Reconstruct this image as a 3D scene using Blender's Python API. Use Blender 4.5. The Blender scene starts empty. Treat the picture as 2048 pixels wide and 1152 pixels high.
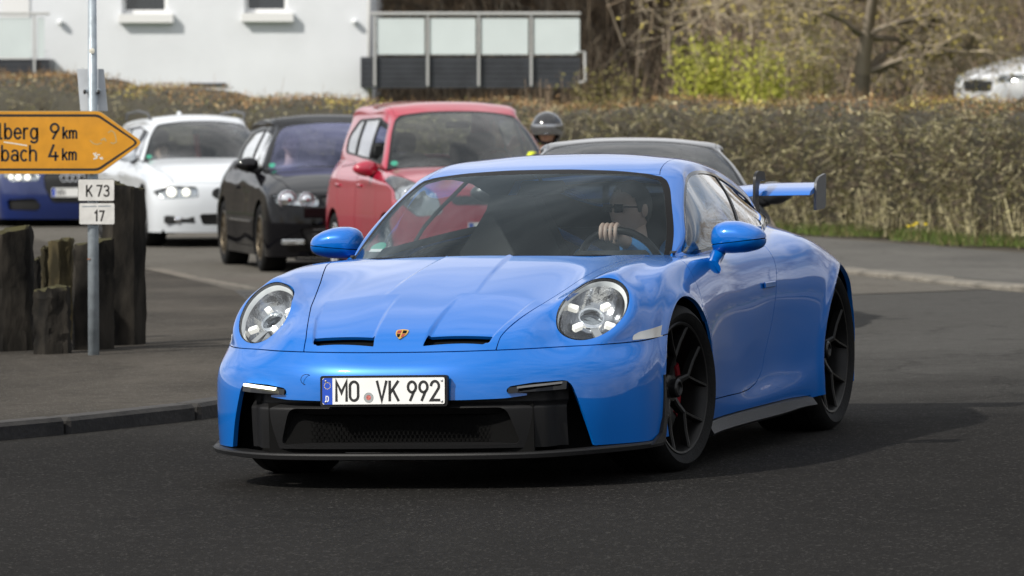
import bpy, bmesh, math, random, time
import numpy as np
from mathutils import Vector, Matrix, Euler
random.seed(7); np.random.seed(7)
SC = bpy.context.scene
# ------------------------------------------------------------------ camera (world: x right, y away, z up)
cd = bpy.data.cameras.new('camera'); CAM = bpy.data.objects.new('camera', cd); SC.collection.objects.link(CAM); SC.camera = CAM
cd.sensor_width = 36; cd.lens = 230.56; cd.clip_start = .5; cd.clip_end = 3000
CAM.location = (0, 0, 1.5367); CAM.rotation_euler = (math.radians(90 - 1.642), 0, 0)
cd.dof.use_dof = True; cd.dof.focus_distance = 26.2; cd.dof.aperture_fstop = 9.5
# ------------------------------------------------------------------ sky with broken cloud, one sun
SUN_DIR = Vector((-.70, -.48, .72)).normalized()          # towards the sun
w = bpy.data.worlds.new('World'); SC.world = w; w.use_nodes = True; nt = w.node_tree; bg = nt.nodes['Background']
sky = nt.nodes.new('ShaderNodeTexSky'); sky.sky_type = 'NISHITA'; sky.sun_disc = False
sky.sun_elevation = math.asin(SUN_DIR.z); sky.sun_rotation = math.atan2(SUN_DIR.x, SUN_DIR.y); sky.dust_density = 2.0; sky.air_density = 1.0
tc = nt.nodes.new('ShaderNodeTexCoord'); mp = nt.nodes.new('ShaderNodeMapping'); mp.inputs['Scale'].default_value = (1, 1, 2.6); nt.links.new(tc.outputs['Generated'], mp.inputs[0])
n1 = nt.nodes.new('ShaderNodeTexNoise'); n1.inputs['Scale'].default_value = 2.2; n1.inputs['Detail'].default_value = 9; n1.inputs['Roughness'].default_value = .58; nt.links.new(mp.outputs[0], n1.inputs['Vector'])
cr = nt.nodes.new('ShaderNodeValToRGB'); cr.color_ramp.elements[0].position = .32; cr.color_ramp.elements[1].position = .50; nt.links.new(n1.outputs[0], cr.inputs[0])
n2 = nt.nodes.new('ShaderNodeTexNoise'); n2.inputs['Scale'].default_value = 5; n2.inputs['Detail'].default_value = 6; nt.links.new(mp.outputs[0], n2.inputs['Vector'])
cc = nt.nodes.new('ShaderNodeValToRGB'); cc.color_ramp.elements[0].position = .3; cc.color_ramp.elements[0].color = (5.8, 6.1, 6.5, 1); cc.color_ramp.elements[1].position = .7; cc.color_ramp.elements[1].color = (11, 11, 11.1, 1); nt.links.new(n2.outputs[0], cc.inputs[0])
mx = nt.nodes.new('ShaderNodeMixRGB'); nt.links.new(cr.outputs[0], mx.inputs[0]); nt.links.new(sky.outputs[0], mx.inputs[1]); nt.links.new(cc.outputs[0], mx.inputs[2]); nt.links.new(mx.outputs[0], bg.inputs[0]); bg.inputs[1].default_value = .10
sd_ = bpy.data.lights.new('sun', 'SUN'); sd_.energy = 4.2; sd_.angle = math.radians(1.5); sd_.color = (1, .95, .87)
so = bpy.data.objects.new('sun', sd_); SC.collection.objects.link(so); so.rotation_euler = (-SUN_DIR).to_track_quat('-Z', 'Y').to_euler(); so.location = (-20, 30, 30)
SC.view_settings.view_transform = 'Standard'; SC.view_settings.look = 'None'; SC.view_settings.exposure = .20; SC.view_settings.gamma = 1; SC.view_settings.use_curve_mapping = False
SC.render.engine = 'CYCLES'; SC.cycles.max_bounces = 8; SC.cycles.transparent_max_bounces = 16; SC.cycles.use_denoising = True
SC.cycles.caustics_reflective = False; SC.cycles.caustics_refractive = False
CAR_M = Matrix(((.949839, .31165, -.026066, -.14692), (-.312059, .949969, -.013326, 27.05831), (.020609, .020792, .999571, 0), (0, 0, 0, 1)))
# ------------------------------------------------------------------ surface engine
def nspline(k, P, t):
    """natural cubic spline through P (n, d) at knots k, evaluated at t"""
    k = np.asarray(k, float); P = np.asarray(P, float); n = len(k)
    h = np.diff(k); A = np.zeros((n, n)); B = np.zeros((n,) + P.shape[1:])
    A[0, 0] = A[-1, -1] = 1
    for i in range(1, n - 1):
        A[i, i - 1] = h[i - 1]; A[i, i] = 2 * (h[i - 1] + h[i]); A[i, i + 1] = h[i]
        B[i] = 6 * ((P[i + 1] - P[i]) / h[i] - (P[i] - P[i - 1]) / h[i - 1])
    M = np.linalg.solve(A, B.reshape(n, -1)).reshape(B.shape)
    t = np.clip(np.asarray(t, float), k[0], k[-1])
    i = np.clip(np.searchsorted(k, t, side='right') - 1, 0, n - 2)
    sh = (-1,) + (1,) * (P.ndim - 1)
    a = ((k[i + 1] - t) / h[i]).reshape(sh); b = 1 - a; hh = (h[i] ** 2).reshape(sh)
    return a * P[i] + b * P[i + 1] + ((a ** 3 - a) * M[i] + (b ** 3 - b) * M[i + 1]) * hh / 6

def chord(net):
    """shared knots along axis 0 of a (n, m, 3) net"""
    d = np.linalg.norm(np.diff(net, axis=0), axis=2)
    d = np.sqrt(d.mean(axis=1) + 1e-4)
    return np.concatenate([[0], np.cumsum(d)])

def curve(pts, n, closed=False):
    P = np.asarray(pts, float)
    if closed:
        m = len(P); Q = np.concatenate([P[-3:], P, P[:4]])
        k = np.concatenate([[0], np.cumsum(np.sqrt(np.linalg.norm(np.diff(Q, axis=0), axis=1)) + 1e-6)])
        return nspline(k, Q, np.linspace(k[3], k[3 + m], n, endpoint=False))
    k = np.concatenate([[0], np.cumsum(np.sqrt(np.linalg.norm(np.diff(P, axis=0), axis=1)) + 1e-6)])
    return nspline(k, P, np.linspace(0, k[-1], n))

def rpoly(pts, r=0.02, n=6):
    """polygon with its corners rounded (2-D)"""
    P = [np.array(p[:2], float) for p in pts]; R = [p[2] if len(p) > 2 else r for p in pts]; out = []
    for i, p in enumerate(P):
        a, b = P[i - 1], P[(i + 1) % len(P)]
        da, db = a - p, b - p; la, lb = np.linalg.norm(da), np.linalg.norm(db)
        q = min(R[i], la * .49, lb * .49)
        s, e = p + da / la * q, p + db / lb * q
        for t in np.linspace(0, 1, n): out.append((1 - t) ** 2 * s + 2 * t * (1 - t) * p + t * t * e)
    return np.array(out)

def sdpoly(Q, poly):
    """signed distance of points Q (n,2) to a closed polygon, positive inside"""
    A = np.asarray(poly, float); B = np.roll(A, -1, axis=0); Q = np.asarray(Q, float)
    best = np.full(len(Q), 1e9); ins = np.zeros(len(Q), bool)
    for a, b in zip(A, B):
        e = b - a; w = Q - a
        t = np.clip((w @ e) / max(e @ e, 1e-12), 0, 1)
        d = np.hypot(*(w - t[:, None] * e).T); best = np.minimum(best, d)
        c = ((a[1] <= Q[:, 1]) & (b[1] > Q[:, 1])) | ((b[1] <= Q[:, 1]) & (a[1] > Q[:, 1]))
        if c.any():
            x = a[0] + (Q[:, 1] - a[1]) / (e[1] if e[1] else 1e-12) * e[0]
            ins ^= c & (Q[:, 0] < x)
    return np.where(ins, best, -best)

def sdline(Q, pts):
    """distance of points Q (n,2) to an open polyline"""
    A = np.asarray(pts, float); best = np.full(len(Q), 1e9)
    for a, b in zip(A[:-1], A[1:]):
        e = b - a; w = Q - a; t = np.clip((w @ e) / max(e @ e, 1e-12), 0, 1)
        best = np.minimum(best, np.hypot(*(w - t[:, None] * e).T))
    return best

class Sheet:
    """a polygon soup with vertex normals that can be cut along any scalar field"""
    def __init__(s, V, N, F, U=None):
        s.V, s.N, s.F = np.asarray(V, float), np.asarray(N, float), F
        s.U = np.zeros((len(s.V), 2)) if U is None else U
    @staticmethod
    def grid(net, nu, nv, mirror_u=False, mirror_v_end=False, ku=None, kv=None):
        """spline surface through a (n, m, 3) control net; integer (u, v) params kept in U"""
        net = np.asarray(net, float); n, m = net.shape[:2]; M = np.array([-1, 1, 1])
        P = net; o = 0
        if mirror_u: P = np.concatenate([(net[1:4] * M)[::-1], net]); o = 3; P = np.concatenate([P, (net[-4:-1] * M)[::-1]]) if mirror_u == 2 else P
        k = chord(P); kk = k[o:o + n]
        tu = np.interp(np.linspace(0, n - 1, nu), np.arange(n), kk) if ku is None else np.interp(ku, np.arange(n), kk)
        S = nspline(k, P, tu)
        P = S.transpose(1, 0, 2)
        if mirror_v_end: P = np.concatenate([P, (P[-4:-1] * M)[::-1]])
        k = chord(P); kk = k[:m]
        tv = np.interp(np.linspace(0, m - 1, nv), np.arange(m), kk) if kv is None else np.interp(kv, np.arange(m), kk)
        S = nspline(k, P, tv).transpose(1, 0, 2)
        a, b = S.shape[:2]
        uu = np.linspace(0, n - 1, nu) if ku is None else np.asarray(ku); vv = np.linspace(0, m - 1, nv) if kv is None else np.asarray(kv)
        U = np.stack(np.meshgrid(uu, vv, indexing='ij'), -1).reshape(-1, 2)
        idx = np.arange(a * b).reshape(a, b)
        F = np.stack([idx[:-1, :-1], idx[1:, :-1], idx[1:, 1:], idx[:-1, 1:]], -1).reshape(-1, 4)
        sh = Sheet(S.reshape(-1, 3), np.zeros((a * b, 3)), [tuple(f) for f in F], U)
        sh.renorm(); return sh
    def renorm(s):
        N = np.zeros_like(s.V); Q = [f for f in s.F if len(f) == 4]
        F = np.array([(f + f[-1:])[:4] if len(f) == 3 else f[:4] for f in s.F])
        n = np.cross(s.V[F[:, 2]] - s.V[F[:, 0]], s.V[F[:, 3]] - s.V[F[:, 1]])
        for i in range(4): np.add.at(N, F[:, i], n)
        s.N = N / (np.linalg.norm(N, axis=1, keepdims=True) + 1e-12)
        return s
    def flip(s):
        return Sheet(s.V, -s.N, [f[::-1] for f in s.F], s.U)
    def cut(s, f):
        """keep the side where field f (per vertex) is positive"""
        f = np.asarray(f, float); f = np.where(np.abs(f) < 1e-6, 1e-6, f); pos = f > 0
        V, N, U = [list(x) for x in (s.V, s.N, s.U)]; out = []; new = {}
        def mid(a, b):
            k = (a, b) if a < b else (b, a)
            if k not in new:
                t = f[a] / (f[a] - f[b]); new[k] = len(V)
                V.append(s.V[a] + t * (s.V[b] - s.V[a])); N.append(s.N[a] + t * (s.N[b] - s.N[a])); U.append(s.U[a] + t * (s.U[b] - s.U[a]))
            return new[k]
        for F in s.F:
            p = [pos[i] for i in F]
            if all(p): out.append(F); continue
            if not any(p): continue
            g = []
            for i in range(len(F)):
                a, b = F[i], F[(i + 1) % len(F)]
                if pos[a]: g.append(a)
                if pos[a] != pos[b]: g.append(mid(a, b))
            if len(g) > 2: out.append(tuple(g))
        return Sheet(np.array(V), np.array(N), out, np.array(U)).clean()
    def clean(s):
        used = sorted({i for f in s.F for i in f}); m = {j: i for i, j in enumerate(used)}
        if not used: return Sheet(np.zeros((0, 3)), np.zeros((0, 3)), [], np.zeros((0, 2)))
        return Sheet(s.V[used], s.N[used], [tuple(m[i] for i in f) for f in s.F], s.U[used])
    def split(s, f, gap=0.0):
        return s.cut(f - gap), s.cut(-f - gap)
    def mirror(s):
        M = np.array([-1, 1, 1]); return Sheet(s.V * M, s.N * M, [f[::-1] for f in s.F], s.U)
    def join(s, o):
        n = len(s.V)
        return Sheet(np.concatenate([s.V, o.V]), np.concatenate([s.N, o.N]), list(s.F) + [tuple(i + n for i in f) for f in o.F], np.concatenate([s.U, o.U]))
    def offset(s, d):
        return Sheet(s.V + s.N * d, s.N, s.F, s.U)
    def both(s):
        """the sheet and its mirror image welded on x = 0"""
        return s.join(s.mirror()).weld()
    def weld(s, tol=1e-5):
        key = {}; m = []
        for i, v in enumerate(np.round(s.V / tol).astype(np.int64)):
            k = tuple(v); m.append(key.setdefault(k, i))
        F = []
        for f in s.F:
            g = []
            for i in f:
                j = m[i]
                if not g or g[-1] != j: g.append(j)
            if len(g) > 1 and g[0] == g[-1]: g.pop()
            if len(set(g)) > 2: F.append(tuple(g))
        return Sheet(s.V, s.N, F, s.U).clean()
    def border(s):
        c = {}
        for f in s.F:
            for i in range(len(f)):
                a, b = f[i], f[(i + 1) % len(f)]
                k = (a, b) if a < b else (b, a)
                c[k] = None if k in c else (a, b)
        return [e for e in c.values() if e]
    def rim(s, depth=0.01, skip=None):
        """walls turned inward along the open edges, so panels read as sheet metal with depth"""
        V = list(s.V); N = list(s.N); U = list(s.U); F = list(s.F); m = {}
        def dup(i):
            if i not in m:
                m[i] = (len(V), len(V) + 1)
                V.append(s.V[i]); V.append(s.V[i] - s.N[i] / (np.linalg.norm(s.N[i]) + 1e-9) * depth); N.extend([s.N[i]] * 2); U.extend([s.U[i]] * 2)
            return m[i]
        for a, b in s.border():
            if abs(s.V[a][0]) < 1e-5 and abs(s.V[b][0]) < 1e-5: continue
            if skip is not None and skip(s.V[a], s.V[b]): continue
            (a0, a1), (b0, b1) = dup(a), dup(b); F.append((b0, a0, a1, b1))
        return Sheet(np.array(V), np.array(N), F, np.array(U))

def mesh_obj(name, V, F, mat, parent=None, smooth=True, mats=None, fm=None):
    me = bpy.data.meshes.new(name); me.from_pydata([tuple(map(float, v)) for v in V], [], [tuple(int(i) for i in f) for f in F])
    if mats:
        for m_ in mats: me.materials.append(m_)
        me.polygons.foreach_set('material_index', fm)
    elif mat: me.materials.append(mat)
    if smooth: me.polygons.foreach_set('use_smooth', [True] * len(me.polygons))
    me.update()
    o = bpy.data.objects.new(name, me); bpy.context.scene.collection.objects.link(o)
    if parent: o.parent = parent
    return o
def sobj(name, sh, mat, parent=None, smooth=True): return mesh_obj(name, sh.V, sh.F, mat, parent, smooth)
# ------------------------------------------------------------------ materials
MAT = {}
def pbr(name, col, rough=.5, metal=0.0, coat=0.0, emit=None, es=0.0, noise=0.0, nscale=8.0, bump=0.0, bscale=60.0, spec=.5, coat_rough=.03, trans=0.0):
    m = bpy.data.materials.new(name); m.use_nodes = True; nt = m.node_tree; b = nt.nodes['Principled BSDF']
    b.inputs['Base Color'].default_value = (*col, 1); b.inputs['Roughness'].default_value = rough; b.inputs['Metallic'].default_value = metal
    b.inputs['Coat Weight'].default_value = coat; b.inputs['Coat Roughness'].default_value = coat_rough; b.inputs['Specular IOR Level'].default_value = spec
    b.inputs['Transmission Weight'].default_value = trans
    if emit: b.inputs['Emission Color'].default_value = (*emit, 1); b.inputs['Emission Strength'].default_value = es
    tc = nt.nodes.new('ShaderNodeTexCoord')
    if noise:
        n = nt.nodes.new('ShaderNodeTexNoise'); n.inputs['Scale'].default_value = nscale; n.inputs['Detail'].default_value = 6; nt.links.new(tc.outputs['Object'], n.inputs['Vector'])
        r = nt.nodes.new('ShaderNodeMapRange'); r.inputs['From Min'].default_value = .3; r.inputs['From Max'].default_value = .7; r.inputs['To Min'].default_value = 1 - noise; r.inputs['To Max'].default_value = 1 + noise
        nt.links.new(n.outputs[0], r.inputs[0]); h = nt.nodes.new('ShaderNodeHueSaturation'); h.inputs['Color'].default_value = (*col, 1); nt.links.new(r.outputs[0], h.inputs['Value']); nt.links.new(h.outputs[0], b.inputs['Base Color'])
    if bump:
        n = nt.nodes.new('ShaderNodeTexNoise'); n.inputs['Scale'].default_value = bscale; n.inputs['Detail'].default_value = 5; nt.links.new(tc.outputs['Object'], n.inputs['Vector'])
        bp = nt.nodes.new('ShaderNodeBump'); bp.inputs['Strength'].default_value = bump; bp.inputs['Distance'].default_value = .01; nt.links.new(n.outputs[0], bp.inputs['Height']); nt.links.new(bp.outputs[0], b.inputs['Normal'])
    MAT[name] = m; return m
def glassy(name, tint, ior=1.5, boost=1.0, gcol=(1, 1, 1), haze=0.0):
    m = bpy.data.materials.new(name); m.use_nodes = True; nt = m.node_tree; nt.nodes.remove(nt.nodes['Principled BSDF']); out = nt.nodes['Material Output']
    t = nt.nodes.new('ShaderNodeBsdfTransparent'); t.inputs[0].default_value = (*tint, 1); g = nt.nodes.new('ShaderNodeBsdfGlossy'); g.inputs['Roughness'].default_value = .01; g.inputs[0].default_value = (*gcol, 1)
    # Schlick reflectance of a thin pane, the same from either side
    ge = nt.nodes.new('ShaderNodeNewGeometry'); dt = nt.nodes.new('ShaderNodeVectorMath'); dt.operation = 'DOT_PRODUCT'; nt.links.new(ge.outputs['Normal'], dt.inputs[0]); nt.links.new(ge.outputs['Incoming'], dt.inputs[1])
    def mth(op, a, b, clamp=False):
        q = nt.nodes.new('ShaderNodeMath'); q.operation = op; q.use_clamp = clamp
        for i, v in enumerate((a, b)):
            if v is None: continue
            if isinstance(v, (int, float)): q.inputs[i].default_value = v
            else: nt.links.new(v, q.inputs[i])
        return q.outputs[0]
    F0 = ((ior - 1) / (ior + 1)) ** 2; c5 = mth('POWER', mth('SUBTRACT', 1.0, mth('ABSOLUTE', dt.outputs['Value'], None)), 5.0)
    fr = mth('MULTIPLY', mth('ADD', mth('MULTIPLY', c5, 1 - F0), F0), boost, True)
    mx = nt.nodes.new('ShaderNodeMixShader'); nt.links.new(fr, mx.inputs[0]); nt.links.new(t.outputs[0], mx.inputs[1]); nt.links.new(g.outputs[0], mx.inputs[2]); last = mx
    if haze:
        d = nt.nodes.new('ShaderNodeBsdfDiffuse'); d.inputs[0].default_value = (.6, .65, .65, 1); m2 = nt.nodes.new('ShaderNodeMixShader'); m2.inputs[0].default_value = haze; nt.links.new(mx.outputs[0], m2.inputs[1]); nt.links.new(d.outputs[0], m2.inputs[2]); last = m2
    nt.links.new(last.outputs[0], out.inputs[0]); MAT[name] = m; return m
pbr('paint_blue', (.0001, .116, .455), .32, .12, 1.0, noise=.03, nscale=900, spec=.12); MAT['paint_blue'].node_tree.nodes['Principled BSDF'].inputs['Coat IOR'].default_value = 1.5
pbr('cage_blue', (.006, .16, .62), .35); pbr('black_plastic', (.0065, .0065, .007), .5, spec=.25, bump=.15, bscale=400); pbr('trim_black', (.006, .006, .0065), .4, spec=.3)
pbr('gloss_black', (.005, .005, .0055), .15, coat=.7, spec=.1); pbr('void', (.004, .004, .004), .9, spec=.1); pbr('satin_black', (.008, .008, .0085), .35, spec=.35, bump=.05); pbr('satin_grey', (.075, .078, .082), .45)
pbr('rim_black', (.0055, .0055, .0055), .36, .0, spec=.22); pbr('tyre', (.0065, .0065, .0065), .75, spec=.15, noise=.25, nscale=20, bump=.25, bscale=90); pbr('steel_dark', (.10, .10, .10), .4, .9)
pbr('caliper_red', (.20, .005, .012), .45); pbr('chrome', (.75, .76, .78), .06, 1.0); pbr('reflector', (.42, .43, .45), .16, 1.0, bump=.4, bscale=30); pbr('alu', (.42, .43, .44), .38, .8)
pbr('lamp_white', (.72, .74, .75), .25, coat=.5); pbr('lamp_led', (.7, .7, .68), .2, .2, emit=(1, .96, .86), es=.55); glassy('lamp_glass', (.93, .95, .95), 1.45, 1.0)
pbr('marker', (.50, .50, .48), .2, .3, coat=1.0); pbr('drl_on', (.9, .9, .8), .3, emit=(1, .98, .72), es=2.2); pbr('drl_off', (.10, .10, .10), .2, coat=1)
pbr('gold', (.70, .42, .10), .3, .7); pbr('dark_red', (.25, .015, .012), .3, coat=.5)
pbr('plate_white', (.72, .72, .70), .4, noise=.03, nscale=30); pbr('plate_black', (.012, .012, .012), .4); pbr('plate_blue', (.006, .055, .42), .4); pbr('star_yellow', (.7, .55, .05), .4); pbr('seal_grey', (.35, .37, .37), .4, .5); pbr('seal_red', (.45, .12, .10), .5, noise=.5, nscale=200)
pbr('interior', (.012, .013, .014), .75, noise=.2); pbr('seat', (.016, .017, .019), .7, bump=.2, bscale=200); pbr('sticker_green', (.04, .30, .20), .5)
glassy('glass_dark', (.62, .67, .68), 1.45, .62, gcol=(.80, .93, 1.0), haze=.003); glassy('glass_rear', (.07, .08, .08), 1.5, 1.0); pbr('frit', (.010, .010, .0105), .5, spec=.08); glassy('glass_side', (.80, .83, .83), 1.5, 1.9)
pbr('lip', (.35, .14, .12), .5); pbr('skin_pale', (.55, .39, .32), .5, noise=.08, nscale=20); pbr('skin_warm', (.48, .27, .19), .5, noise=.08, nscale=20)
pbr('hair_grey', (.10, .095, .09), .7, bump=.5, bscale=300); pbr('hair_brown', (.045, .028, .018), .6, bump=.5, bscale=300); pbr('hair_blond', (.26, .18, .09), .6, bump=.5, bscale=300)
pbr('cloth_blue', (.02, .17, .42), .85, bump=.3, bscale=200); pbr('cloth_dark', (.025, .027, .03), .85, bump=.3, bscale=200); pbr('cloth_red', (.42, .02, .02), .8); pbr('hivis', (.62, .72, .03), .7, emit=(.6, .75, .02), es=.0)
pbr('reflector2', (.55, .56, .57), .18, 1.0, bump=.3, bscale=25); pbr('lamp_led2', (.9, .9, .85), .2, emit=(1, .95, .82), es=1.5)
glassy('glass_mid', (.55, .61, .60), 1.5, 1.35, haze=.015); glassy('glass_violet', (.42, .44, .58), 1.5, 2.6, gcol=(.62, .64, 1.0), haze=.02)
pbr('paint_white', (.55, .58, .61), .3, coat=1.0); pbr('paint_black', (.004, .004, .005), .25, coat=.6, spec=.0); pbr('paint_red', (.33, .010, .034), .28, coat=1.0); pbr('paint_navy', (.0015, .012, .085), .28, coat=1.0)
pbr('paint_grey', (.05, .053, .057), .28, .4, coat=1.0); pbr('paint_silver', (.66, .68, .70), .35, .1, coat=1.0)
pbr('wheel_bronze', (.085, .068, .045), .4, .7); pbr('wheel_silver', (.48, .48, .48), .3, .8); pbr('wheel_dark', (.05, .05, .05), .4, .4)
pbr('grille_black', (.006, .006, .006), .5); pbr('mesh_black', (.0028, .0028, .0028), .7, spec=.05); pbr('helmet_black', (.010, .010, .011), .12, coat=1.0); pbr('visor', (.40, .41, .43), .16, .9)
# ------------------------------------------------------------------ small mesh builders
class MB:
    """collects shapes, linked as ONE mesh object"""
    def __init__(s): s.V = []; s.F = []
    def add(s, V, F):
        n = len(s.V); s.V.extend([tuple(map(float, v)) for v in V]); s.F.extend([tuple(int(i) + n for i in f) for f in F]); return s
    def box(s, c, d, rz=0.0, ry=0.0, rx=0.0, b=0.0):
        hx, hy, hz = [q / 2 for q in d]
        R = Euler((rx, ry, rz)).to_matrix()
        if b <= 0:
            V = [Vector((x, y, z)) for x in (-hx, hx) for y in (-hy, hy) for z in (-hz, hz)]
            F = [(0, 1, 3, 2), (4, 6, 7, 5), (0, 4, 5, 1), (2, 3, 7, 6), (0, 2, 6, 4), (1, 5, 7, 3)]
        else:
            V = []; b = min(b, hx * .9, hy * .9, hz * .9)
            for sx in (-1, 1):
                for sy in (-1, 1):
                    for sz in (-1, 1):
                        V += [Vector((sx * hx, sy * (hy - b), sz * (hz - b))), Vector((sx * (hx - b), sy * hy, sz * (hz - b))), Vector((sx * (hx - b), sy * (hy - b), sz * hz))]
            bm = bmesh.new(); vs = [bm.verts.new(v) for v in V]; bmesh.ops.convex_hull(bm, input=vs)
            bmesh.ops.dissolve_limit(bm, angle_limit=.01, verts=bm.verts, edges=bm.edges)
            bm.verts.index_update(); V = [v.co.copy() for v in bm.verts]; F = [tuple(v.index for v in f.verts) for f in bm.faces]; bm.free()
        return s.add([R @ v + Vector(c) for v in V], F)
    def tube(s, pts, r, n=8, caps=True, up=None, sx=1.0):
        P = [Vector(p) for p in pts]; m = len(P); R = r if isinstance(r, (list, tuple, np.ndarray)) else [r] * m; V = []
        prev = None
        for i, p in enumerate(P):
            t = (P[min(i + 1, m - 1)] - P[max(i - 1, 0)]).normalized()
            u = Vector(up) if up else (prev if prev is not None else (Vector((0, 0, 1)) if abs(t.z) < .9 else Vector((1, 0, 0))))
            a = t.cross(u).normalized(); b = a.cross(t).normalized(); prev = b
            for k in range(n):
                q = 2 * math.pi * k / n; V.append(p + (a * math.cos(q) * sx + b * math.sin(q)) * R[i])
        F = [(i * n + k, i * n + (k + 1) % n, (i + 1) * n + (k + 1) % n, (i + 1) * n + k) for i in range(m - 1) for k in range(n)]
        if caps: F += [tuple(range(n))[::-1], tuple((m - 1) * n + k for k in range(n))]
        return s.add(V, F)
    def lathe(s, prof, n=48, axis='x', c=(0, 0, 0), closed=False):
        """prof: (radius, axial) pairs turned round an axis through c"""
        V = []; m = len(prof)
        for k in range(n):
            q = 2 * math.pi * k / n
            for r, a in prof:
                x, y = r * math.cos(q), r * math.sin(q)
                V.append((c[0] + a, c[1] + x, c[2] + y) if axis == 'x' else (c[0] + x, c[1] + a, c[2] + y) if axis == 'y' else (c[0] + x, c[1] + y, c[2] + a))
        mm = m if closed else m - 1
        F = [(k * m + i, ((k + 1) % n) * m + i, ((k + 1) % n) * m + (i + 1) % m, k * m + (i + 1) % m) for k in range(n) for i in range(mm)]
        if axis == 'y': F = [f[::-1] for f in F]
        return s.add(V, F)
    def prism(s, poly, fr, to, frame=None):
        """2-D polygon swept from offset fr to offset to; frame maps (u, v, w) to 3-D"""
        fn = frame or (lambda u, v, w: (u, w, v)); n = len(poly)
        V = [fn(p[0], p[1], fr) for p in poly] + [fn(p[0], p[1], to) for p in poly]
        F = [tuple(range(n))[::-1], tuple(range(n, 2 * n))] + [(i, (i + 1) % n, n + (i + 1) % n, n + i) for i in range(n)]
        return s.add(V, F)
    def ball(s, c, r, nu=16, nv=10, f=None):
        V = []
        for j in range(nv + 1):
            t = math.pi * j / nv
            for k in range(nu):
                q = 2 * math.pi * k / nu; d = [math.sin(t) * math.cos(q), math.sin(t) * math.sin(q), math.cos(t)]
                if f: d = f(d)
                V.append((c[0] + d[0] * r[0], c[1] + d[1] * r[1], c[2] + d[2] * r[2]))
        F = [(j * nu + k, (j + 1) * nu + k, (j + 1) * nu + (k + 1) % nu, j * nu + (k + 1) % nu) for j in range(nv) for k in range(nu)]
        return s.add(V, F)
    def build(s, name, mat, parent=None, smooth=False, fix=True, loc=None):
        me = bpy.data.meshes.new(name); me.from_pydata(s.V, [], s.F); me.materials.append(mat)
        if fix:
            bm = bmesh.new(); bm.from_mesh(me); bmesh.ops.remove_doubles(bm, verts=bm.verts, dist=1e-6); bmesh.ops.recalc_face_normals(bm, faces=bm.faces); bm.to_mesh(me); bm.free()
        if smooth:
            me.polygons.foreach_set('use_smooth', [True] * len(me.polygons))
            if smooth != 'all': me.set_sharp_from_angle(angle=math.radians(smooth if smooth is not True else 35))
        me.update(); o = bpy.data.objects.new(name, me); bpy.context.scene.collection.objects.link(o)
        if parent: o.parent = parent
        if loc: o.location = loc
        return o

def thing(name, label, cat, loc=(0, 0, 0), rz=0.0, group=None, M=None):
    o = bpy.data.objects.new(name, None); bpy.context.scene.collection.objects.link(o); o.empty_display_size = .2
    if M is not None: o.matrix_world = M
    else: o.location = loc; o.rotation_euler = (0, 0, rz)
    return tag(o, label, cat, group)
def tag(o, label=None, cat=None, group=None, kind=None):
    if label: o['label'] = label
    if cat: o['category'] = cat
    if group: o['group'] = group
    if kind: o['kind'] = kind
    return o
def copy_of(o, parent=None, name=None):
    c = o.copy(); bpy.context.scene.collection.objects.link(c)
    if parent is not None: c.parent = parent
    for ch in list(o.children): copy_of(ch, c)
    return c

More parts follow.
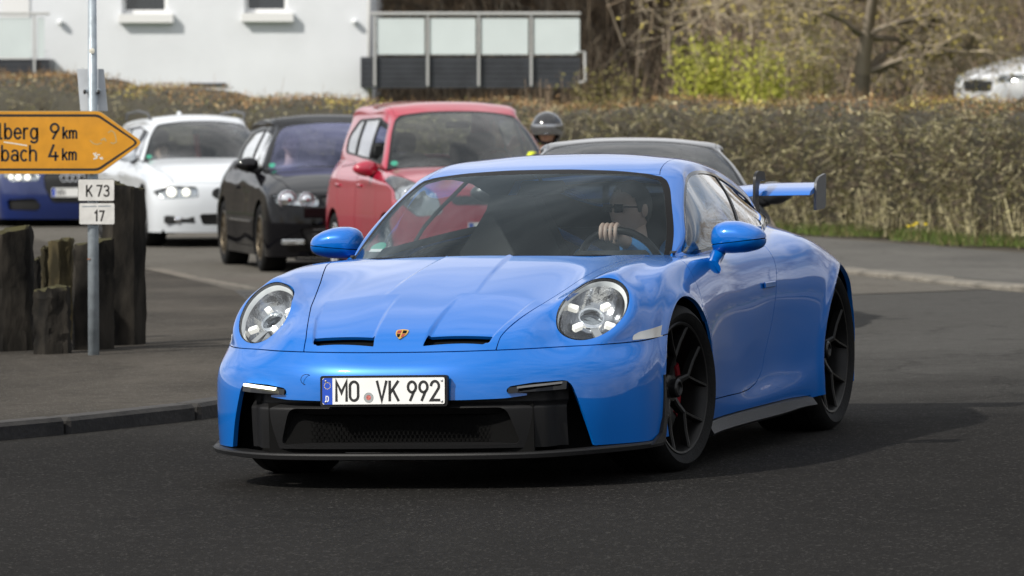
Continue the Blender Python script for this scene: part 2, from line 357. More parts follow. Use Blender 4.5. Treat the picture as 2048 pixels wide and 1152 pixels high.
# a stroke alphabet: cap height 1, strokes as polylines (DIN-like even line)
def _arc(cx, cy, rx, ry, a, b, n=10):
    return [(cx + rx * math.cos(math.radians(a + (b - a) * i / n)), cy + ry * math.sin(math.radians(a + (b - a) * i / n))) for i in range(n + 1)]
def _o(w, h): return _arc(w / 2, h - w / 2, w / 2, w / 2, 0, 180) + _arc(w / 2, w / 2, w / 2, w / 2, 180, 360) + [(w, h - w / 2)]
GL = {
 'M': (.62, [[(0, 0), (0, 1), (.31, .42), (.62, 1), (.62, 0)]]), 'O': (.50, [_o(.50, 1)]), 'V': (.56, [[(0, 1), (.28, 0), (.56, 1)]]),
 'K': (.50, [[(0, 0), (0, 1)], [(.50, 1), (0, .36)], [(.18, .58), (.52, 0)]]), 'D': (.5, [[(0, 0), (0, 1), (.22, 1)] + _arc(.22, .72, .28, .28, 90, 0) + _arc(.22, .28, .28, .28, 0, -90) + [(0, 0)]]),
 '9': (.48, [_arc(.24, .70, .24, .28, -60, 300, 18), [(.36, .46), (.14, 0)]]), '2': (.48, [_arc(.24, .74, .24, .26, 170, -30, 12) + [(0, 0), (.50, 0)]]),
 '7': (.46, [[(0, 1), (.48, 1), (.16, 0)]]), '3': (.46, [_arc(.22, .76, .22, .24, 150, -90, 12), _arc(.22, .27, .25, .27, 90, -150, 12)]), '1': (.22, [[(0, .80), (.20, 1), (.20, 0)]]),
 '4': (.52, [[(.26, 1), (0, .26), (.52, .26)], [(.38, .52), (.38, 0)]]), 'l': (.14, [[(0, 1.04), (0, .1), (.04, 0), (.12, 0)]]),
 'b': (.44, [[(0, 1.04), (0, 0)], _arc(.22, .36, .22, .36, 0, 360, 18)]), 'h': (.42, [[(0, 1.04), (0, 0)], [(0, .5)] + _arc(.21, .50, .21, .22, 160, 0) + [(.42, 0)]]),
 'e': (.44, [[(0, .38), (.44, .38)] + _arc(.22, .36, .22, .36, 5, 320, 16)]), 'r': (.26, [[(0, .72), (0, 0)], [(0, .46)] + _arc(.20, .50, .20, .22, 170, 75, 6)]),
 'g': (.44, [_arc(.22, .36, .22, .36, 0, 360, 18), [(.44, .72), (.44, -.08)] + _arc(.22, -.08, .22, .20, 0, -150, 8)]), 'a': (.42, [[(.42, 0), (.42, .5)] + _arc(.22, .52, .20, .20, 0, 150, 8), _arc(.21, .20, .21, .20, 0, 360, 14)]),
 'c': (.40, [_arc(.22, .36, .22, .36, 50, 310, 14)]), 'k': (.40, [[(0, 1.04), (0, 0)], [(.38, .72), (0, .28)], [(.14, .44), (.40, 0)]]),
 'm': (.66, [[(0, .72), (0, 0)], [(0, .52)] + _arc(.165, .54, .165, .18, 160, 0, 6) + [(.33, 0)], [(.33, .52)] + _arc(.495, .54, .165, .18, 160, 0, 6) + [(.66, 0)]]),
 'n': (.42, [[(0, .72), (0, 0)], [(0, .5)] + _arc(.21, .50, .21, .22, 160, 0) + [(.42, 0)]]), 'N': (.5, [[(0, 0), (0, 1), (.5, 0), (.5, 1)]]), 'W': (.7, [[(0, 1), (.17, 0), (.35, .9), (.53, 0), (.7, 1)]]),
 'R': (.46, [[(0, 0), (0, 1), (.24, 1)] + _arc(.24, .76, .22, .24, 90, -90, 8) + [(0, .52)], [(.24, .52), (.48, 0)]]), 'E': (.42, [[(.42, 1), (0, 1), (0, 0), (.42, 0)], [(0, .52), (.36, .52)]]),
}
def text_strokes(txt, x, y, h, sp=.17, sx=1.0, word=.32):
    out = []
    for ch in txt:
        if ch == ' ': x += word * h * sx; continue
        w, st = GL[ch]
        for s_ in st: out.append([(x + px * h * sx, y + py * h) for px, py in s_])
        x += (w + sp) * h * sx
    return out, x
def ribbon(mb, pts, w, fr, d0, d1):
    """stroke of width w with square joins as flat raised strip; fr(u,v,d)->3-D"""
    P = np.array(pts, float); n = len(P)
    keep = [0] + [i for i in range(1, n) if np.hypot(*(P[i] - P[i - 1])) > 1e-5]; P = P[keep]; n = len(P)
    closed = np.hypot(*(P[0] - P[-1])) < w * .2
    L = []; R = []
    for i in range(n):
        a = P[i - 1] if i > 0 else (P[-2] if closed else None); b = P[i + 1] if i < n - 1 else (P[1] if closed else None)
        t1 = (P[i] - a) / (np.hypot(*(P[i] - a)) + 1e-9) if a is not None else None; t2 = (b - P[i]) / (np.hypot(*(b - P[i])) + 1e-9) if b is not None else None
        p = P[i].copy()
        if t1 is None: t1 = t2; p = p - t2 * w * .35
        if t2 is None: t2 = t1; p = p + t1 * w * .35
        t = t1 + t2; t = t / (np.hypot(*t) + 1e-9); nn = np.array([-t[1], t[0]]); c = max(.35, abs(nn @ np.array([-t1[1], t1[0]])))
        L.append(p + nn * w / 2 / c); R.append(p - nn * w / 2 / c)
    V = []
    for i in range(n): V += [fr(*L[i], d1), fr(*R[i], d1), fr(*L[i], d0), fr(*R[i], d0)]
    F = []
    for i in range(n - 1):
        a, b = i * 4, i * 4 + 4
        F += [(a, b, b + 1, a + 1), (a, a + 2, b + 2, b), (a + 1, b + 1, b + 3, a + 3)]
    F += [(0, 1, 3, 2), ((n - 1) * 4, (n - 1) * 4 + 2, (n - 1) * 4 + 3, (n - 1) * 4 + 1)]
    mb.add(V, F)
# control nets of the sports car (x left, y rear, z up; metres, front axle at y = 0)
body_net = [
 [(0,-1.0096,0.165),(0,-1.0301,0.27),(0,-1.0332,0.375),(0,-1.0096,0.48),(0,-0.9584,0.55),(0,-0.8938,0.618),(0,-0.6765,0.715),(0,-0.41,0.79),(0,-0.1435,0.848),(0,0.0921,0.888)],
 [(0.2,-1.0065,0.165),(0.2,-1.025,0.27),(0.2,-1.0281,0.375),(0.2,-1.0045,0.48),(0.2,-0.9553,0.551),(0.2,-0.8917,0.618),(0.195,-0.6765,0.714),(0.185,-0.41,0.79),(0.17,-0.1332,0.848),(0.152,0.1055,0.888)],
 [(0.42,-0.9789,0.165),(0.42,-0.9942,0.27),(0.42,-0.9963,0.375),(0.41,-0.9737,0.48),(0.4,-0.9276,0.554),(0.4,-0.863,0.618),(0.39,-0.6457,0.708),(0.37,-0.3792,0.782),(0.345,-0.1025,0.843),(0.32,0.1439,0.884)],
 [(0.61,-0.9071,0.165),(0.615,-0.9174,0.27),(0.615,-0.9194,0.375),(0.6,-0.904,0.482),(0.57,-0.8589,0.557),(0.57,-0.7944,0.622),(0.56,-0.615,0.705),(0.545,-0.369,0.778),(0.52,-0.0615,0.842),(0.48,0.222,0.879)],
 [(0.765,-0.8046,0.165),(0.77,-0.8097,0.27),(0.77,-0.8097,0.375),(0.745,-0.8046,0.483),(0.695,-0.7708,0.559),(0.7,-0.7124,0.61),(0.703,-0.5689,0.705),(0.705,-0.3946,0.812),(0.685,-0.0205,0.862),(0.61,0.3377,0.876)],
 [(0.875,-0.6611,0.165),(0.88,-0.6611,0.27),(0.88,-0.6611,0.375),(0.86,-0.6611,0.484),(0.805,-0.6457,0.561),(0.815,-0.5945,0.622),(0.805,-0.4869,0.715),(0.772,-0.3075,0.805),(0.74,0.0766,0.855),(0.67,0.4437,0.87)],
 [(0.922,-0.5022,0.165),(0.925,-0.5022,0.27),(0.925,-0.5022,0.38),(0.917,-0.4971,0.487),(0.892,-0.4766,0.565),(0.887,-0.4202,0.64),(0.868,-0.328,0.725),(0.825,-0.1691,0.803),(0.78,0.1698,0.852),(0.702,0.5182,0.866)],
 [(0.925,-0.246,0.17),(0.928,-0.246,0.28),(0.93,-0.246,0.39),(0.93,-0.2357,0.5),(0.922,-0.2255,0.585),(0.913,-0.1947,0.665),(0.886,-0.1332,0.748),(0.843,-0.0102,0.818),(0.805,0.2849,0.856),(0.735,0.6033,0.864)],
 [(0.925,0.0047,0.17),(0.928,0.0047,0.29),(0.931,0.0047,0.4),(0.933,0.0047,0.51),(0.927,0.015,0.6),(0.917,0.0355,0.68),(0.89,0.0663,0.755),(0.853,0.1594,0.815),(0.818,0.4118,0.851),(0.748,0.6983,0.861)],
 [(0.915,0.2534,0.16),(0.918,0.2534,0.27),(0.922,0.2534,0.38),(0.925,0.2534,0.49),(0.92,0.2639,0.585),(0.91,0.2744,0.67),(0.887,0.2955,0.748),(0.855,0.3694,0.808),(0.82,0.5608,0.846),(0.755,0.8026,0.859)],
 [(0.875,0.5289,0.145),(0.885,0.5289,0.235),(0.889,0.5289,0.34),(0.895,0.5289,0.46),(0.896,0.5395,0.56),(0.893,0.5501,0.65),(0.879,0.5608,0.735),(0.853,0.6139,0.797),(0.815,0.7298,0.839),(0.76,0.925,0.858)],
 [(0.855,0.8438,0.14),(0.868,0.8438,0.215),(0.868,0.8438,0.3),(0.872,0.8438,0.42),(0.876,0.8438,0.54),(0.878,0.8438,0.64),(0.868,0.854,0.732),(0.846,0.8846,0.792),(0.812,0.965,0.836),(0.765,1.0923,0.862)],
 [(0.85,1.1593,0.145),(0.865,1.1593,0.215),(0.858,1.1593,0.29),(0.863,1.1593,0.41),(0.872,1.1593,0.53),(0.876,1.1593,0.64),(0.868,1.1593,0.738),(0.846,1.1783,0.8),(0.812,1.2256,0.846),(0.765,1.3008,0.872)],
 [(0.855,1.4694,0.155),(0.87,1.4694,0.225),(0.862,1.4694,0.3),(0.864,1.4694,0.41),(0.873,1.4694,0.53),(0.88,1.4694,0.64),(0.873,1.4694,0.745),(0.85,1.4788,0.81),(0.81,1.5071,0.857),(0.755,1.5734,0.886)],
 [(0.868,1.7852,0.165),(0.882,1.7852,0.235),(0.88,1.7852,0.31),(0.885,1.7852,0.42),(0.893,1.7852,0.54),(0.897,1.7755,0.65),(0.887,1.7755,0.76),(0.857,1.7755,0.828),(0.8,1.795,0.876),(0.725,1.8439,0.906)],
 [(0.9,2.0809,0.18),(0.91,2.0809,0.26),(0.914,2.0809,0.35),(0.919,2.0809,0.45),(0.923,2.071,0.56),(0.922,2.0611,0.67),(0.905,2.0511,0.782),(0.862,2.0511,0.852),(0.778,2.0611,0.896),(0.67,2.0909,0.922)],
 [(0.915,2.4501,0.19),(0.922,2.4501,0.28),(0.927,2.4501,0.37),(0.932,2.4501,0.47),(0.933,2.4401,0.57),(0.925,2.4401,0.66),(0.893,2.4301,0.748),(0.832,2.4201,0.818),(0.73,2.4001,0.872),(0.6,2.3801,0.926)],
 [(0.845,2.82,0.2),(0.848,2.82,0.28),(0.851,2.82,0.36),(0.854,2.82,0.46),(0.848,2.81,0.57),(0.838,2.8,0.66),(0.8,2.78,0.737),(0.737,2.76,0.8),(0.64,2.72,0.852),(0.52,2.68,0.902)],
 [(0.755,3.14,0.21),(0.758,3.15,0.28),(0.761,3.16,0.36),(0.764,3.16,0.46),(0.76,3.13,0.57),(0.745,3.1,0.66),(0.71,3.06,0.722),(0.65,3.02,0.782),(0.55,2.97,0.832),(0.43,2.91,0.866)],
 [(0.655,3.38,0.21),(0.658,3.4,0.28),(0.661,3.42,0.36),(0.664,3.42,0.46),(0.65,3.38,0.57),(0.63,3.33,0.67),(0.595,3.27,0.735),(0.53,3.2,0.785),(0.42,3.12,0.822),(0.3,3.03,0.846)],
 [(0.45,3.48,0.21),(0.46,3.51,0.28),(0.46,3.54,0.36),(0.46,3.55,0.46),(0.45,3.5,0.57),(0.43,3.45,0.69),(0.385,3.38,0.77),(0.325,3.28,0.812),(0.25,3.18,0.832),(0.17,3.07,0.842)],
 [(0,3.5,0.21),(0,3.54,0.28),(0,3.56,0.36),(0,3.57,0.46),(0,3.53,0.57),(0,3.48,0.69),(0,3.4,0.77),(0,3.3,0.812),(0,3.2,0.832),(0,3.09,0.841)],
]
gh_st = [
 ((0.702,0.5182,0.866),(0.702,0.5203,0.866),(0.702,0.5225,0.866),(0.702,0.5246,0.866),(0,0.0921,0.888)),
 ((0.742,0.635,0.862),(0.725,0.672,0.902),(0.717,0.6773,0.93),(0.675,0.6562,0.955),(0,0.2429,0.962)),
 ((0.757,0.8232,0.859),(0.672,0.854,1.035),(0.663,0.854,1.052),(0.622,0.8078,1.066),(0,0.465,1.058)),
 ((0.765,1.0242,0.86),(0.622,1.034,1.135),(0.61,1.0242,1.149),(0.568,0.95,1.15),(0,0.7089,1.146)),
 ((0.767,1.1403,0.863),(0.598,1.1211,1.17),(0.585,1.1019,1.188),(0.53,1.0193,1.192),(0,0.93,1.214)),
 ((0.766,1.3008,0.872),(0.578,1.2539,1.196),(0.553,1.235,1.219),(0.505,1.1783,1.232),(0,1.1019,1.249)),
 ((0.76,1.4977,0.882),(0.57,1.4412,1.198),(0.545,1.4318,1.224),(0.495,1.4037,1.243),(0,1.3476,1.274)),
 ((0.738,1.7366,0.898),(0.57,1.6787,1.16),(0.545,1.6787,1.193),(0.49,1.669,1.222),(0,1.6307,1.262)),
 ((0.69,2.0016,0.916),(0.578,1.9521,1.088),(0.556,1.9719,1.128),(0.48,1.9917,1.172),(0,2.0016,1.215)),
 ((0.6,2.3801,0.926),(0.568,2.2702,1.0),(0.54,2.2902,1.045),(0.455,2.3302,1.092),(0,2.3701,1.125)),
 ((0.43,2.91,0.866),(0.435,2.76,0.925),(0.41,2.74,0.962),(0.36,2.73,0.992),(0,2.76,1.01)),
 ((0.3,3.03,0.846),(0.28,3.02,0.847),(0.26,3.03,0.848),(0.22,3.05,0.847),(0,3.09,0.841)),
]
# ------------------------------------------------------------------ the blue sports car
def smooth(t): t = np.clip(t, 0, 1); return t * t * (3 - 2 * t)
def expand_gh(st, cowl):
    out = []
    for i, (b, w, r, s, c) in enumerate(st):
        b, w, r, s, c = map(np.array, (b, w, r, s, c)); mid = (b + w) / 2 + np.array([.012 if i > 1 else 0, 0, 0])
        row = [b, mid, w, r, s]
        for t in (.78, .52, .26):
            x = s[0] * t
            if i == 0:
                j = np.searchsorted(cowl[:, 0], x); a, bb = cowl[j - 1], cowl[j]; q = (x - a[0]) / (bb[0] - a[0]); row.append(a + (bb - a) * q)
            else:
                row.append(np.array([x, c[1] + (s[1] - c[1]) * t ** 2.2, c[2] + (s[2] - c[2]) * t ** 2.5]))
        row.append(c); out.append(row)
    return np.array(out)

HL = np.array([(0.7525,0.8043),(0.7339,0.8106),(0.7146,0.8139),(0.6949,0.8144),(0.6753,0.8120),(0.6564,0.8068),(0.6385,0.7988),(0.6221,0.7884),(0.6076,0.7757),(0.5953,0.7611),(0.5856,0.7450),(0.5787,0.7278),(0.5747,0.7098),(0.5738,0.6915),(0.5760,0.6733),(0.5812,0.6557),(0.5894,0.6392),(0.6003,0.6240),(0.6136,0.6106),(0.6291,0.5992),(0.6463,0.5903),(0.6649,0.5839),(0.6844,0.5803),(0.7043,0.5795),(0.7241,0.5817),(0.7432,0.5867),(0.7614,0.5944),(0.7780,0.6046),(0.7926,0.6171),(0.8050,0.6317),(0.8147,0.6479),(0.8216,0.6653),(0.8254,0.6835),(0.8261,0.7020),(0.8237,0.7205),(0.8183,0.7383),(0.8099,0.7552),(0.7988,0.7705),(0.7853,0.7841),(0.7698,0.7954)])
OPEN = rpoly([(-.01,.362,0),(.30,.362,.01),(.46,.366,.02),(.575,.380,.01),(.462,.390,.003),(.470,.412,.012),(.56,.425,.01),(.681,.431,.03),(.703,.408,.03),(.745,.272,.05),(.772,.150,0),(-.01,.150,0)], n=4)
HOODS = [(.405,-.99),(.405,-.94),(.412,-.88),(.452,-.735),(.495,-.58),(.530,-.42),(.563,-.27),(.602,-.12),(.635,0),(.662,.13),(.674,.24),(.668,.34),(.63,.36),(-.1,.36),(-.1,-.99)]
WIN = [(.61,.874),(.70,.940),(.765,.992),(.89,1.068),(1.025,1.137),(1.163,1.178),(1.315,1.194),(1.494,1.189),(1.70,1.166),(1.935,1.113),(2.15,1.050),(2.29,.995),(2.335,.962),(2.30,.936),(2.15,.930),(1.995,.925),(1.60,.897),(1.2,.876),(.90,.868)]
DOOR = [(.30,.90),(.272,.66),(.276,.58),(.345,.266),(.949,.262),(1.10,.268),(1.23,.29),(1.316,.333),(1.352,.405),(1.428,.515),(1.463,.604),(1.513,.725),(1.565,.86),(1.60,.93)]

def build_sports_car(M):
    blue, black, trim = MAT['paint_blue'], MAT['black_plastic'], MAT['trim_black']
    car = thing('sports_car', 'bright blue rear-winged sports coupe turning in the foreground, black wheels and white number plate', 'car', M=M)
    NET = np.array(body_net); MX = lambda s: s.mirror()
    cowl = curve(NET[:7, 9], 120)
    GN = expand_gh(gh_st, cowl)
    def disp(s):
        V = s.V; x, y, z = V[:, 0].copy(), V[:, 1], V[:, 2]
        # soft lip round the wheel openings
        for yc, zc, r in ((0, .343, .375), (2.457, .36, .385)):
            d = np.hypot(y - yc, z - zc) - r
            w = (x > .7) * (z < .86)
            V[:, 0] += .010 * np.exp(-(d / .035) ** 2) * w
        # the lamp sits in a plane of its own; the wing is drawn up to its edge
        nf = (y < -.1) & (z > .48) & (x > .45) & (x < .92); q = np.where(nf)[0]
        if len(q):
            ds = sdpoly(np.stack([x[q], z[q]], 1), HL); yp = -.5656 + (.2974 * (x[q] - .6994) + .7623 * (z[q] - .6958)) / .5748
            V[q, 1] += (yp - y[q]) * np.where(ds > 0, 1, np.exp(-(ds / np.where(yp < y[q], .040, .055)) ** 2)) * (1 - smooth((np.abs(yp - y[q]) - .04) / .08))
            x, y, z = V[:, 0].copy(), V[:, 1], V[:, 2]
        # bonnet: two ducts sunk behind the slots and a raised middle running back to the notch
        hood = (z > .5) * (y < .5)
        inn = np.interp(y, [-.95, -.66, -.3], [.102, .118, .130]); out = np.interp(y, [-.92, -.73, -.5], [.374, .428, .46])
        edge = smooth((x - inn) / .020) * smooth((out - x) / .016)
        V[:, 2] -= hood * .017 * edge * np.clip((-.52 - y) / .38, 0, 1) ** 1.2 * smooth((y - np.interp(x, [.11, .37], [-.936, -.914])) / .014)
        mid = np.interp(y, [-.6, .1], [.21, .150])
        V[:, 2] += hood * .007 * smooth((mid - x) / .02) * smooth((y + .62) / .5)
        return s.renorm()
    B = disp(Sheet.grid(NET, 340, 140, mirror_u=2))
    B = B.cut(np.hypot(B.V[:, 1], B.V[:, 2] - .343) - .375); B = B.cut(np.hypot(B.V[:, 1] - 2.457, B.V[:, 2] - .36) - .377)
    G = 0.0022
    bump, rest = B.split(np.where(B.U[:, 0] < 8, 4.0 - B.U[:, 1], -9) * .07, G)
    # front bumper with its lower opening
    f = sdpoly(bump.V[:, [0, 2]], OPEN); f = np.where(bump.V[:, 1] < -.5, f, -1)
    bump = bump.cut(-f)
    sobj('front_bumper', bump.both().rim(.02), blue, car)
    # headlamps
    f = np.where(rest.V[:, 1] < -.2, sdpoly(rest.V[:, [0, 2]], curve(HL, 90, True)), -1)
    lens = rest.cut(f - .003); rest = rest.cut(-f)
    lens.V = lens.V + lens.N * (.013 * smooth((sdpoly(lens.V[:, [0, 2]], HL) + .002) / .085))[:, None]; lens.renorm()
    # door
    f = np.where(rest.V[:, 0] > .7, sdpoly(rest.V[:, [1, 2]], rpoly(DOOR, .03)), -1)
    door, rest = rest.split(f, G)
    skirt_line = rest.V[:, 2] - np.interp(rest.V[:, 1], [-.6, .3, 1.7, 1.95], [.02, .182, .192, .188])
    rest = rest.cut(np.where(rest.V[:, 1] > 1.98, 1, skirt_line))
    for s in (door, door.mirror()):
        d = sobj('door', s.rim(.012), blue, car)
        sd = 1 if s is door else -1
        h = MB(); h.box((sd * .883, 1.385, .70), (.010, .17, .026), b=.004); h.build('handle', blue, d, smooth=True)
    # bonnet at a finer grid
    H = disp(Sheet.grid(NET, 1, 1, mirror_u=2, ku=np.linspace(0, 5.2, 220), kv=np.linspace(4.0, 9.0, 260)))
    fs = sdpoly(H.V[:, :2], np.array(HOODS)); H = H.cut(np.minimum(fs - G, (H.U[:, 1] - 4) * .07 - G))
    H = H.cut(.5 * ((H.V[:, 1] < .05) + 0.0) + np.hypot(H.V[:, 0] * 0, 1) * 0 + np.where(H.V[:, 0] < .165, .112 - H.V[:, 1], .5) + .0 if False else np.where((H.V[:, 0] < .2), (np.interp(H.V[:, 0], [.13, .155], [.072, .2]) - H.V[:, 1]), .3))
    slot = rpoly([(.104, -.940, .003), (.114, -.888, .006), (.378, -.866, .006), (.374, -.900, .006), (.352, -.920, .006)], n=4)
    f = sdpoly(H.V[:, :2], slot); H = H.cut(-f)
    sobj('bonnet', H.both().rim(.014), blue, car)
    f = sdpoly(rest.V[:, :2], np.array(HOODS)); f = np.where((rest.V[:, 1] < .6) & (rest.U[:, 0] < 8), f, -1)
    rest = rest.cut(-f - G)
    sobj('body', rest.both().rim(.018), blue, car)
    # dark structure just below the skin (what the panel gaps show)
    C = Sheet.grid(NET, 120, 60, mirror_u=2); C = C.offset(-.042)
    C = C.cut(np.hypot(C.V[:, 1], C.V[:, 2] - .343) - .385); C = C.cut(np.hypot(C.V[:, 1] - 2.457, C.V[:, 2] - .36) - .395)
    C = C.cut(-np.where(C.V[:, 1] < -.2, sdpoly(C.V[:, [0, 2]], HL), -1)); C = C.cut(-np.where(C.V[:, 1] < -.5, sdpoly(C.V[:, [0, 2]], OPEN), -1))
    sobj('inner_shell', C.both(), MAT['void'], car)
    # badge on the bonnet
    bx = MB(); sh = rpoly([(-.026, .024, .006), (0, .029, .004), (.026, .024, .006), (.025, -.005, .02), (0, -.034, .006), (-.025, -.005, .02)], n=4)
    c0 = H.V[np.argmin(np.hypot(H.V[:, 0], H.V[:, 1] + .893))]; nn = H.N[np.argmin(np.hypot(H.V[:, 0], H.V[:, 1] + .893))]; nn = Vector(nn / np.linalg.norm(nn)); nn.x = 0; nn.normalize()
    up = Vector((0, -nn.z, nn.y)) * -1; up = up if up.z > 0 else -up
    base = Vector((0, -.893, c0[2]))
    fr = lambda u, v, w: tuple(base + Vector((u, 0, 0)) + up * v + nn * w)
    bd = bx.prism(sh, -.004, .004, fr).build('badge', MAT['gold'], car)
    q = MB(); q.prism([(-.019, .019), (-.003, .021), (-.003, .002), (-.020, .002)], .004, .0048, fr); q.prism([(.003, -.002), (.019, -.002), (.012, -.020), (.003, -.024)], .004, .0048, fr); q.build('badge_field', MAT['dark_red'], bd)
    q = MB(); q.prism([(.003, .021), (.019, .019), (.020, .002), (.003, .002)], .004, .0048, fr); q.prism([(-.019, -.002), (-.003, -.002), (-.003, -.024), (-.012, -.020)], .004, .0048, fr); q.build('badge_field', MAT['void'], bd)
    # headlamp units
    lc = np.array([.702, -.565, .697]); ln = lens.N.mean(0); ln /= np.linalg.norm(ln)
    a1 = np.cross(ln, [0, 0, 1.]); a1 /= np.linalg.norm(a1); a2 = np.cross(a1, ln)          # across, up
    E_ = [];  bl = curve(HL, 72, True)
    D = {tuple(np.round(v, 5)): v for v in lens.V}
    ring = []
    for x_, z_ in bl:
        j = np.argmin((lens.V[:, 0] - x_) ** 2 + (lens.V[:, 2] - z_) ** 2); ring.append([x_, lens.V[j, 1], z_])
    ring = np.array(ring); ring[:, 1] = (ring[:, 1] + np.roll(ring[:, 1], 1) + np.roll(ring[:, 1], -1)) / 3
    cen = ring.mean(0); nr = len(ring)
    def bowl(levels):
        V = []; F = []
        for sc_, dp in levels: V += [tuple(cen + (r - cen) * sc_ - ln * dp - ln * ((r - cen) @ ln) * (1 - .0) * (0 if dp < .015 else .0)) for r in ring]
        for i in range(len(levels) - 1):
            for k in range(nr): F.append((i * nr + k, (i + 1) * nr + k, (i + 1) * nr + (k + 1) % nr, i * nr + (k + 1) % nr))
        return V, F
    for sd in (1, -1):
        mm = lambda V: [(v[0] * sd, v[1], v[2]) for v in V]; fm = lambda F: F if sd > 0 else [f[::-1] for f in F]
        hl = thing_part('headlight', car)
        V, F = bowl([(1.0, .001), (.975, .010), (.955, .014)]); mesh_obj('bezel', mm(V), fm(F), trim, hl)
        V, F = bowl([(.957, .012), (.93, .020), (.90, .034)]); mesh_obj('light_ring', mm(V), fm(F), MAT['lamp_white'], hl)
        V, F = bowl([(.90, .030), (.84, .075), (.62, .115), (.30, .125), (.02, .127)]); mesh_obj('reflector', mm(V), fm(F), MAT['reflector'], hl)
        L_ = lens if sd > 0 else lens.mirror()
        sobj('lens_cover', L_.rim(.006), MAT['lamp_glass'], hl)
        def P(a, b, d): v = cen + a1 * a + a2 * b - ln * d; return (v[0] * sd, v[1], v[2])
        def disc(mb, a, b, d, r, dome=0.0, n=20):
            V = []; F = []; rs = [1, .9, .6, .3, .02]
            for i, q_ in enumerate(rs):
                for k in range(n): V.append(P(a + r * q_ * math.cos(2 * math.pi * k / n), b + r * q_ * math.sin(2 * math.pi * k / n), d - dome * math.sqrt(max(0, 1 - q_ * q_))))
            for i in range(4):
                for k in range(n): F.append((i * n + k, (i + 1) * n + k, (i + 1) * n + (k + 1) % n, i * n + (k + 1) % n))
            mb.add(V, F)
        m = MB(); disc(m, 0, .006, .055, .044, .034); m.build('projector_lens', MAT['lamp_glass'], hl, smooth='all')
        m = MB(); n = 24
        for r0, r1, d0, d1 in ((.046, .052, .052, .046), (.052, .054, .046, .09)):
            V = [P(r * math.cos(2 * math.pi * k / n), .006 + r * math.sin(2 * math.pi * k / n), d) for r, d in ((r0, d0), (r1, d1)) for k in range(n)]
            m.add(V, [(k, n + k, n + (k + 1) % n, (k + 1) % n) for k in range(n)])
        m.build('projector_ring', MAT['chrome'], hl, smooth='all')
        m = MB(); disc(m, 0, .006, .075, .045, .0); m.build('projector_core', MAT['reflector'], hl)
        for a, b in ((-.066, .062), (.066, .062), (-.066, -.052), (.066, -.052)):
            m = MB(); c = rpoly([(-.021, -.013), (.021, -.013), (.021, .013), (-.021, .013)], .008, 4); k_ = len(c)
            rot = .5 if a * b > 0 else -.5
            V = []
            for s_, d in ((1, .060), (1, .040), (.72, .038)):
                V += [P(a + (p_[0] * math.cos(rot) - p_[1] * math.sin(rot)) * s_, b + (p_[0] * math.sin(rot) + p_[1] * math.cos(rot)) * s_, d) for p_ in c]
            m.add(V, [(i * k_ + k, i * k_ + (k + 1) % k_, (i + 1) * k_ + (k + 1) % k_, (i + 1) * k_ + k) for i in range(2) for k in range(k_)] + [tuple(range(2 * k_, 3 * k_))])
            m.build('lamp_module', MAT['lamp_led'] , hl)
        m = MB(); m.add([P(-.018, -.05, .058), P(.014, -.05, .058), P(.0, -.125, .052), P(-.035, -.125, .052)], [(0, 1, 2, 3)]); m.add([P(-.018, -.05, .059), P(.014, -.05, .059), P(.0, -.125, .075), P(-.035, -.125, .075)], [(3, 2, 1, 0)]); m.build('divider', MAT['alu'], hl)
    # side markers in the wings
    Bm = Sheet.grid(NET, 1, 1, mirror_u=2, ku=np.linspace(5.3, 6.8, 60), kv=np.linspace(3.9, 4.8, 40)).offset(.0022)
    Bm = Bm.cut(np.hypot(Bm.V[:, 1], Bm.V[:, 2] - .343) - .376)
    f = sdpoly(np.stack([Bm.V[:, 1], Bm.V[:, 2]], 1), rpoly([(-.553, .5695, .003), (-.541, .588, .01), (-.50, .600, .01), (-.30, .618, .002), (-.33, .572, .002)], n=4))
    mk = Bm.cut(f)
    for s in (mk, mk.mirror()): sobj('side_marker', s.rim(.006), MAT['marker'], car)
    # ---- lower front: black fascia with central intake, side vents, splitter
    Fa = Sheet.grid(NET, 1, 1, mirror_u=2, ku=np.linspace(0, 5.0, 170), kv=np.linspace(-.0, 2.7, 60))
    ax = Fa.V[:, 0]
    cenf = sdpoly(Fa.V[:, [0, 2]], rpoly([(-.6, .330, .01), (.462, .330, .035), (.512, .180, .03), (-.6, .178, .01)], n=5))
    frame = np.exp(-(np.clip(-cenf, 0, 1) / .05) ** 2)
    side = smooth((ax - .66) / .05)
    d = .012 + .026 * smooth((Fa.V[:, 2] - .325) / .03) + .030 * smooth((ax - .60) / .07)
    Fa = Fa.offset(0); Fa.V = Fa.V - Fa.N * d[:, None]; Fa.renorm()
    Fa = Fa.cut(-cenf)
    Fa = Fa.cut(.668 - Fa.V[:, 0])
    sobj('lower_fascia', Fa.both().rim(.05, skip=lambda a, b: abs(a[0]) > .6 or a[2] < .17 or a[2] > .36), black, car)
    g = MB(); g.box((0, -.93, .25), (1.12, .012, .20)); g.build('grille_backing', MAT['void'], car)
    # grille mesh: honeycomb wires
    g = MB(); st = .019; z = .182; row = 0
    while z < .330:
        x = -.50 + (st / 2 if row % 2 else 0)
        while x < .50:
            yv = -.965 + .05 * (x / .5) ** 2
            g.add([(x - .004, yv, z), (x, yv, z + .009), (x + .004, yv, z), (x, yv, z - .009)], [(0, 3, 2, 1)])
            g.add([(x, yv, z + .006), (x + st / 2, yv, z + .0135), (x + st / 2, yv, z + .0105), (x, yv, z + .003)], [(0, 3, 2, 1)]); g.add([(x, yv, z + .006), (x - st / 2, yv, z + .0135), (x - st / 2, yv, z + .0105), (x, yv, z + .003)], [(0, 1, 2, 3)])
            x += st
        z += .0155; row += 1
    tag(g.build('grille_mesh', MAT['mesh_black'], car, fix=False), kind='stuff')
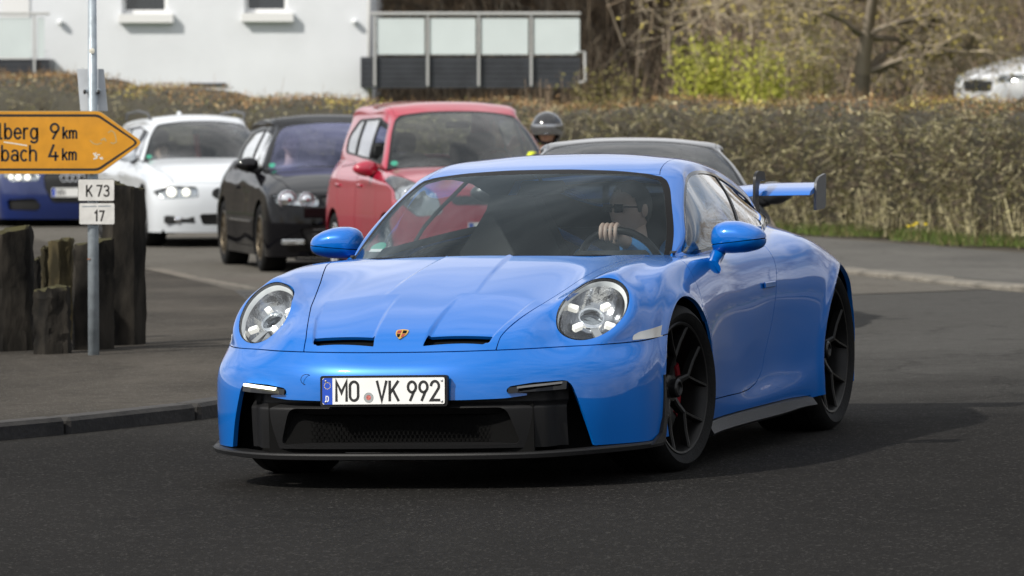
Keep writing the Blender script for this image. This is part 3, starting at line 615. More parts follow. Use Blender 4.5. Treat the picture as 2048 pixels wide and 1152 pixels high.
    for sd in (1, -1): v = MB(); v.box((sd * .70, -.70, .27), (.24, .02, .28), rz=sd * .5); v.build('vent_backing', MAT['void'], car)
    # running-light housings
    for sd in (1, -1):
        hp = MB(); pts = [(.472, -.992), (.52, -.98), (.58, -.958), (.64, -.925), (.685, -.893)]
        V = []; 
        for i, (x, y) in enumerate(pts):
            t = i / 4; zt = .408 + .020 * t; zb = .386 + .010 * t
            V += [(sd * x, y, zb), (sd * x, y + .012, zt), (sd * x, y + .06, zt), (sd * x, y + .06, zb)]
        F = [(i * 4 + k, i * 4 + (k + 1) % 4, i * 4 + 4 + (k + 1) % 4, i * 4 + 4 + k) for i in range(4) for k in range(4)] + [(0, 1, 2, 3), (19, 18, 17, 16)]
        hp.add(V, F); hb = hp.build('running_light_housing', MAT['gloss_black'], car)
        rl = MB(); pts = [(.512, -.992), (.56, -.974), (.62, -.943), (.675, -.909)]; V = []
        for i, (x, y) in enumerate(pts):
            t = i / 3; zt = .413 + .014 * t; zb = zt - .0085
            V += [(sd * x, y - .002, zb), (sd * x, y, zt), (sd * x, y + .03, zt), (sd * x, y + .03, zb)]
        rl.add(V, [(i * 4 + k, i * 4 + (k + 1) % 4, i * 4 + 4 + (k + 1) % 4, i * 4 + 4 + k) for i in range(3) for k in range(4)] + [(0, 1, 2, 3), (15, 14, 13, 12)])
        rl.build('running_light', MAT['drl_on'] if sd < 0 else MAT['drl_off'], hb)
    tc_ = MB(); tc_.tube([(-.372 + .021 * math.cos(2 * math.pi * i / 24), -.9965 + .008 * math.cos(2 * math.pi * i / 24), .447 + .021 * math.sin(2 * math.pi * i / 24)) for i in range(25)], .0012, 5, caps=False); tc_.build('towing_cover_seam', MAT['trim_black'], car)
    # splitter: the lip follows the bumper in plan
    base = [(0, -1.05), (.2, -1.047), (.42, -1.02), (.62, -.95), (.775, -.845), (.875, -.72), (.925, -.60), (.941, -.50), (.938, -.40)]
    c = curve([(-base[i][0], base[i][1], 0) for i in range(3, 0, -1)] + [(x, y, 0) for x, y in base], 100); c = c[c[:, 0] >= -1e-6]; c[0, 0] = 0
    V = []; n = len(c)
    prof = [(-.10, .148), (-.03, .152), (-.004, .150), (.0, .143), (-.003, .127), (-.03, .122), (-.10, .118)]
    for i, p_ in enumerate(c):
        t = c[min(i + 1, n - 1)] - c[max(i - 1, 0)]; t /= np.linalg.norm(t); nx, ny = -t[1] * -1, -t[0]
        if i == 0: nx, ny = 0, -1
        for o_, z_ in prof: V.append((max(0, p_[0] + nx * o_) if i else 0, p_[1] + ny * o_, z_ + .012 * smooth(np.array((p_[0] - .5) / .5))))
    k = len(prof); F = [(i * k + j, (i + 1) * k + j, (i + 1) * k + j + 1, i * k + j + 1) for i in range(n - 1) for j in range(k - 1)]
    sp = Sheet(V, np.zeros((len(V), 3)), F); sp = sp.both()
    m = MB(); m.add(sp.V, sp.F)
    for sd in (1, -1): m.prism([(-.58, .150), (-.40, .150), (-.362, .24), (-.374, .42), (-.392, .42), (-.405, .25), (-.44, .19)], sd * .928, sd * .942, lambda u, v, w: (w, u, v))
    m.build('splitter', black, car, smooth=30)
    m = MB(); m.box((0, .15, .140), (1.50, 1.6, .02)); m.box((0, 1.3, .15), (1.60, 1.5, .03)); m.box((0, 2.7, .17), (1.2, 1.4, .03)); m.build('underbody', MAT['void'], car)
    # side skirts
    for sd in (1, -1):
        m = MB(); ys = np.linspace(.33, 1.93, 24); V = []
        for y in ys:
            xo = np.interp(y, [.33, .5, .8, 1.12, 1.45, 1.78, 1.93], [.905, .885, .872, .870, .876, .892, .905]); zt = np.interp(y, [.3, 1.7, 1.95], [.180, .190, .186]); t = smooth(np.array((y - 1.4) / .5)); 
            V += [(sd * (xo - .02), y, zt), (sd * (xo + .004), y, zt - .006), (sd * (xo + .018), y, zt - .035 + .01 * t), (sd * (xo + .026), y, zt - .048 + .012 * t), (sd * (xo + .018), y, zt - .058 + .015 * t), (sd * (xo - .15), y, zt - .055)]
        m.add(V, [(i * 6 + j, i * 6 + j + 1, i * 6 + 7 + j, i * 6 + 6 + j) for i in range(23) for j in range(5)] + [tuple(range(6)), tuple(range(143, 137, -1))])
        m.build('side_skirt', black, car, smooth=40)
        # wheel housings
    for sd in (1, -1):
        for yc, zc, r in ((0, .343, .378), (2.457, .36, .380)):
            m = MB()
            n = 30; V = []; x1 = .915 if yc == 0 else .905
            for i in range(n + 1):
                q = math.radians(-28 + 236 * i / n)
                for x, k_ in ((x1, 1.0), (x1 - .02, 1.01), (.50, 1.0)): V.append((sd * min(x, .50 if x < .6 else (x1 if yc == 0 else np.interp(yc + r * math.cos(q), [2.30, 2.84], [x - .012, x - .135]))), yc + r * k_ * math.cos(q), zc + r * k_ * math.sin(q)))
            m.add(V, [(i * 3 + j, i * 3 + j + 1, i * 3 + 4 + j, i * 3 + 3 + j) for i in range(n) for j in range(2)] + [tuple(3 * i + 2 for i in range(n + 1))])
            m.build('wheel_housing', MAT['void'], car)
    # ---- greenhouse
    Gs = Sheet.grid(GN, 220, 150, mirror_v_end=True); u, v = Gs.U[:, 0], Gs.U[:, 1]
    WS = [(-1, 3.97), (1.5, 3.95), (2.6, 3.93), (3.35, 3.97), (3.72, 4.08), (3.93, 4.5), (4.05, 5.6), (4.12, 7), (4.12, 10), (-1, 10)]
    fw = sdpoly(Gs.U, WS)
    ws = Gs.cut(fw); body = Gs.cut(-fw)
    band = ws.cut(-sdpoly(ws.U, rpoly([(-.35, 4.2), (2.4, 4.16), (3.45, 4.22), (3.78, 4.8), (3.84, 10), (.05, 10, 0), (.05, 5.2)], .15)) * .12)
    glass = ws.cut(sdpoly(ws.U, rpoly([(-.35, 4.2), (2.4, 4.16), (3.45, 4.22), (3.78, 4.8), (3.84, 10), (.05, 10, 0), (.05, 5.2)], .15)) * .12)
    w_ = sobj('windscreen', glass.both(), MAT['glass_dark'], car); sobj('windscreen_border', band.both().rim(.006), MAT['frit'], w_)
    fwn = np.where(body.U[:, 1] < 3.4, sdpoly(body.V[:, [1, 2]], curve(WIN, 120, True)), -1)
    trimr = body.cut(fwn); body = body.cut(-fwn)
    ins = sdpoly(trimr.V[:, [1, 2]], curve(WIN, 120, True)) - .013
    gl = trimr.cut(ins); tr = trimr.cut(-ins)
    bp = np.array([(1.70, 1.20), (1.62, 1.087), (1.56, 1.03), (1.49, .964), (1.45, .88)])
    dl = sdline(gl.V[:, [1, 2]], bp); pil = gl.cut(.011 - dl); gl = gl.cut(dl - .011)
    for s in (0, 1):
        f_ = (lambda q: q) if s == 0 else MX
        t_ = sobj('side_window_frame', f_(tr).rim(.012), MAT['gloss_black'], car); sobj('window_divider', f_(pil).rim(.01), trim, t_)
        sobj('side_window', f_(gl.offset(-.004)), MAT['glass_side'], car)
    RW = rpoly([(7.3, 5.0), (9.6, 4.6), (9.9, 5), (9.9, 12, 0), (7.1, 12, 0)], .25)
    fr_ = sdpoly(body.U, RW); rw = body.cut(fr_ * .2); body = body.cut(-fr_ * .2)
    sobj('rear_window', rw.offset(-.004).both(), MAT['glass_rear'], car)
    rf = np.minimum(body.U[:, 1] - 4.12, np.minimum(body.U[:, 0] - 3.9, 7.3 - body.U[:, 0])) * .12
    roof, side = body.split(rf, G * .7)
    sobj('roof', roof.both().rim(.012), blue, car); sobj('roof_pillars', side.both().rim(.012), blue, car)
    Ci = Sheet.grid(GN, 80, 50, mirror_v_end=True).offset(-.014)
    Ci = Ci.cut(-sdpoly(Ci.U, [(-1, 4.15), (3.6, 4.15), (3.9, 4.7), (3.9, 12), (-1, 12)]) * .12); Ci = Ci.cut(-np.where(Ci.U[:, 1] < 3.6, sdpoly(Ci.V[:, [1, 2]], WIN) - .02, -1)); Ci = Ci.cut(-sdpoly(Ci.U, RW) * .2)
    sobj('roof_lining', Ci.both(), MAT['interior'], car)
    # ---- mirrors
    for sd in (1, -1):
        tt = np.cos(np.linspace(math.pi, 0, 30)); nA = 32; V = []
        zt_ = np.interp(tt, [-1, -.9, -.75, -.5, -.2, .1, .5, .8, .93, 1], [.30, .66, .86, .98, 1.0, .96, .76, .50, .30, .10]); zb_ = np.interp(tt, [-1, -.9, -.6, -.2, .3, .7, .9, 1], [-.45, -.86, -.98, -1.0, -.95, -.80, -.62, -.35])
        def shell(sc_, yo=0.0):
            V = []
            for x_, zt, zb in zip(tt, zt_, zb_):
                zc2, hh = (zt + zb) / 2, (zt - zb) / 2 * (sc_ if abs(x_) < .999 else .15); dp = (1 - abs(x_) ** 3.2) ** .42 if abs(x_) < .999 else .05
                for k in range(nA):
                    q = 2 * math.pi * k / nA; cy, cz = math.cos(q), math.sin(q); cy = math.copysign(abs(cy) ** .85, cy); cz = math.copysign(abs(cz) ** .85, cz)
                    V.append((sd * (.897 + x_ * .117 * sc_), .885 + (-.098 * cy if cy > 0 else -.040 * cy) * dp * sc_, .924 + (zc2 + hh * cz) * .069))
            F = [(i * nA + k, i * nA + (k + 1) % nA, (i + 1) * nA + (k + 1) % nA, (i + 1) * nA + k) for i in range(29) for k in range(nA)] + [tuple(range(nA))[::-1], tuple(range(29 * nA, 30 * nA))]
            return V, (F if sd < 0 else [f[::-1] for f in F])
        V, F = shell(1.0); caps = F[-2:]; sh_ = Sheet(np.array(V), np.zeros((len(V), 3)), F[:-2] + [(c_[0], c_[k], c_[k + 1]) for c_ in caps for k in range(1, nA - 1)])
        sh_.renorm()
        ln_ = .906 + .10 * (abs(sh_.V[:, 0]) - .897) * 1.0
        a_ = sh_.cut(sh_.V[:, 2] - ln_ - .0022); b_ = sh_.cut(ln_ - sh_.V[:, 2] - .0022)
        mr = sobj('wing_mirror', a_.rim(.004), blue, car); sobj('mirror_lower_shell', b_.rim(.004), blue, mr)
        m = MB(); m.add(*shell(.965)); m.build('mirror_core', MAT['void'], mr, smooth='all')
        m = MB(); m.box((sd * .897, .936, .925), (.17, .004, .085), b=.002); m.build('mirror_glass', MAT['chrome'], mr)
        m = MB(); m.tube([(sd * .822, .885, .900), (sd * .814, .872, .872), (sd * .808, .84, .845), (sd * .814, .77, .822), (sd * .828, .69, .800)], [.030, .030, .027, .026, .036], 14, up=(0, .5, 1), sx=1.15); m.build('mirror_arm', blue, mr, smooth=50)
    # ---- rear wing on swan necks
    def foil(c0, zc_, ch, th, n=14):
        P_ = []
        for i in range(n + 1): t = i / n; P_.append((c0 + ch * t, zc_ + th * (1.9 * math.sqrt(t) * (1 - t) + .04) + .05 * t))
        for i in range(n, -1, -1): t = i / n; P_.append((c0 + ch * t, zc_ - th * .55 * (1.9 * math.sqrt(t) * (1 - t)) + .05 * t))
        return P_
    m = MB(); xs = np.linspace(-.60, .60, 25); V = []
    for x in xs:
        P_ = foil(3.06, 1.030 - .012 * (1 - smooth(np.array((abs(x) - .12) / .25))), .27, .022); k = len(P_); V += [(x, a, b) for a, b in P_]
    m.add(V, [(i * k + j, i * k + (j + 1) % k, (i + 1) * k + (j + 1) % k, (i + 1) * k + j) for i in range(24) for j in range(k)] + [tuple(range(k)), tuple(range(24 * k, 25 * k))[::-1]])
    wg = m.build('rear_wing', blue, car, smooth=40)
    for sd in (1, -1):
        m = MB(); m.prism(rpoly([(3.13, .958, .015), (3.15, 1.085, .02), (3.20, 1.108, .015), (3.32, 1.122, .015), (3.30, .962, .03)], n=4), sd * .598, sd * .610, lambda a, b, w: (w, a, b)); m.build('end_plate', MAT['satin_grey'], wg, smooth=30)
        m = MB(); m.prism(rpoly([(3.02, .80, 0), (2.985, .98, .05), (3.005, 1.125, .04), (3.05, 1.145, .03), (3.16, 1.138, .02), (3.17, 1.095, .01), (3.09, 1.10, .01), (3.055, 1.07, .03), (3.05, .98, .05), (3.12, .80, 0)], n=4), sd * .352, sd * .364, lambda a, b, w: (w, a, b)); m.build('swan_neck', MAT['satin_black'], wg, smooth=30)
    # ---- number plate
    pl = MB(); xo, pc, pz, tl = -.0268, -1.052, .4026, .064
    fp = lambda a, b, w: (xo + a, pc + b * math.sin(tl) - w * math.cos(tl), pz + b * math.cos(tl) + w * math.sin(tl))
    rr = lambda hw, hh, r: rpoly([(-hw, -hh), (hw, -hh), (hw, hh), (-hw, hh)], r, 5)
    ho = MB().prism(rr(.268, .062, .012), -.022, .0, fp).build('plate_holder', trim, car, smooth=30)
    lp = MB().prism(rr(.260, .055, .010), .0, .003, fp).build('number_plate', MAT['plate_black'], car, smooth=30)
    MB().prism(rr(.2575, .0525, .008), .003, .0036, fp).build('plate_face', MAT['plate_white'], lp)
    MB().prism([(-.2575 + .008, -.0525), (-.215, -.0525), (-.215, .0525), (-.2575 + .008, .0525), (-.2575, .045), (-.2575, -.045)], .0036, .0041, fp).build('country_band', MAT['plate_blue'], lp)
    W_ = .0105
    for t_, x_ in (('MO', -.198), ('VK', -.026), ('992', .104)):
        for ch in t_:
            tx = MB(); st, _ = text_strokes(ch, x_, -.0375, .075, .21, .92); x_ += (GL[ch][0] + (.21 if t_ != '992' else .22)) * .075 * .92
            for s_ in st: ribbon(tx, s_, W_, fp, .0036, .0047)
            tx.build('registration_letter', MAT['plate_black'], lp, fix=False)
    tx = MB(); st, _ = text_strokes('D', -.242, -.040, .020)
    for s_ in st: ribbon(tx, s_, .0038, fp, .0041, .0045)
    tx.build('country_letter', MAT['plate_white'], lp, fix=False)
    tx = MB()
    for k in range(12): q = math.pi * k / 6; tx.prism(rr(.0016, .0016, .0005), .0041, .0044, lambda a, b, w, q=q: fp(a - .236 + .013 * math.cos(q), b + .022 + .013 * math.sin(q), w))
    tx.build('country_stars', MAT['star_yellow'], lp)
    dk = [(.0205 * math.cos(2 * math.pi * k / 24) - .062, .0205 * math.sin(2 * math.pi * k / 24) - .026) for k in range(24)]
    MB().prism(dk, .0036, .0046, fp).build('registration_seal', MAT['seal_grey'], lp)
    dk = [((a + .062) * .5 - .062, (b + .026) * .5 - .026) for a, b in dk]; MB().prism(dk, .0046, .005, fp).build('seal_crest', MAT['seal_red'], lp)
    for a, b in ((-.243, .040), (-.243, -.043), (.246, .040), (.246, -.043)): tx = MB(); tx.ball(fp(a, b, .0045), (.005, .003, .005), 8, 6); tx.build('plate_screw', MAT['alu'], lp, smooth='all')
    # ---- wheels
    build_sport_wheel(car, 1, 0, .343, .2715, .895, .255, -7)
    build_sport_wheel(car, -1, 0, .343, .2715, .895, .255, -7)
    build_sport_wheel(car, 1, 2.457, .361, .284, .848, .315, 0)
    build_sport_wheel(car, -1, 2.457, .361, .284, .848, .315, 0)
    # ---- cabin
    m = MB(); m.box((0, .62, .78), (1.36, .55, .10), b=.04); m.box((0, .45, .70), (1.36, .5, .30)); m.box((.345, .80, .842), (.34, .14, .05), b=.02, rx=.2); m.build('dashboard', MAT['interior'], car, smooth=40)
    m = MB(); m.box((0, 1.3, .30), (1.5, 2.0, .06)); m.box((0, 2.05, .66), (1.3, .08, .55)); m.box((.72, 1.2, .56), (.05, 1.7, .52), b=.01); m.box((-.72, 1.2, .56), (.05, 1.7, .52), b=.01); m.build('cabin_tub', MAT['interior'], car)
    m = MB()
    m.tube([(-.56, 1.95, .5), (-.53, 1.93, .95), (-.42, 1.93, 1.13), (0, 1.93, 1.16), (.42, 1.93, 1.13), (.53, 1.93, .95), (.56, 1.95, .5)], .02, 10); m.tube([(-.5, 1.93, 1.05), (.5, 1.93, .55)], .018, 8); m.tube([(.5, 1.93, 1.05), (-.5, 1.93, .55)], .018, 8)
    m.build('roll_bar', MAT['cage_blue'], car, smooth=60)
    for sx in (.36, -.36):
        m = MB(); pr = [(0, 1.10, .42, .23), (0, 1.35, .40, .25), (0, 1.52, .50, .25), (0, 1.60, .70, .25), (0, 1.66, .85, .23), (0, 1.70, .95, .17), (0, 1.71, 1.03, .12), (0, 1.70, 1.09, .10)]
        V = []
        for _, y, z, w in pr:
            for t in (-1, -.8, -.4, 0, .4, .8, 1): V.append((sx + w * t, y - .05 * abs(t) ** 3, z + .0))
            for t in (1, .4, -.4, -1): V.append((sx + w * t, y + .07, z))
        m.add(V, [(i * 11 + j, i * 11 + (j + 1) % 11, (i + 1) * 11 + (j + 1) % 11, (i + 1) * 11 + j) for i in range(7) for j in range(11)] + [tuple(range(11)), tuple(range(87, 76, -1))]); m.build('seat', MAT['seat'], car, smooth=60)
    c = Vector((.335, 1.005, .795)); m = MB(); ax = Vector((0, -math.sin(.35) * -1, 0)); n = 40; V = []
    rt = Matrix.Rotation(math.radians(22), 3, 'X')
    P_ = [c + rt @ Vector((.180 * math.cos(2 * math.pi * i / n), 0, .175 * math.sin(2 * math.pi * i / n))) for i in range(n + 1)]
    m.tube(P_, .0165, 10, caps=False, up=rt @ Vector((0, 1, 0)))
    for a in (0, math.pi, -math.pi / 2): m.tube([c, c + rt @ Vector((.17 * math.cos(a), 0, .17 * math.sin(a)))], [.028, .014], 8)
    m.ball(c, (.05, .03, .05), 14, 8); m.build('steering_wheel', MAT['satin_black'], car, smooth=60)
    m = MB(); m.box((0, .99, 1.145), (.20, .03, .055), b=.012); m.tube([(0, .97, 1.17), (0, .93, 1.195)], .008, 6); m.build('rear_view_mirror', MAT['trim_black'], car, smooth=40)
    # emission sticker low in the windscreen corner
    stk(car, (-.60, .56, .915), G=None)
    return car

def stk(car, p, G=None):
    m = MB(); n = Vector((-.15, -.52, .84)).normalized(); a = n.cross(Vector((0, 0, 1))).normalized() * -1; b = n.cross(a) * -1
    b = b if b.z > 0 else -b
    c = Vector(p); f = lambda u, v, w: tuple(c + a * u + b * v + n * w)
    k = [(.036 * math.cos(2 * math.pi * i / 24), .036 * math.sin(2 * math.pi * i / 24)) for i in range(24)]
    o = m.prism(k, -.001, 0, f).build('windscreen_sticker', MAT['sticker_green'], car)
    MB().prism([(-.030, -.034), (.030, -.034), (.030, -.014), (-.030, -.014)], 0, .0005, f).build('sticker_label', MAT['plate_white'], o)

def thing_part(name, parent):
    o = bpy.data.objects.new(name, None); bpy.context.scene.collection.objects.link(o); o.parent = parent; return o

def build_sport_wheel(car, sd, y, z, R, face, width, steer):
    """tyre, rim, five Y spokes, centre lock, disc and caliper"""
    w = thing_part('wheel', car); w.location = (sd * (face - .12), y, z); w.rotation_euler = (0, 0, math.radians(steer))
    T = z; hw = width / 2; fx = .12   # local x of the rim face
    o = MB().lathe([(R - .012, fx - .02), (R + .002, fx + .004), (R + .022, fx + .018), (T * .5 + R * .5, fx + .024), (T - .022, fx + .014), (T - .007, fx - .004), (T, fx - .03), (T, fx - width + .03), (T - .02, fx - width + .01), (R, fx - width + .01)], 72)
    o.V = [(v[0] * sd, v[1], v[2]) for v in o.V]; o.build('tyre', MAT['tyre'], w, smooth=50)
    m = MB(); g = []
    for k in range(4):
        a = fx - .05 - k * (width - .1) / 3
        m.lathe([(T + .0015, a - .004), (T + .0015, a + .004)], 72)
    m.V = [(v[0] * sd, v[1], v[2]) for v in m.V]; m.build('tread_groove', MAT['void'], w, fix=False)
    rm = MB().lathe([(R + .001, fx + .002), (R - .004, fx + .006), (R - .012, fx + .004), (R - .020, fx - .012), (R - .030, fx - .05), (R - .034, fx - width + .05), (R - .01, fx - width + .03)], 72)
    rm.V = [(v[0] * sd, v[1], v[2]) for v in rm.V]; rim = rm.build('rim', MAT['rim_black'], w, smooth=40)
    sp = MB(); rj = .47 * R; rimr = R - .014
    def spoke(p0, p1, w0, w1, x0, x1, t0, t1):
        a = Vector((0, p0[0], p0[1])); b = Vector((0, p1[0], p1[1])); d = (b - a).normalized(); nrm = Vector((0, -d.z, d.y)); V = []
        for p_, ww, xx, tt in ((a, w0, x0, t0), (a * .5 + b * .5, (w0 + w1) / 2, (x0 + x1) / 2 - .004, (t0 + t1) / 2), (b, w1, x1, t1)):
            for s1, s2 in ((-1, 0), (-.45, 1), (.45, 1), (1, 0), (.8, -3), (-.8, -3)):
                q = p_ + nrm * ww * s1; V.append((sd * (xx + (s2 * .007 if s2 > 0 else s2 / 3 * tt)), q.y, q.z))
        sp.add(V, [(i * 6 + j, i * 6 + (j + 1) % 6, i * 6 + 6 + (j + 1) % 6, i * 6 + 6 + j) for i in range(2) for j in range(6)] + [(0, 1, 2, 3, 4, 5), (17, 16, 15, 14, 13, 12)])
    for k in range(5):
        q = math.radians(72 * k + 18); h0 = (.040 * math.cos(q), .040 * math.sin(q)); j = (rj * math.cos(q), rj * math.sin(q))
        spoke(h0, j, .018, .012, fx - .045, fx - .022, .035, .028)
        for e in (-1, 1):
            qa = q + e * math.radians(19); spoke(j, (rimr * math.cos(qa), rimr * math.sin(qa)), .0085, .008, fx - .022, fx - .004, .026, .03)
    sp.build('spokes', MAT['rim_black'], rim, smooth=25)
    h = MB().lathe([(.062, fx - .085), (.060, fx - .045), (.052, fx - .036), (.040, fx - .036), (.038, fx - .010), (.030, fx - .004), (.026, fx - .004), (.022, fx - .014), (.0001, fx - .014)], 24)
    h.V = [(v[0] * sd, v[1], v[2]) for v in h.V]; h.build('centre_lock', MAT['satin_black'], w, smooth=30)
    dc = MB().lathe([(.205, fx - .12), (.205, fx - .095), (.12, fx - .095), (.12, fx - .12)], 48, closed=True)
    dc.V = [(v[0] * sd, v[1], v[2]) for v in dc.V]; dc.build('brake_disc', MAT['steel_dark'], w, smooth=30)
    bk = MB().lathe([(R - .035, fx - .135), (.0001, fx - .135)], 48); bk.V = [(v[0] * sd, v[1], v[2]) for v in bk.V]; bk.build('wheel_back', MAT['void'], w)
    c = MB(); V = []; side_ = 1 if y < 1 else -1      # caliper behind the axle in front, ahead of it at the rear
    for i in range(9):
        q = math.radians((-38 + 64 * i / 8)) if side_ > 0 else math.radians(180 - 42 + 84 * i / 8)
        for r, x in ((.168, fx - .14), (.212, fx - .14), (.214, fx - .10), (.205, fx - .088), (.172, fx - .086)): V.append((sd * x, r * math.cos(q), r * math.sin(q)))
    c.add(V, [(i * 5 + j, i * 5 + (j + 1) % 5, i * 5 + 5 + (j + 1) % 5, i * 5 + 5 + j) for i in range(8) for j in range(5)] + [(0, 1, 2, 3, 4), (44, 43, 42, 41, 40)]); c.build('brake_caliper', MAT['caliper_red'], w, smooth=40)

def build_driver():
    """the driver, looking to his right with one hand on top of the wheel"""
    p, sh = bust('driver', 'grey-haired driver in sunglasses and blue shirt at the wheel of the sports car', 'person', (.275, 1.34, 1.03), CAR_M, MAT['cloth_blue'], MAT['skin_pale'], MAT['hair_grey'], look=-.45, glasses=True)
    Mi = (Matrix.Translation((.275, 1.34, 1.03)) @ Matrix.Rotation(-.45, 4, 'Z')).inverted()
    L = lambda v: tuple(Mi @ Vector(v))
    h = hand_on(None, (.305, .945, .955), (-1, 0, 0), (0, -.2, 1), None, -1); h.tube([(.305, 1.02, .925), (.318, 1.06, .915), (.36, 1.14, .88)], [.026, .028, .034], 12); h.V = [L(v) for v in h.V]; h.build('hand', MAT['skin_pale'], p, smooth='all')
    t = MB(); t.tube([(.33, 1.10, .895), (.40, 1.20, .835), (.47, 1.27, .76), (.48, 1.34, .80), (.46, 1.40, .84), (.43, 1.42, .86)], [.040, .048, .055, .060, .064, .06], 14); t.tube([(.06, 1.40, .82), (.02, 1.28, .72), (.10, 1.12, .72), (.17, 1.04, .76)], [.062, .055, .045, .035], 12); t.V = [L(v) for v in t.V]; t.build('sleeve', MAT['cloth_blue'], p, smooth='all')
    h = hand_on(None, (.165, .985, .80), (0, 0, 1), (-1, 0, 0), None, 1); h.V = [L(v) for v in h.V]; h.build('hand', MAT['skin_pale'], p, smooth='all')
# ------------------------------------------------------------------ everyday cars in the queue
def plan_pt(sp, c, inset):
    """columns 0..21 of the body net: a point of the plan outline, pulled in by inset"""
    w, yf, yr, wb = sp['w'] / 2, sp['yf'], sp['yr'], sp['wb']; bow = sp.get('bow', .16); rb = sp.get('rbow', .10)
    fx = [0, .25, .50, .72, .875, .965, 1.0]; fy = [0, .02, .10, .26, .50, .80, 1.25]
    if c <= 6:
        x = fx[c] * (w - inset * .8) ; y = yf + inset * (1 - .45 * (c / 6) ** 2) + fy[c] * bow * 2.2
    elif c <= 15:
        ys = np.array([-.24, 0, .24, .55, .90, 1.20, 1.50, wb - .72, wb - .35]); ys[3:7] = np.interp(ys[3:7], [.24, 1.50, ], [.24, max(1.5, wb - 1.1)])
        x = w - inset; y = ys[c - 7]
        x -= .012 * math.exp(-((y - wb * .5) / .5) ** 2)
    else:
        k = 21 - c; gx = [0, .45, .80, .95, 1.0, 1.0][k]; gy = [0, .03, .14, .34, .62, .9][k]
        x = gx * (w - inset); y = yr - inset * (1 - k * .12) - gy * (rb * 1.0 + .12 * k)
        if c == 16: y = wb + .02; x = w - inset
        if c == 17: y = max(wb + .3, yr - .45); x = (w - inset) * .995
    return x, y
def car_net(sp):
    """body net (22 x 10) and greenhouse stations from a handful of dimensions"""
    w = sp['w'] / 2; zs = [sp['zb'], sp['zb'] + .12, sp['zb'] + .26, sp['zn'] - .12, sp['zn']]
    ins = [.035, .012, .0, .004, .03]
    belt = lambda y: np.interp(y, [0, sp['wb']], sp['belt']); bw = sp['bw'] / 2
    cow = curve([(-sp['cowl'][1] * 0 + 0, sp['cowl'][0], 0), (bw * .35, sp['cowl'][0] + .02, 0), (bw * .7, sp['cowl'][0] + .12, 0), (bw * .92, sp['cowl'][1] - .10, 0), (bw, sp['cowl'][1], 0)], 60)
    zc = sp['zc']; net = []
    tail = curve([(bw * .98, sp['ry'] - .25, 0), (bw * .93, sp['ry'] - .06, 0), (bw * .70, sp['ry'], 0), (bw * .35, sp['ry'] + .01, 0), (0, sp['ry'] + .012, 0)], 60)
    for c in range(22):
        rows = []
        side = smooth(np.array((c - 4) / 3.5)) * (1 - smooth(np.array((c - 16) / 3.)))
        for z, i_ in zip(zs, ins):
            zz = z + side * (0 if z < .5 else .06 * (z - .5)); rows.append((*plan_pt(sp, c, i_ * (1 - side * .6)), zz))
        # inner end of the column
        if c <= 6:
            t = [0, .17, .36, .55, .74, .90, 1][c]; q = cow[int(t * 59)]; zi = zc - .012 * (q[0] / bw) ** 2 + (belt(.5) - zc) * (q[0] / bw) ** 6; P9 = np.array((q[0], q[1], zi))
        elif c <= 17:
            y0 = rows[4][1]; ys = np.interp(c, [6, 17], [sp['cowl'][1], sp['ry'] - .30]); xb = bw + .012 - .03 * ((c - 11) / 6) ** 2; P9 = np.array((min(xb, bw + .01) if c > 6 else bw, ys, belt(ys)))
        else:
            q = tail[int((c - 17) / 4 * 59)]; P9 = np.array((q[0], q[1], sp['zr']))
        P4 = np.array(rows[4])
        hoodish = 1 - smooth(np.array((c - 4.) / 3.)); tailish = smooth(np.array((c - 16) / 2.5))
        for t, bul in ((.10, .36), (.34, .66), (.62, .87), (.86, .97)):
            p = P4 + (P9 - P4) * t
            ph = P4 + (P9 - P4) * t; ph[2] = P4[2] + (P9[2] - P4[2]) * (bul * .62 + t * .38)
            psd = P4.copy(); tt = [.25, .52, .78, .94][[.10, .34, .62, .86].index(t)]
            psd = P4 + (P9 - P4) * tt; psd[0] = P4[0] - (P4[0] - P9[0]) * tt ** 2.6
            pt = P4 + (P9 - P4) * tt; 
            if tailish > 0: pt[0] = P4[0] + (P9[0] - P4[0]) * tt ** 1.6; pt[1] = P4[1] + (P9[1] - P4[1]) * tt ** 1.5
            rows.append(tuple(ph * hoodish + (psd * (1 - tailish) + pt * tailish) * (1 - hoodish)))
        rows.append(tuple(P9)); net.append(rows)
    rw, rs = sp['rw'] / 2, sp['rw'] / 2 - .05
    hz, (hc, hs) = sp['hz'], sp['hy']; A = np.array((bw, sp['cowl'][1], belt(.5))); H = np.array((rs, hs, hz - .05))
    zroof = lambda y: sp['h'] - sp.get('rdrop', .04) * ((y - sp['peak']) / 1.0) ** 2
    st = []
    for t in (0, .12, .36, .68, 1.0):
        pil = A + (H - A) * t; pil[2] += .03 * math.sin(math.pi * t); y = pil[1] + .10 * min(1, t * 5)
        b = np.array((bw + .01 * min(1, t * 4), y, belt(y))); wt = np.array((pil[0] + .035, y - .02, pil[2] - .05 * min(1, t * 4))) if t > 0 else A
        if t > 0 and wt[2] < b[2] + .02: wt[2] = b[2] + .02
        cr_ = np.array((pil[0] + .024, y - .03, pil[2] - .015)) if t > 0 else A
        cen = np.array((0, sp['cowl'][0] + (hc - sp['cowl'][0]) * t, zc + (hz - zc) * t + .035 * math.sin(math.pi * t)))
        st.append((tuple(b), tuple(wt), tuple(cr_), tuple(pil if t > 0 else A), tuple(cen)))
    ye, yg = sp['re'], sp['ry']                     # roof end, rear glass foot
    for t in (.08, .30, .62, 1.0):
        y = hs + (ye - hs) * t; zr_ = zroof(y); b = (bw - .01 - .02 * t, y + .1, belt(y)); 
        st.append((b, (rw - .005, y + .06, zr_ - .12), (rw - .012, y + .05, zr_ - .075), (rs, y + .03, zr_ - .045), (0, y, zr_)))
    zt = sp['zr']; z1 = zroof(ye)
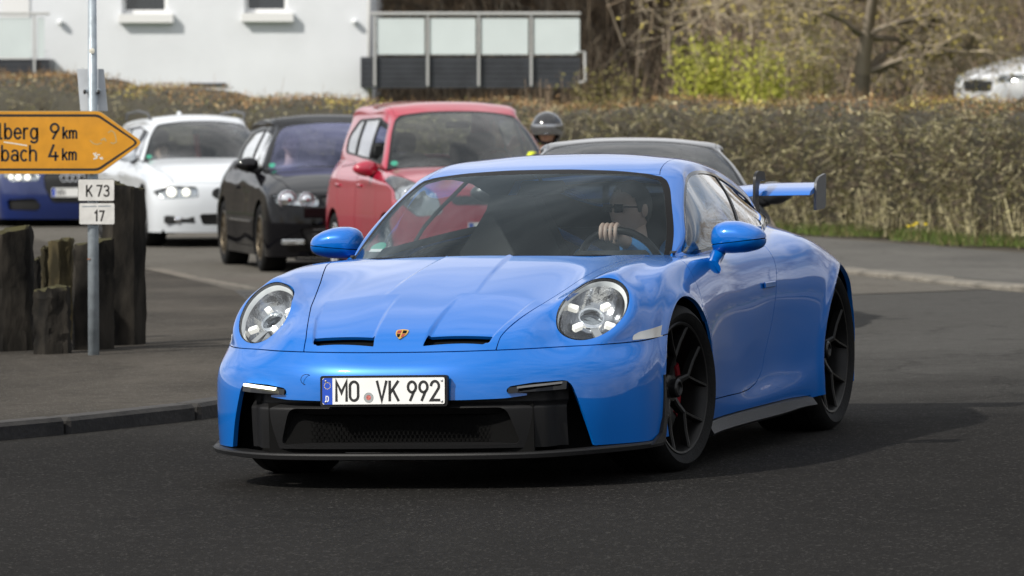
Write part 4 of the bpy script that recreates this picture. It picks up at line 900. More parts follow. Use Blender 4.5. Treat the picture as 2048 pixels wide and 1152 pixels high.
    for t in (.35, .75, 1.0):
        y = ye + (yg - ye) * t; zz = z1 + (zt - z1) * t + .04 * math.sin(math.pi * t); s_ = .06 * t
        q = tail[int(np.interp(t, [0, 1], [0, 20]))]
        b = (bw - .03 - .03 * t, ye + .1 + (yg - .08 - ye - .1) * t, belt(y) + (zt - belt(y)) * t ** 2)
        st.append((b, (rw - .01 - .0 * t + (bw - .09 - rw) * t, y - .05, max(b[2] + .01, zz - .10 * (1 - t))), (rw - .02 + (bw - .11 - rw) * t, y - .03, max(b[2] + .012, zz - .06 * (1 - t))), (rs - .02 + (bw - .15 - rs) * t, y - .015, zz - .02), (0, y, zz)))
    return net, st

def simple_wheel(car, sx, y, R, wd, face, mat, spokes, steer=0.0, style=0, hub=None):
    w = thing_part('wheel', car); sd = 1 if sx > 0 else -1; w.location = (sx, y, R); w.rotation_euler = (0, 0, math.radians(steer)); r = R * .66; hw = wd / 2
    f = lambda V: [(v[0] * sd, v[1], v[2]) for v in V]
    m = MB().lathe([(r, hw - .02), (r + .015, hw), (R - .035, hw + .004), (R - .008, hw - .015), (R, hw - .04), (R, -hw + .04), (R - .02, -hw), (r, -hw)], 40); m.V = f(m.V); m.build('tyre', MAT['tyre'], w, smooth=50)
    m = MB().lathe([(r + .002, hw - .004), (r - .012, hw), (r - .022, hw - .02), (r - .03, -hw + .04)], 40); m.V = f(m.V); rim = m.build('rim', mat, w, smooth=50)
    m = MB(); m.lathe([(r - .03, hw - .09), (.0001, hw - .09)], 30); m.V = f(m.V); m.build('wheel_back', MAT['void'], w)
    m = MB()
    for k in range(spokes):
        q = 2 * math.pi * k / spokes + .2
        for e in ((-.10, .10) if style else (0,)):
            a = Vector((hw - .02, .035 * math.cos(q), .035 * math.sin(q))); b = Vector((hw - .012, (r - .015) * math.cos(q + e), (r - .015) * math.sin(q + e)))
            d = (b - a).normalized(); n_ = Vector((0, -d.z, d.y)).normalized(); ww = .022 if spokes <= 5 else .013; V = []
            for p_ in (a, b):
                for s1, x_ in ((-1, -.008), (-.6, .006), (.6, .006), (1, -.008), (1, -.035), (-1, -.035)): qv = p_ + n_ * ww * s1; V.append((qv.x + x_, qv.y, qv.z))
            m.add(V, [(j, (j + 1) % 6, 6 + (j + 1) % 6, 6 + j) for j in range(6)] + [(0, 1, 2, 3, 4, 5), (11, 10, 9, 8, 7, 6)])
    m.lathe([(.055, hw - .03), (.05, hw - .005), (.0001, hw)], 16); m.V = f(m.V); m.build('spokes', mat, rim, smooth=30)

def bust(name, label, cat, loc, M0, shirt, skin, hair, look=0.0, scale=1.0, glasses=False, arm=None, beard=False, group=None, bald=False):
    """a seated person seen through glass: torso, neck and head are one skin surface, hair and shirt are children"""
    p = thing(name, label, cat, M=M0 @ Matrix.Translation(loc) @ Matrix.Rotation(look, 4, 'Z') @ Matrix.Scale(scale, 4), group=group)
    # local: x left of person's view flipped like the car (x left, y back, z up); head centre at the origin
    def hd(d):
        x, y, z = d
        wx = 1 - .10 * max(0, -z) - .16 * max(0, -z) ** 2; yy = y
        if y < 0 and z < .2: yy = y * (1 - .10 * max(0, -z))
        if y < 0: yy -= .10 * math.exp(-((x / .16) ** 2 + ((z + .10) / .16) ** 2)) + .04 * math.exp(-((x / .3) ** 2 + ((z + .78) / .2) ** 2)) - .035 * math.exp(-(((abs(x) - .36) / .18) ** 2 + ((z - .08) / .12) ** 2)) + .02 * math.exp(-((x / .28) ** 2 + ((z + .42) / .07) ** 2))
        return (x * wx, yy, z)
    m = MB(); m.ball((0, 0, 0), (.076, .098, .118), 28, 22, hd)
    m.tube([(0, .02, -.07), (0, .035, -.15), (0, .05, -.20)], [.055, .056, .075], 14)
    V = []; secs = [(-.17, .055, .05), (-.20, .13, .07), (-.225, .19, .095), (-.28, .215, .115), (-.38, .205, .125), (-.52, .18, .125), (-.66, .175, .12)]
    for z, a, b in secs: V += [(a * math.copysign(abs(math.cos(q)) ** .8, math.cos(q)), .05 + b * math.sin(q), z) for q in np.linspace(0, 2 * math.pi, 20, endpoint=False)]
    m.add(V, [(i * 20 + k, i * 20 + (k + 1) % 20, (i + 1) * 20 + (k + 1) % 20, (i + 1) * 20 + k) for i in range(6) for k in range(20)])
    for sx in (1, -1): m.ball((sx * .076, .012, .0), (.012, .022, .032), 8, 8)
    me_o = m.build('body', skin, p, smooth='all')
    t = MB(); V = []
    for z, a, b in [(-.185, .085, .065)] + secs[1:]: V += [((a + .012) * math.copysign(abs(math.cos(q)) ** .8, math.cos(q)), .05 + (b + .012) * math.sin(q), z + .006) for q in np.linspace(0, 2 * math.pi, 24, endpoint=False)]
    t.add(V, [(i * 24 + k, i * 24 + (k + 1) % 24, (i + 1) * 24 + (k + 1) % 24, (i + 1) * 24 + k) for i in range(6) for k in range(24)])
    sh = t.build('shirt', shirt, p, smooth='all')
    if not bald:
        h = MB(); h.ball((0, .012, .018), (.083, .102, .112), 24, 16, lambda d: (d[0], d[1] if d[1] > -.55 else -.55 + (d[1] + .55) * (.9 if d[2] > .55 else .0), d[2] if d[2] > -.25 or d[1] > .2 else -.25)); h.V = [v for v in h.V]
        hs = Sheet(np.array(h.V), np.zeros((len(h.V), 3)), h.F); z = hs.V[:, 2]; y = hs.V[:, 1]
        hs = hs.cut(np.where(y < -.02, z - .055, z + .05 + .0 * y)); sobj('hair', hs, hair, p)
    if glasses:
        g = MB()
        for sx in (1, -1): g.box((sx * .033, -.103, .012), (.052, .008, .036), b=.003); g.tube([(sx * .058, -.10, .018), (sx * .078, .0, .014)], .003, 5)
        g.box((0, -.106, .018), (.02, .006, .008)); g.build('sunglasses', MAT['gloss_black'], p)
    ey = MB()
    if not glasses:
        for sx in (1, -1): ey.ball((sx * .029, -.088, .010), (.012, .007, .006), 8, 6)
        ey.build('eyes', MAT['void'], p, smooth='all')
    mo = MB(); mo.box((0, -.098, -.052), (.040, .006, .007), b=.002); mo.build('mouth', MAT['lip'], p)
    return p, sh

def hand_on(parent, c, ax, up, skin, th=1):
    """hand closed over a rim: back of the hand, four bent fingers and a thumb; ax runs across the knuckles, up points up"""
    ax, up = Vector(ax).normalized(), Vector(up).normalized(); fw = ax.cross(up).normalized(); c = Vector(c); m = MB()
    P = lambda a, b, d: c + ax * a + up * b + fw * d
    m.tube([P(0, -.035, .05) , P(0, .008, .035), P(0, .020, .012), P(0, .018, -.005)], [.030, .036, .036, .030], 12, up=ax, sx=1.0) if False else None
    for i, (ln, a) in enumerate(((.95, -.033), (1.05, -.011), (1.0, .011), (.85, .031))):
        m.tube([P(a * .9, .006, .045), P(a, .022, .016), P(a, .018, -.008), P(a * 1.02, -.006 * ln, -.022), P(a * 1.02, -.030 * ln, -.020), P(a, -.042 * ln, -.010)], [.0115, .0115, .0105, .0095, .009, .006], 8)
    V = []; 
    for d, b0, hw, th in ((.095, -.055, .026, .020), (.070, -.020, .034, .018), (.045, .002, .042, .015), (.018, .016, .042, .012)):
        for k in range(12): q = 2 * math.pi * k / 12; V.append(P(hw * math.cos(q), b0 + th * math.sin(q), d))
    m.add(V, [(i * 12 + k, i * 12 + (k + 1) % 12, (i + 1) * 12 + (k + 1) % 12, (i + 1) * 12 + k) for i in range(3) for k in range(12)] + [tuple(range(12)), tuple(range(47, 35, -1))])
    m.tube([P(-.030 * th, -.02, .055), P(-.050 * th, -.004, .030), P(-.060 * th, .004, .008), P(-.058 * th, .010, -.006)], [.013, .012, .0105, .007], 8)
    return m

def build_car(M, name, label, sp, paint, extra=None, group='cars queuing behind the sports car'):
    car = thing(name, label, 'car', M=M, group=group); net, st = car_net(sp); NET = np.array(net)
    cowl = NET[:7, 9].copy(); cowl = curve(cowl, 80); cowl = cowl[np.argsort(cowl[:, 0])]
    Rw = sp['R']; wb = sp['wb']; trim = MAT['trim_black']
    B = Sheet.grid(NET, 150, 64, mirror_u=2)
    for yc in (0, wb): B = B.cut(np.hypot(B.V[:, 1] - yc, B.V[:, 2] - Rw) - Rw - .035)
    xz = lambda s: s.V[:, [0, 2]]; front = lambda s, f, y=.35: np.where(s.V[:, 1] < sp['yf'] + y, f, -1)
    for k, (nm, poly, mat, dep) in enumerate(sp['front']):
        pp = rpoly(poly, .025, 4); f = front(B, sdpoly(xz(B), pp), sp.get('fdep', .62) if nm == 'headlight' else .30)
        pc = B.cut(f - .004); B = B.cut(-f)
        if not len(pc.F): continue
        if nm == 'headlight':
            for s in (pc, pc.mirror()):
                o = thing_part('headlight', car); sobj('lamp_cover', s.rim(.01), MAT['lamp_glass'], o); sobj('reflector', s.offset(-.05).rim(-.05), MAT['reflector2'], o)
                c0 = s.V.mean(0); sg = np.sign(c0[0])
                for (dx, dz, r_) in sp['lamps']:
                    j = np.argmin((np.abs(s.V[:, 0]) - dx) ** 2 + (s.V[:, 2] - dz) ** 2); y0 = s.V[j, 1]
                    q = MB(); q.ball((sg * dx, y0 + .035, dz), (r_, r_ * .7, r_), 16, 10); q.build('lamp_bowl', MAT['lamp_led2'] if sp.get('lit') else MAT['chrome'], o, smooth='all')
                    q = MB(); q.lathe([(r_ * 1.02, .0), (r_ * 1.25, -.015), (r_ * 1.3, .02)], 20, 'y', (sg * dx, y0 + .03, dz)); q.build('lamp_ring', MAT['chrome'] if not sp.get('darklamp') else MAT['trim_black'], o, smooth='all')
        else:
            pieces = (pc.both(),) if pc.V[:, 0].min() < .01 else (pc, pc.mirror())
            for q_ in pieces: sobj(nm, q_.offset(-dep).rim(.01), MAT[mat], car)
    # door seams
    S_ = B
    drs = []
    for poly in sp['doors']:
        f = np.where(S_.V[:, 0] > .5, sdpoly(S_.V[:, [1, 2]], rpoly(poly, .05)), -1); d_, S_ = S_.split(f, .004); drs.append(d_)
    for d_ in drs:
        for s in (d_, d_.mirror()):
            do = sobj('door', s.rim(.01), paint, car); cx = s.V[:, 1].max() - .14; j = np.argmin((s.V[:, 1] - cx) ** 2 + (s.V[:, 2] - sp['belt'][0] + .14) ** 2); h = MB(); h.box((s.V[j, 0] * 1.008, s.V[j, 1], s.V[j, 2]), (.025, .16, .028), b=.008); h.build('handle', paint if not sp.get('blackhandle') else trim, do, smooth=True)
    # bonnet seam
    hx = sp['bw'] / 2 * .93; f = np.minimum(hx - .02 - S_.V[:, 0] + .06 * smooth((S_.V[:, 1] - sp['yf'] - .2) / .8), np.where(S_.U[:, 0] < 8, S_.U[:, 1] - sp.get('hoodrow', 4.3), -1) * .12)
    bn, S_ = S_.split(np.where(S_.V[:, 1] < .9, f, -1), .004)
    sobj('bonnet', bn.both().rim(.012), paint, car); sobj('body', S_.both().rim(.02), paint, car)
    C = Sheet.grid(NET, 70, 36, mirror_u=2).offset(-.03)
    for yc in (0, wb): C = C.cut(np.hypot(C.V[:, 1] - yc, C.V[:, 2] - Rw) - Rw - .045)
    for (nm, poly, mat, dep) in sp['front']:
        if nm == 'headlight' or dep > .02: C = C.cut(-front(C, sdpoly(xz(C), rpoly(poly, .02, 3)) + .01, .62))
    sobj('inner_shell', C.both(), MAT['void'], car)
    m = MB(); m.box((0, wb / 2, sp['zb'] + .01), (sp['w'] - .25, wb + 1.2, .03)); m.box((0, sp['yf'] + .28, sp['zb'] + .22), (sp['w'] * .72, .02, .42)); m.build('underbody', MAT['void'], car)
    # greenhouse
    GN = expand_gh(st, cowl); Gs = Sheet.grid(GN, 110, 80, mirror_v_end=True); uv = Gs.U
    n_st = len(st) - 1
    WS = rpoly([(-1, 4.05), (3.7, 4.05), (4.0, 4.4), (4.0, 12), (-1, 12)], .3); fw = sdpoly(uv, WS) * .12; ws = Gs.cut(fw); body = Gs.cut(-fw)
    inn = sdpoly(ws.U, rpoly([(.12, 4.28), (3.6, 4.22), (3.85, 4.6), (3.87, 12), (.12, 12)], .25)) * .12
    g_ = sobj('windscreen', ws.cut(inn).both(), MAT[sp.get('glass', 'glass_mid')], car); sobj('windscreen_border', ws.cut(-inn).both().rim(.01), trim, g_)
    wp = sp['win']; f = np.where((body.U[:, 1] < 3.3), sdpoly(body.V[:, [1, 2]], rpoly(wp, .07, 5)), -1); sw = body.cut(f); body = body.cut(-f)
    ins = sdpoly(sw.V[:, [1, 2]], rpoly(wp, .07, 5)) - .018; gl = sw.cut(ins); tr = sw.cut(-ins)
    for bp in sp['pillars']: dl = sdline(gl.V[:, [1, 2]], bp); tr = tr.join(gl.cut(.035 - dl)); gl = gl.cut(dl - .035)
    for s in (0, 1):
        ff = (lambda q: q) if s == 0 else (lambda q: q.mirror()); t_ = sobj('side_window_frame', ff(tr).rim(.012), trim, car)
        if sp.get('open_front') and s == sp.get('open_side', 1):
            gg = gl.cut(gl.V[:, 1] - sp['open_front']); sobj('side_window', ff(gg.offset(-.008)), MAT['glass_side'], car)
        else: sobj('side_window', ff(gl.offset(-.008)), MAT['glass_side'], car)
    rr_ = sdpoly(body.U, rpoly([(8.35, 4.4), (n_st - .4, 4.4), (n_st - .4, 12), (8.35, 12)], .3)) * .12; rw = body.cut(rr_); body = body.cut(-rr_)
    sobj('rear_window', rw.offset(-.005).both(), MAT['glass_side'], car)
    rf = np.minimum(body.U[:, 1] - 4.05, np.minimum(body.U[:, 0] - 4.0, 8.3 - body.U[:, 0])) * .12; rfp, sd_ = body.split(rf, .002)
    sobj('roof', rfp.both().rim(.012), paint, car); sobj('roof_pillars', sd_.both().rim(.012), paint, car)
    for s in (0, 1):
        sx = 1 if s == 0 else -1; bwx = sp['bw'] / 2; my = sp['cowl'][1] + .22; mz = sp['belt'][0] + sp.get('mz', .07)
        q = MB(); q.ball((sx * (bwx + .14), my, mz), (.115, .07, .07), 20, 12, lambda d: (d[0], d[1] if d[1] < 0 else d[1] * .45, d[2] * (1 - .2 * d[0] * sx)) if True else d)
        q.V = [(v[0], v[1], v[2]) for v in q.V]; mo = q.build('wing_mirror', paint if not sp.get('blackmirror') else MAT['gloss_black'], car, smooth='all')
        q = MB(); q.tube([(sx * (bwx + .0), my - .02, mz - .07), (sx * (bwx + .10), my, mz - .05)], [.035, .028], 8); q.build('mirror_arm', trim, mo, smooth='all')
        for yc, stv in ((0, sp.get('steer', 0)), (wb, 0)): simple_wheel(car, sx * (sp['w'] / 2 - sp['wd'] / 2 - .015), yc, Rw, sp['wd'], 0, MAT[sp['wheelmat']], sp['spokes'], stv, sp.get('wstyle', 0))
    for sx in (1, -1):
        for yc in (0, wb):
            m = MB(); V = []; n = 20
            for i in range(n + 1):
                q = math.radians(-30 + 240 * i / n)
                for x in (sp['w'] / 2 - .03, sp['w'] / 2 - .32): V.append((sx * x, yc + (Rw + .04) * math.cos(q), Rw + (Rw + .04) * math.sin(q)))
            m.add(V, [(2 * i, 2 * i + 1, 2 * i + 3, 2 * i + 2) for i in range(n)] + [tuple(2 * i + 1 for i in range(n + 1))])
            m.build('wheel_housing', MAT['void'], car)
    # cabin
    bz = sp['belt'][0]; m = MB(); m.box((0, sp['cowl'][1] + .10, bz - .10), (sp['bw'] - .1, .5, .16), b=.03); m.build('dashboard', MAT['interior'], car, smooth=40)
    m = MB(); m.box((0, wb / 2, .35), (sp['bw'], wb * .9, .04)); m.box((0, sp['re'] + .1, .70), (sp['bw'] - .1, .1, .6)); m.box((sp['bw'] / 2 - .02, wb / 2 + .1, bz - .35), (.04, wb * .8, .6)); m.box((-sp['bw'] / 2 + .02, wb / 2 + .1, bz - .35), (.04, wb * .8, .6)); m.build('cabin_tub', MAT['interior'], car)
    sy = sp['seat']
    for sx in (.36, -.36):
        m = MB(); m.box((sx, sy - .25, .50), (.48, .50, .16), b=.05); m.box((sx, sy + .10, .82), (.46, .14, .62), rx=-.22, b=.05); m.box((sx, sy + .22, min(1.22, sp['h'] - .26)), (.26, .10, .18), rx=-.15, b=.04); m.tube([(sx - .05, sy + .18, 1.08), (sx - .05, sy + .2, 1.2)], .008, 6); m.tube([(sx + .05, sy + .18, 1.08), (sx + .05, sy + .2, 1.2)], .008, 6); m.build('seat', MAT['seat'], car, smooth=40)
    m = MB(); m.box((0, sy + .95, .78), (1.2, .14, .60), rx=-.2, b=.05); hz_ = 1.14 if sp['h'] > 1.38 else .99; m.box((.36, sy + 1.0, hz_), (.24, .09, .15), b=.03); m.box((-.36, sy + 1.0, hz_), (.24, .09, .15), b=.03); m.build('rear_bench', MAT['seat'], car, smooth=40)
    m = MB(); c = Vector((.36, sy - .52, bz + .02)); n = 24; m.tube([c + Vector((.18 * math.cos(2 * math.pi * i / n), .05 * math.sin(2 * math.pi * i / n), .17 * math.sin(2 * math.pi * i / n))) for i in range(n + 1)], .015, 8, caps=False, up=(0, 1, -.3)); m.build('steering_wheel', MAT['satin_black'], car, smooth='all')
    hz = sp['hz']; m = MB(); m.box((0, sp['hy'][0] - .02, hz - .12), (.22, .04, .06), b=.015); m.build('rear_view_mirror', trim, car, smooth=True)
    # plate and badges
    if sp.get('plate'):
        px_, pz_ = sp['plate'][:2]; j = np.argmin(np.abs(NET[0, :, 2] - pz_)); py = sp['yf'] - .005 + .02
        py = float(np.interp(pz_, NET[0, :5, 2], NET[0, :5, 1])) - .012
        fp = lambda a, b, w_: (px_ + a, py - w_, pz_ + b)
        lp = MB().prism(rpoly([(-.26, -.055), (.26, -.055), (.26, .055), (-.26, .055)], .008, 4), -.01, .003, fp).build('number_plate', MAT['plate_white'], car)
        MB().prism([(-.255, -.05), (-.215, -.05), (-.215, .05), (-.255, .05)], .003, .0036, fp).build('country_band', MAT['plate_blue'], lp)
        tx = MB(); st_, _ = text_strokes(sp['plate'][2], -.195, -.036, .072, .2, .95)
        for s_ in st_: ribbon(tx, s_, .011, fp, .003, .0045)
        if st_: tx.build('registration_letters', MAT['plate_black'], lp, fix=False)
    # emission sticker low on the passenger side
    if sp.get('sticker', 1):
        a = Gs.V[np.argmin(np.hypot(uv[:, 0] - .65, uv[:, 1] - 4.45))]; k = [(.036 * math.cos(2 * math.pi * i / 16), .030 * math.sin(2 * math.pi * i / 16)) for i in range(16)]
        MB().prism(k, -.004, 0, lambda u_, v_, w_: (-a[0] + u_, a[1] + v_ * .7 - w_ * .6 - .008, a[2] + v_ * .7 + w_ * .8 + .008)).build('windscreen_sticker', MAT['sticker_green'], car)
    if extra: extra(car, sp, NET, Gs)
    return car
def car_matrix(x, y, z, yaw, roll=0.0):
    """yaw > 0: the nose points a little to the right of the camera"""
    return Matrix.Translation((x, y, z)) @ Matrix.Rotation(math.radians(yaw), 4, 'Z') @ Matrix.Rotation(roll, 4, 'Y')
def build_queue():
    P = lambda px, d: (px - 1024) / 13116 * d
    # black hatchback
    sp = dict(w=1.76, yf=-.86, yr=3.35, wb=2.575, zb=.16, zn=.70, belt=(.93, 1.0), bw=1.46, cowl=(.28, .62), zc=.985, ry=3.12, zr=1.02, h=1.47, hz=1.405, hy=(1.06, 1.14), rw=1.14, re=2.75, peak=1.6, R=.325, wd=.225, bow=.13,
              seat=1.62, wheelmat='wheel_bronze', spokes=10, glass='glass_violet', blackmirror=True, sticker=1, plate=None, darklamp=False, hoodrow=4.25,
              front=[('headlight', [(.42, .625), (.80, .645), (.84, .735), (.60, .760), (.43, .735)], '', 0), ('grille', [(-.1, .17), (.50, .17), (.60, .42), (.36, .47), (-.1, .47)], 'grille_black', .04), ('upper_grille', [(-.1, .63), (.36, .63), (.41, .72), (-.1, .735)], 'grille_black', .01)],
              lamps=[(.70, .69, .070), (.53, .69, .056)],
              doors=[[(.42, .24), (1.68, .24), (1.76, .60), (1.76, .99), (.50, .93)]], win=[(.72, .96), (1.22, 1.30), (1.7, 1.345), (2.5, 1.30), (2.72, 1.16), (2.66, 1.02), (1.6, .98)], pillars=[[(1.78, .9), (1.72, 1.45)]])
    def ex(car, sp, NET, Gs):
        for k in range(6): y = sp['yf'] + .02; m = MB(); m.box((0, y + .02, .205 + .042 * k), (.95, .03, .010)); m.build('grille_slat', MAT['satin_grey'], car)
        m = MB(); m.box((0, sp['yf'] - .004, .575), (1.15, .02, .10), b=.008); m.build('bumper_panel', MAT['gloss_black'], car, smooth=True)
        m = MB(); m.box((0, sp['yf'] + .0, .145), (1.30, .10, .022), b=.008); m.build('lip', MAT['paint_black'], car, smooth=True)
        for s in (1, -1): m = MB(); m.box((s * .66, sp['yf'] + .06, .30), (.22, .03, .05), rz=s * .3, b=.01); m.build('fog_light', MAT['reflector2'], car, smooth=True)
        for s in (1, -1): m = MB(); m.box((s * .885, 1.25, .47), (.012, 1.45, .016), b=.003); m.build('door_strip', MAT['chrome'], car)
    x = P(535, 61.6) + .72
    g = build_car(car_matrix(x + .07, 61.4, -.075, 10), 'hatchback', 'black three-door hatchback with bronze wheels and dark violet windscreen', sp, MAT['paint_black'], ex)
    G = g.matrix_world.copy()
    bust('driver', 'person with short hair peering through the violet windscreen of the black hatchback', 'person', (-.36, 1.40, 1.17), G, MAT['cloth_dark'], MAT['skin_pale'], MAT['hair_blond'], look=.15)
    # red high-roof hatchback
    sp = dict(w=1.68, yf=-.72, yr=2.98, wb=2.36, zb=.19, zn=.80, belt=(.98, 1.06), bw=1.46, cowl=(.10, .48), zc=1.02, ry=2.85, zr=1.05, h=1.575, hz=1.50, hy=(.95, 1.03), rw=1.20, re=2.60, peak=1.55, R=.30, wd=.19, bow=.16, rdrop=.03,
              seat=1.40, wheelmat='wheel_silver', spokes=7, glass='glass_mid', mz=.02, hoodrow=4.3, plate=(0, .50, ''),
              front=[('headlight', [(.46, .62), (.68, .60), (.825, .74), (.81, .96), (.70, .94), (.52, .80)], '', 0), ('grille', [(-.1, .22), (.40, .22), (.48, .42), (-.1, .43)], 'grille_black', .04), ('upper_grille', [(-.1, .70), (.38, .70), (.42, .78), (-.1, .79)], 'grille_black', .015)],
              lamps=[(.69, .76, .085)], fdep=.9, open_front=1.34, open_side=1, blackhandle=False,
              doors=[[(.40, .26), (1.34, .26), (1.38, .60), (1.38, 1.04), (.46, .98)], [(1.40, .26), (1.95, .26), (2.10, .60), (2.30, 1.0), (1.40, 1.05)]], win=[(.58, 1.03), (1.0, 1.36), (1.3, 1.445), (2.3, 1.425), (2.55, 1.28), (2.5, 1.12), (1.4, 1.07)], pillars=[[(1.38, .95), (1.34, 1.52)], [(2.02, .95), (2.06, 1.50)]])
    def ex(car, sp, NET, Gs):
        m = MB(); m.ball((0, sp['yf'] + .02, .745), (.06, .02, .045), 14, 8); m.build('emblem', MAT['chrome'], car, smooth='all')
        for s in (1, -1): m = MB(); m.ball((s * .815, .18, .78), (.012, .035, .018), 8, 6); m.build('side_indicator', MAT['marker'], car, smooth='all')
    r = build_car(car_matrix(P(735, 57) + .98, 56.6, -.06, 12.5), 'compact_car', 'red tall compact car with an open front side window and pale headlights', sp, MAT['paint_red'], ex)
    # white estate
    sp = dict(w=1.80, yf=-.80, yr=3.75, wb=2.76, zb=.16, zn=.66, belt=(.90, .97), bw=1.46, cowl=(.52, .90), zc=.955, ry=3.62, zr=1.0, h=1.42, hz=1.355, hy=(1.28, 1.40), rw=1.12, re=3.25, peak=1.9, R=.325, wd=.225, bow=.17,
              seat=1.85, wheelmat='wheel_dark', spokes=5, glass='glass_mid', plate=None, hoodrow=4.35,
              front=[('headlight', [(.40, .54), (.78, .52), (.87, .60), (.70, .665), (.42, .655)], '', 0), ('grille', [(-.1, .24), (.36, .24), (.40, .36), (-.1, .37)], 'grille_black', .04), ('kidney_grille', [(.02, .52), (.20, .51), (.27, .56), (.25, .625), (.20, .645), (.02, .645)], 'grille_black', .015)],
              lamps=[(.53, .595, .042), (.68, .595, .050)], lit=True,
              doors=[[(.50, .24), (1.50, .24), (1.58, .60), (1.58, .96), (.62, .90)], [(1.60, .24), (2.25, .24), (2.42, .60), (2.62, .97), (1.60, .97)]], win=[(1.0, .95), (1.50, 1.24), (2.0, 1.30), (3.0, 1.26), (3.3, 1.12), (3.2, .99), (2.0, .965)], pillars=[[(1.62, .9), (1.66, 1.4)], [(2.5, .9), (2.55, 1.4)]])
    def ex(car, sp, NET, Gs):
        for s in (1, -1):
            m = MB(); m.tube([(s * .53, 1.55, 1.375), (s * .545, 1.62, 1.435), (s * .55, 2.2, 1.46), (s * .54, 3.0, 1.43), (s * .53, 3.15, 1.37)], .014, 8); m.build('roof_rail', MAT['satin_grey'], car, smooth='all')
            m = MB(); m.box((s * .60, sp['yf'] + .10, .30), (.34, .03, .085), rz=s * .28, b=.02); m.build('fog_light_recess', MAT['grille_black'], car, smooth=True)
            m = MB(); m.ball((s * .62, sp['yf'] + .09, .30), (.045, .02, .035), 12, 8); m.build('fog_light', MAT['chrome'], car, smooth='all')
            for k in range(6): m = MB(); m.box((s * (.055 + .028 * k), sp['yf'] + .005 + .001 * k, .628), (.006, .02, .105)); m.V = [(v[0], v[1], v[2] - .05) for v in m.V]; m.build('kidney_bar', MAT['gloss_black'], car)
        m = MB(); m.ball((0, sp['yf'] + .07, .715), (.04, .025, .035), 12, 8); m.build('emblem', MAT['plate_blue'], car, smooth='all')
        m = MB(); m.ball((0, 2.7, 1.42), (.03, .08, .04), 10, 8); m.build('aerial_fin', MAT['paint_white'], car, smooth='all')
    b = build_car(car_matrix(P(434, 70), 71.4, -.05, 13), 'estate_car', 'white estate car with roof rails and one lit headlight', sp, MAT['paint_white'], ex)
    Bm = b.matrix_world.copy()
    bust('passenger', 'person with a small face behind the windscreen of the white estate car', 'person', (-.40, 1.52, 1.00), Bm, MAT['cloth_dark'], MAT['skin_pale'], MAT['hair_brown'], look=.1, scale=.92)
    q = MB(); q.box((.06, 1.9, 1.08), (.06, .05, .36), b=.015, ry=-.1); tag(q.build('scarf', MAT['cloth_red'], None), 'red scarf hanging inside the white estate car', 'scarf').matrix_world = Bm
    # navy saloon, mostly behind the direction sign
    sp = dict(w=1.82, yf=-.88, yr=3.65, wb=2.81, zb=.14, zn=.68, belt=(.90, .96), bw=1.46, cowl=(.50, .88), zc=.94, ry=3.1, zr=1.0, h=1.42, hz=1.33, hy=(1.30, 1.42), rw=1.08, re=2.5, peak=1.9, R=.33, wd=.235, bow=.16,
              seat=1.85, wheelmat='wheel_silver', spokes=5, glass='glass_mid', plate=(0, .47, 'WN'), lit=True, hoodrow=4.4,
              front=[('headlight', [(.40, .615), (.74, .60), (.85, .66), (.80, .72), (.42, .70)], '', 0), ('grille', [(-.1, .34), (.25, .34), (.34, .52), (.36, .68), (.30, .715), (-.1, .72)], 'grille_black', .012), ('side_intake', [(.42, .24), (.78, .25), (.80, .38), (.46, .40), (.39, .31)], 'grille_black', .035)],
              lamps=[(.55, .655, .035), (.66, .655, .035), (.75, .66, .028)],
              doors=[[(.50, .24), (1.50, .24), (1.58, .60), (1.58, .96), (.62, .90)]], win=[(1.0, .95), (1.50, 1.22), (2.0, 1.28), (2.5, 1.22), (2.8, 1.08), (2.7, .99), (2.0, .965)], pillars=[[(1.62, .9), (1.66, 1.4)]])
    def ex(car, sp, NET, Gs):
        m = MB()
        for k in range(4): m.lathe([(.034, 0), (.042, -.008), (.050, 0)], 24, 'y', (-.108 + .072 * k, sp['yf'] + .0, .645))
        m.build('emblem', MAT['chrome'], car, smooth='all')
    build_car(car_matrix(P(142, 82), 81.6, -.07, 7), 'saloon_car', 'deep blue saloon with bright headlight, half hidden behind the yellow sign', sp, MAT['paint_navy'], ex)
    # grey car right behind the sports car
    sp = dict(w=1.80, yf=-.85, yr=3.6, wb=2.7, zb=.15, zn=.64, belt=(.88, .93), bw=1.50, cowl=(.42, .85), zc=.92, ry=3.0, zr=.95, h=1.285, hz=1.262, hy=(1.12, 1.24), rw=1.16, re=2.2, peak=1.25, rdrop=.10, R=.32, wd=.22, bow=.17,
              seat=1.75, wheelmat='wheel_silver', spokes=5, glass='glass_mid', plate=(0, .40, ''), hoodrow=4.4, mz=.06, blackmirror=False,
              front=[('headlight', [(.45, .58), (.74, .57), (.85, .64), (.80, .69), (.46, .67)], '', 0), ('grille', [(-.1, .44), (.34, .44), (.38, .60), (-.1, .61)], 'grille_black', .02), ('lower_grille', [(-.1, .20), (.5, .20), (.55, .30), (-.1, .31)], 'grille_black', .03)],
              lamps=[(.6, .63, .04)], doors=[[(.50, .24), (1.70, .24), (1.78, .60), (1.78, .92), (.62, .88)]], win=[(.98, .92), (1.40, 1.16), (1.9, 1.21), (2.3, 1.15), (2.6, 1.02), (2.5, .95), (1.8, .93)], pillars=[[(1.80, .86), (1.82, 1.3)]])
    build_car(car_matrix(P(1262, 40), 39.6, .02, -1), 'coupe', 'grey coupe close behind the sports car, only its roof, windscreen and one mirror showing', sp, MAT['paint_grey'])
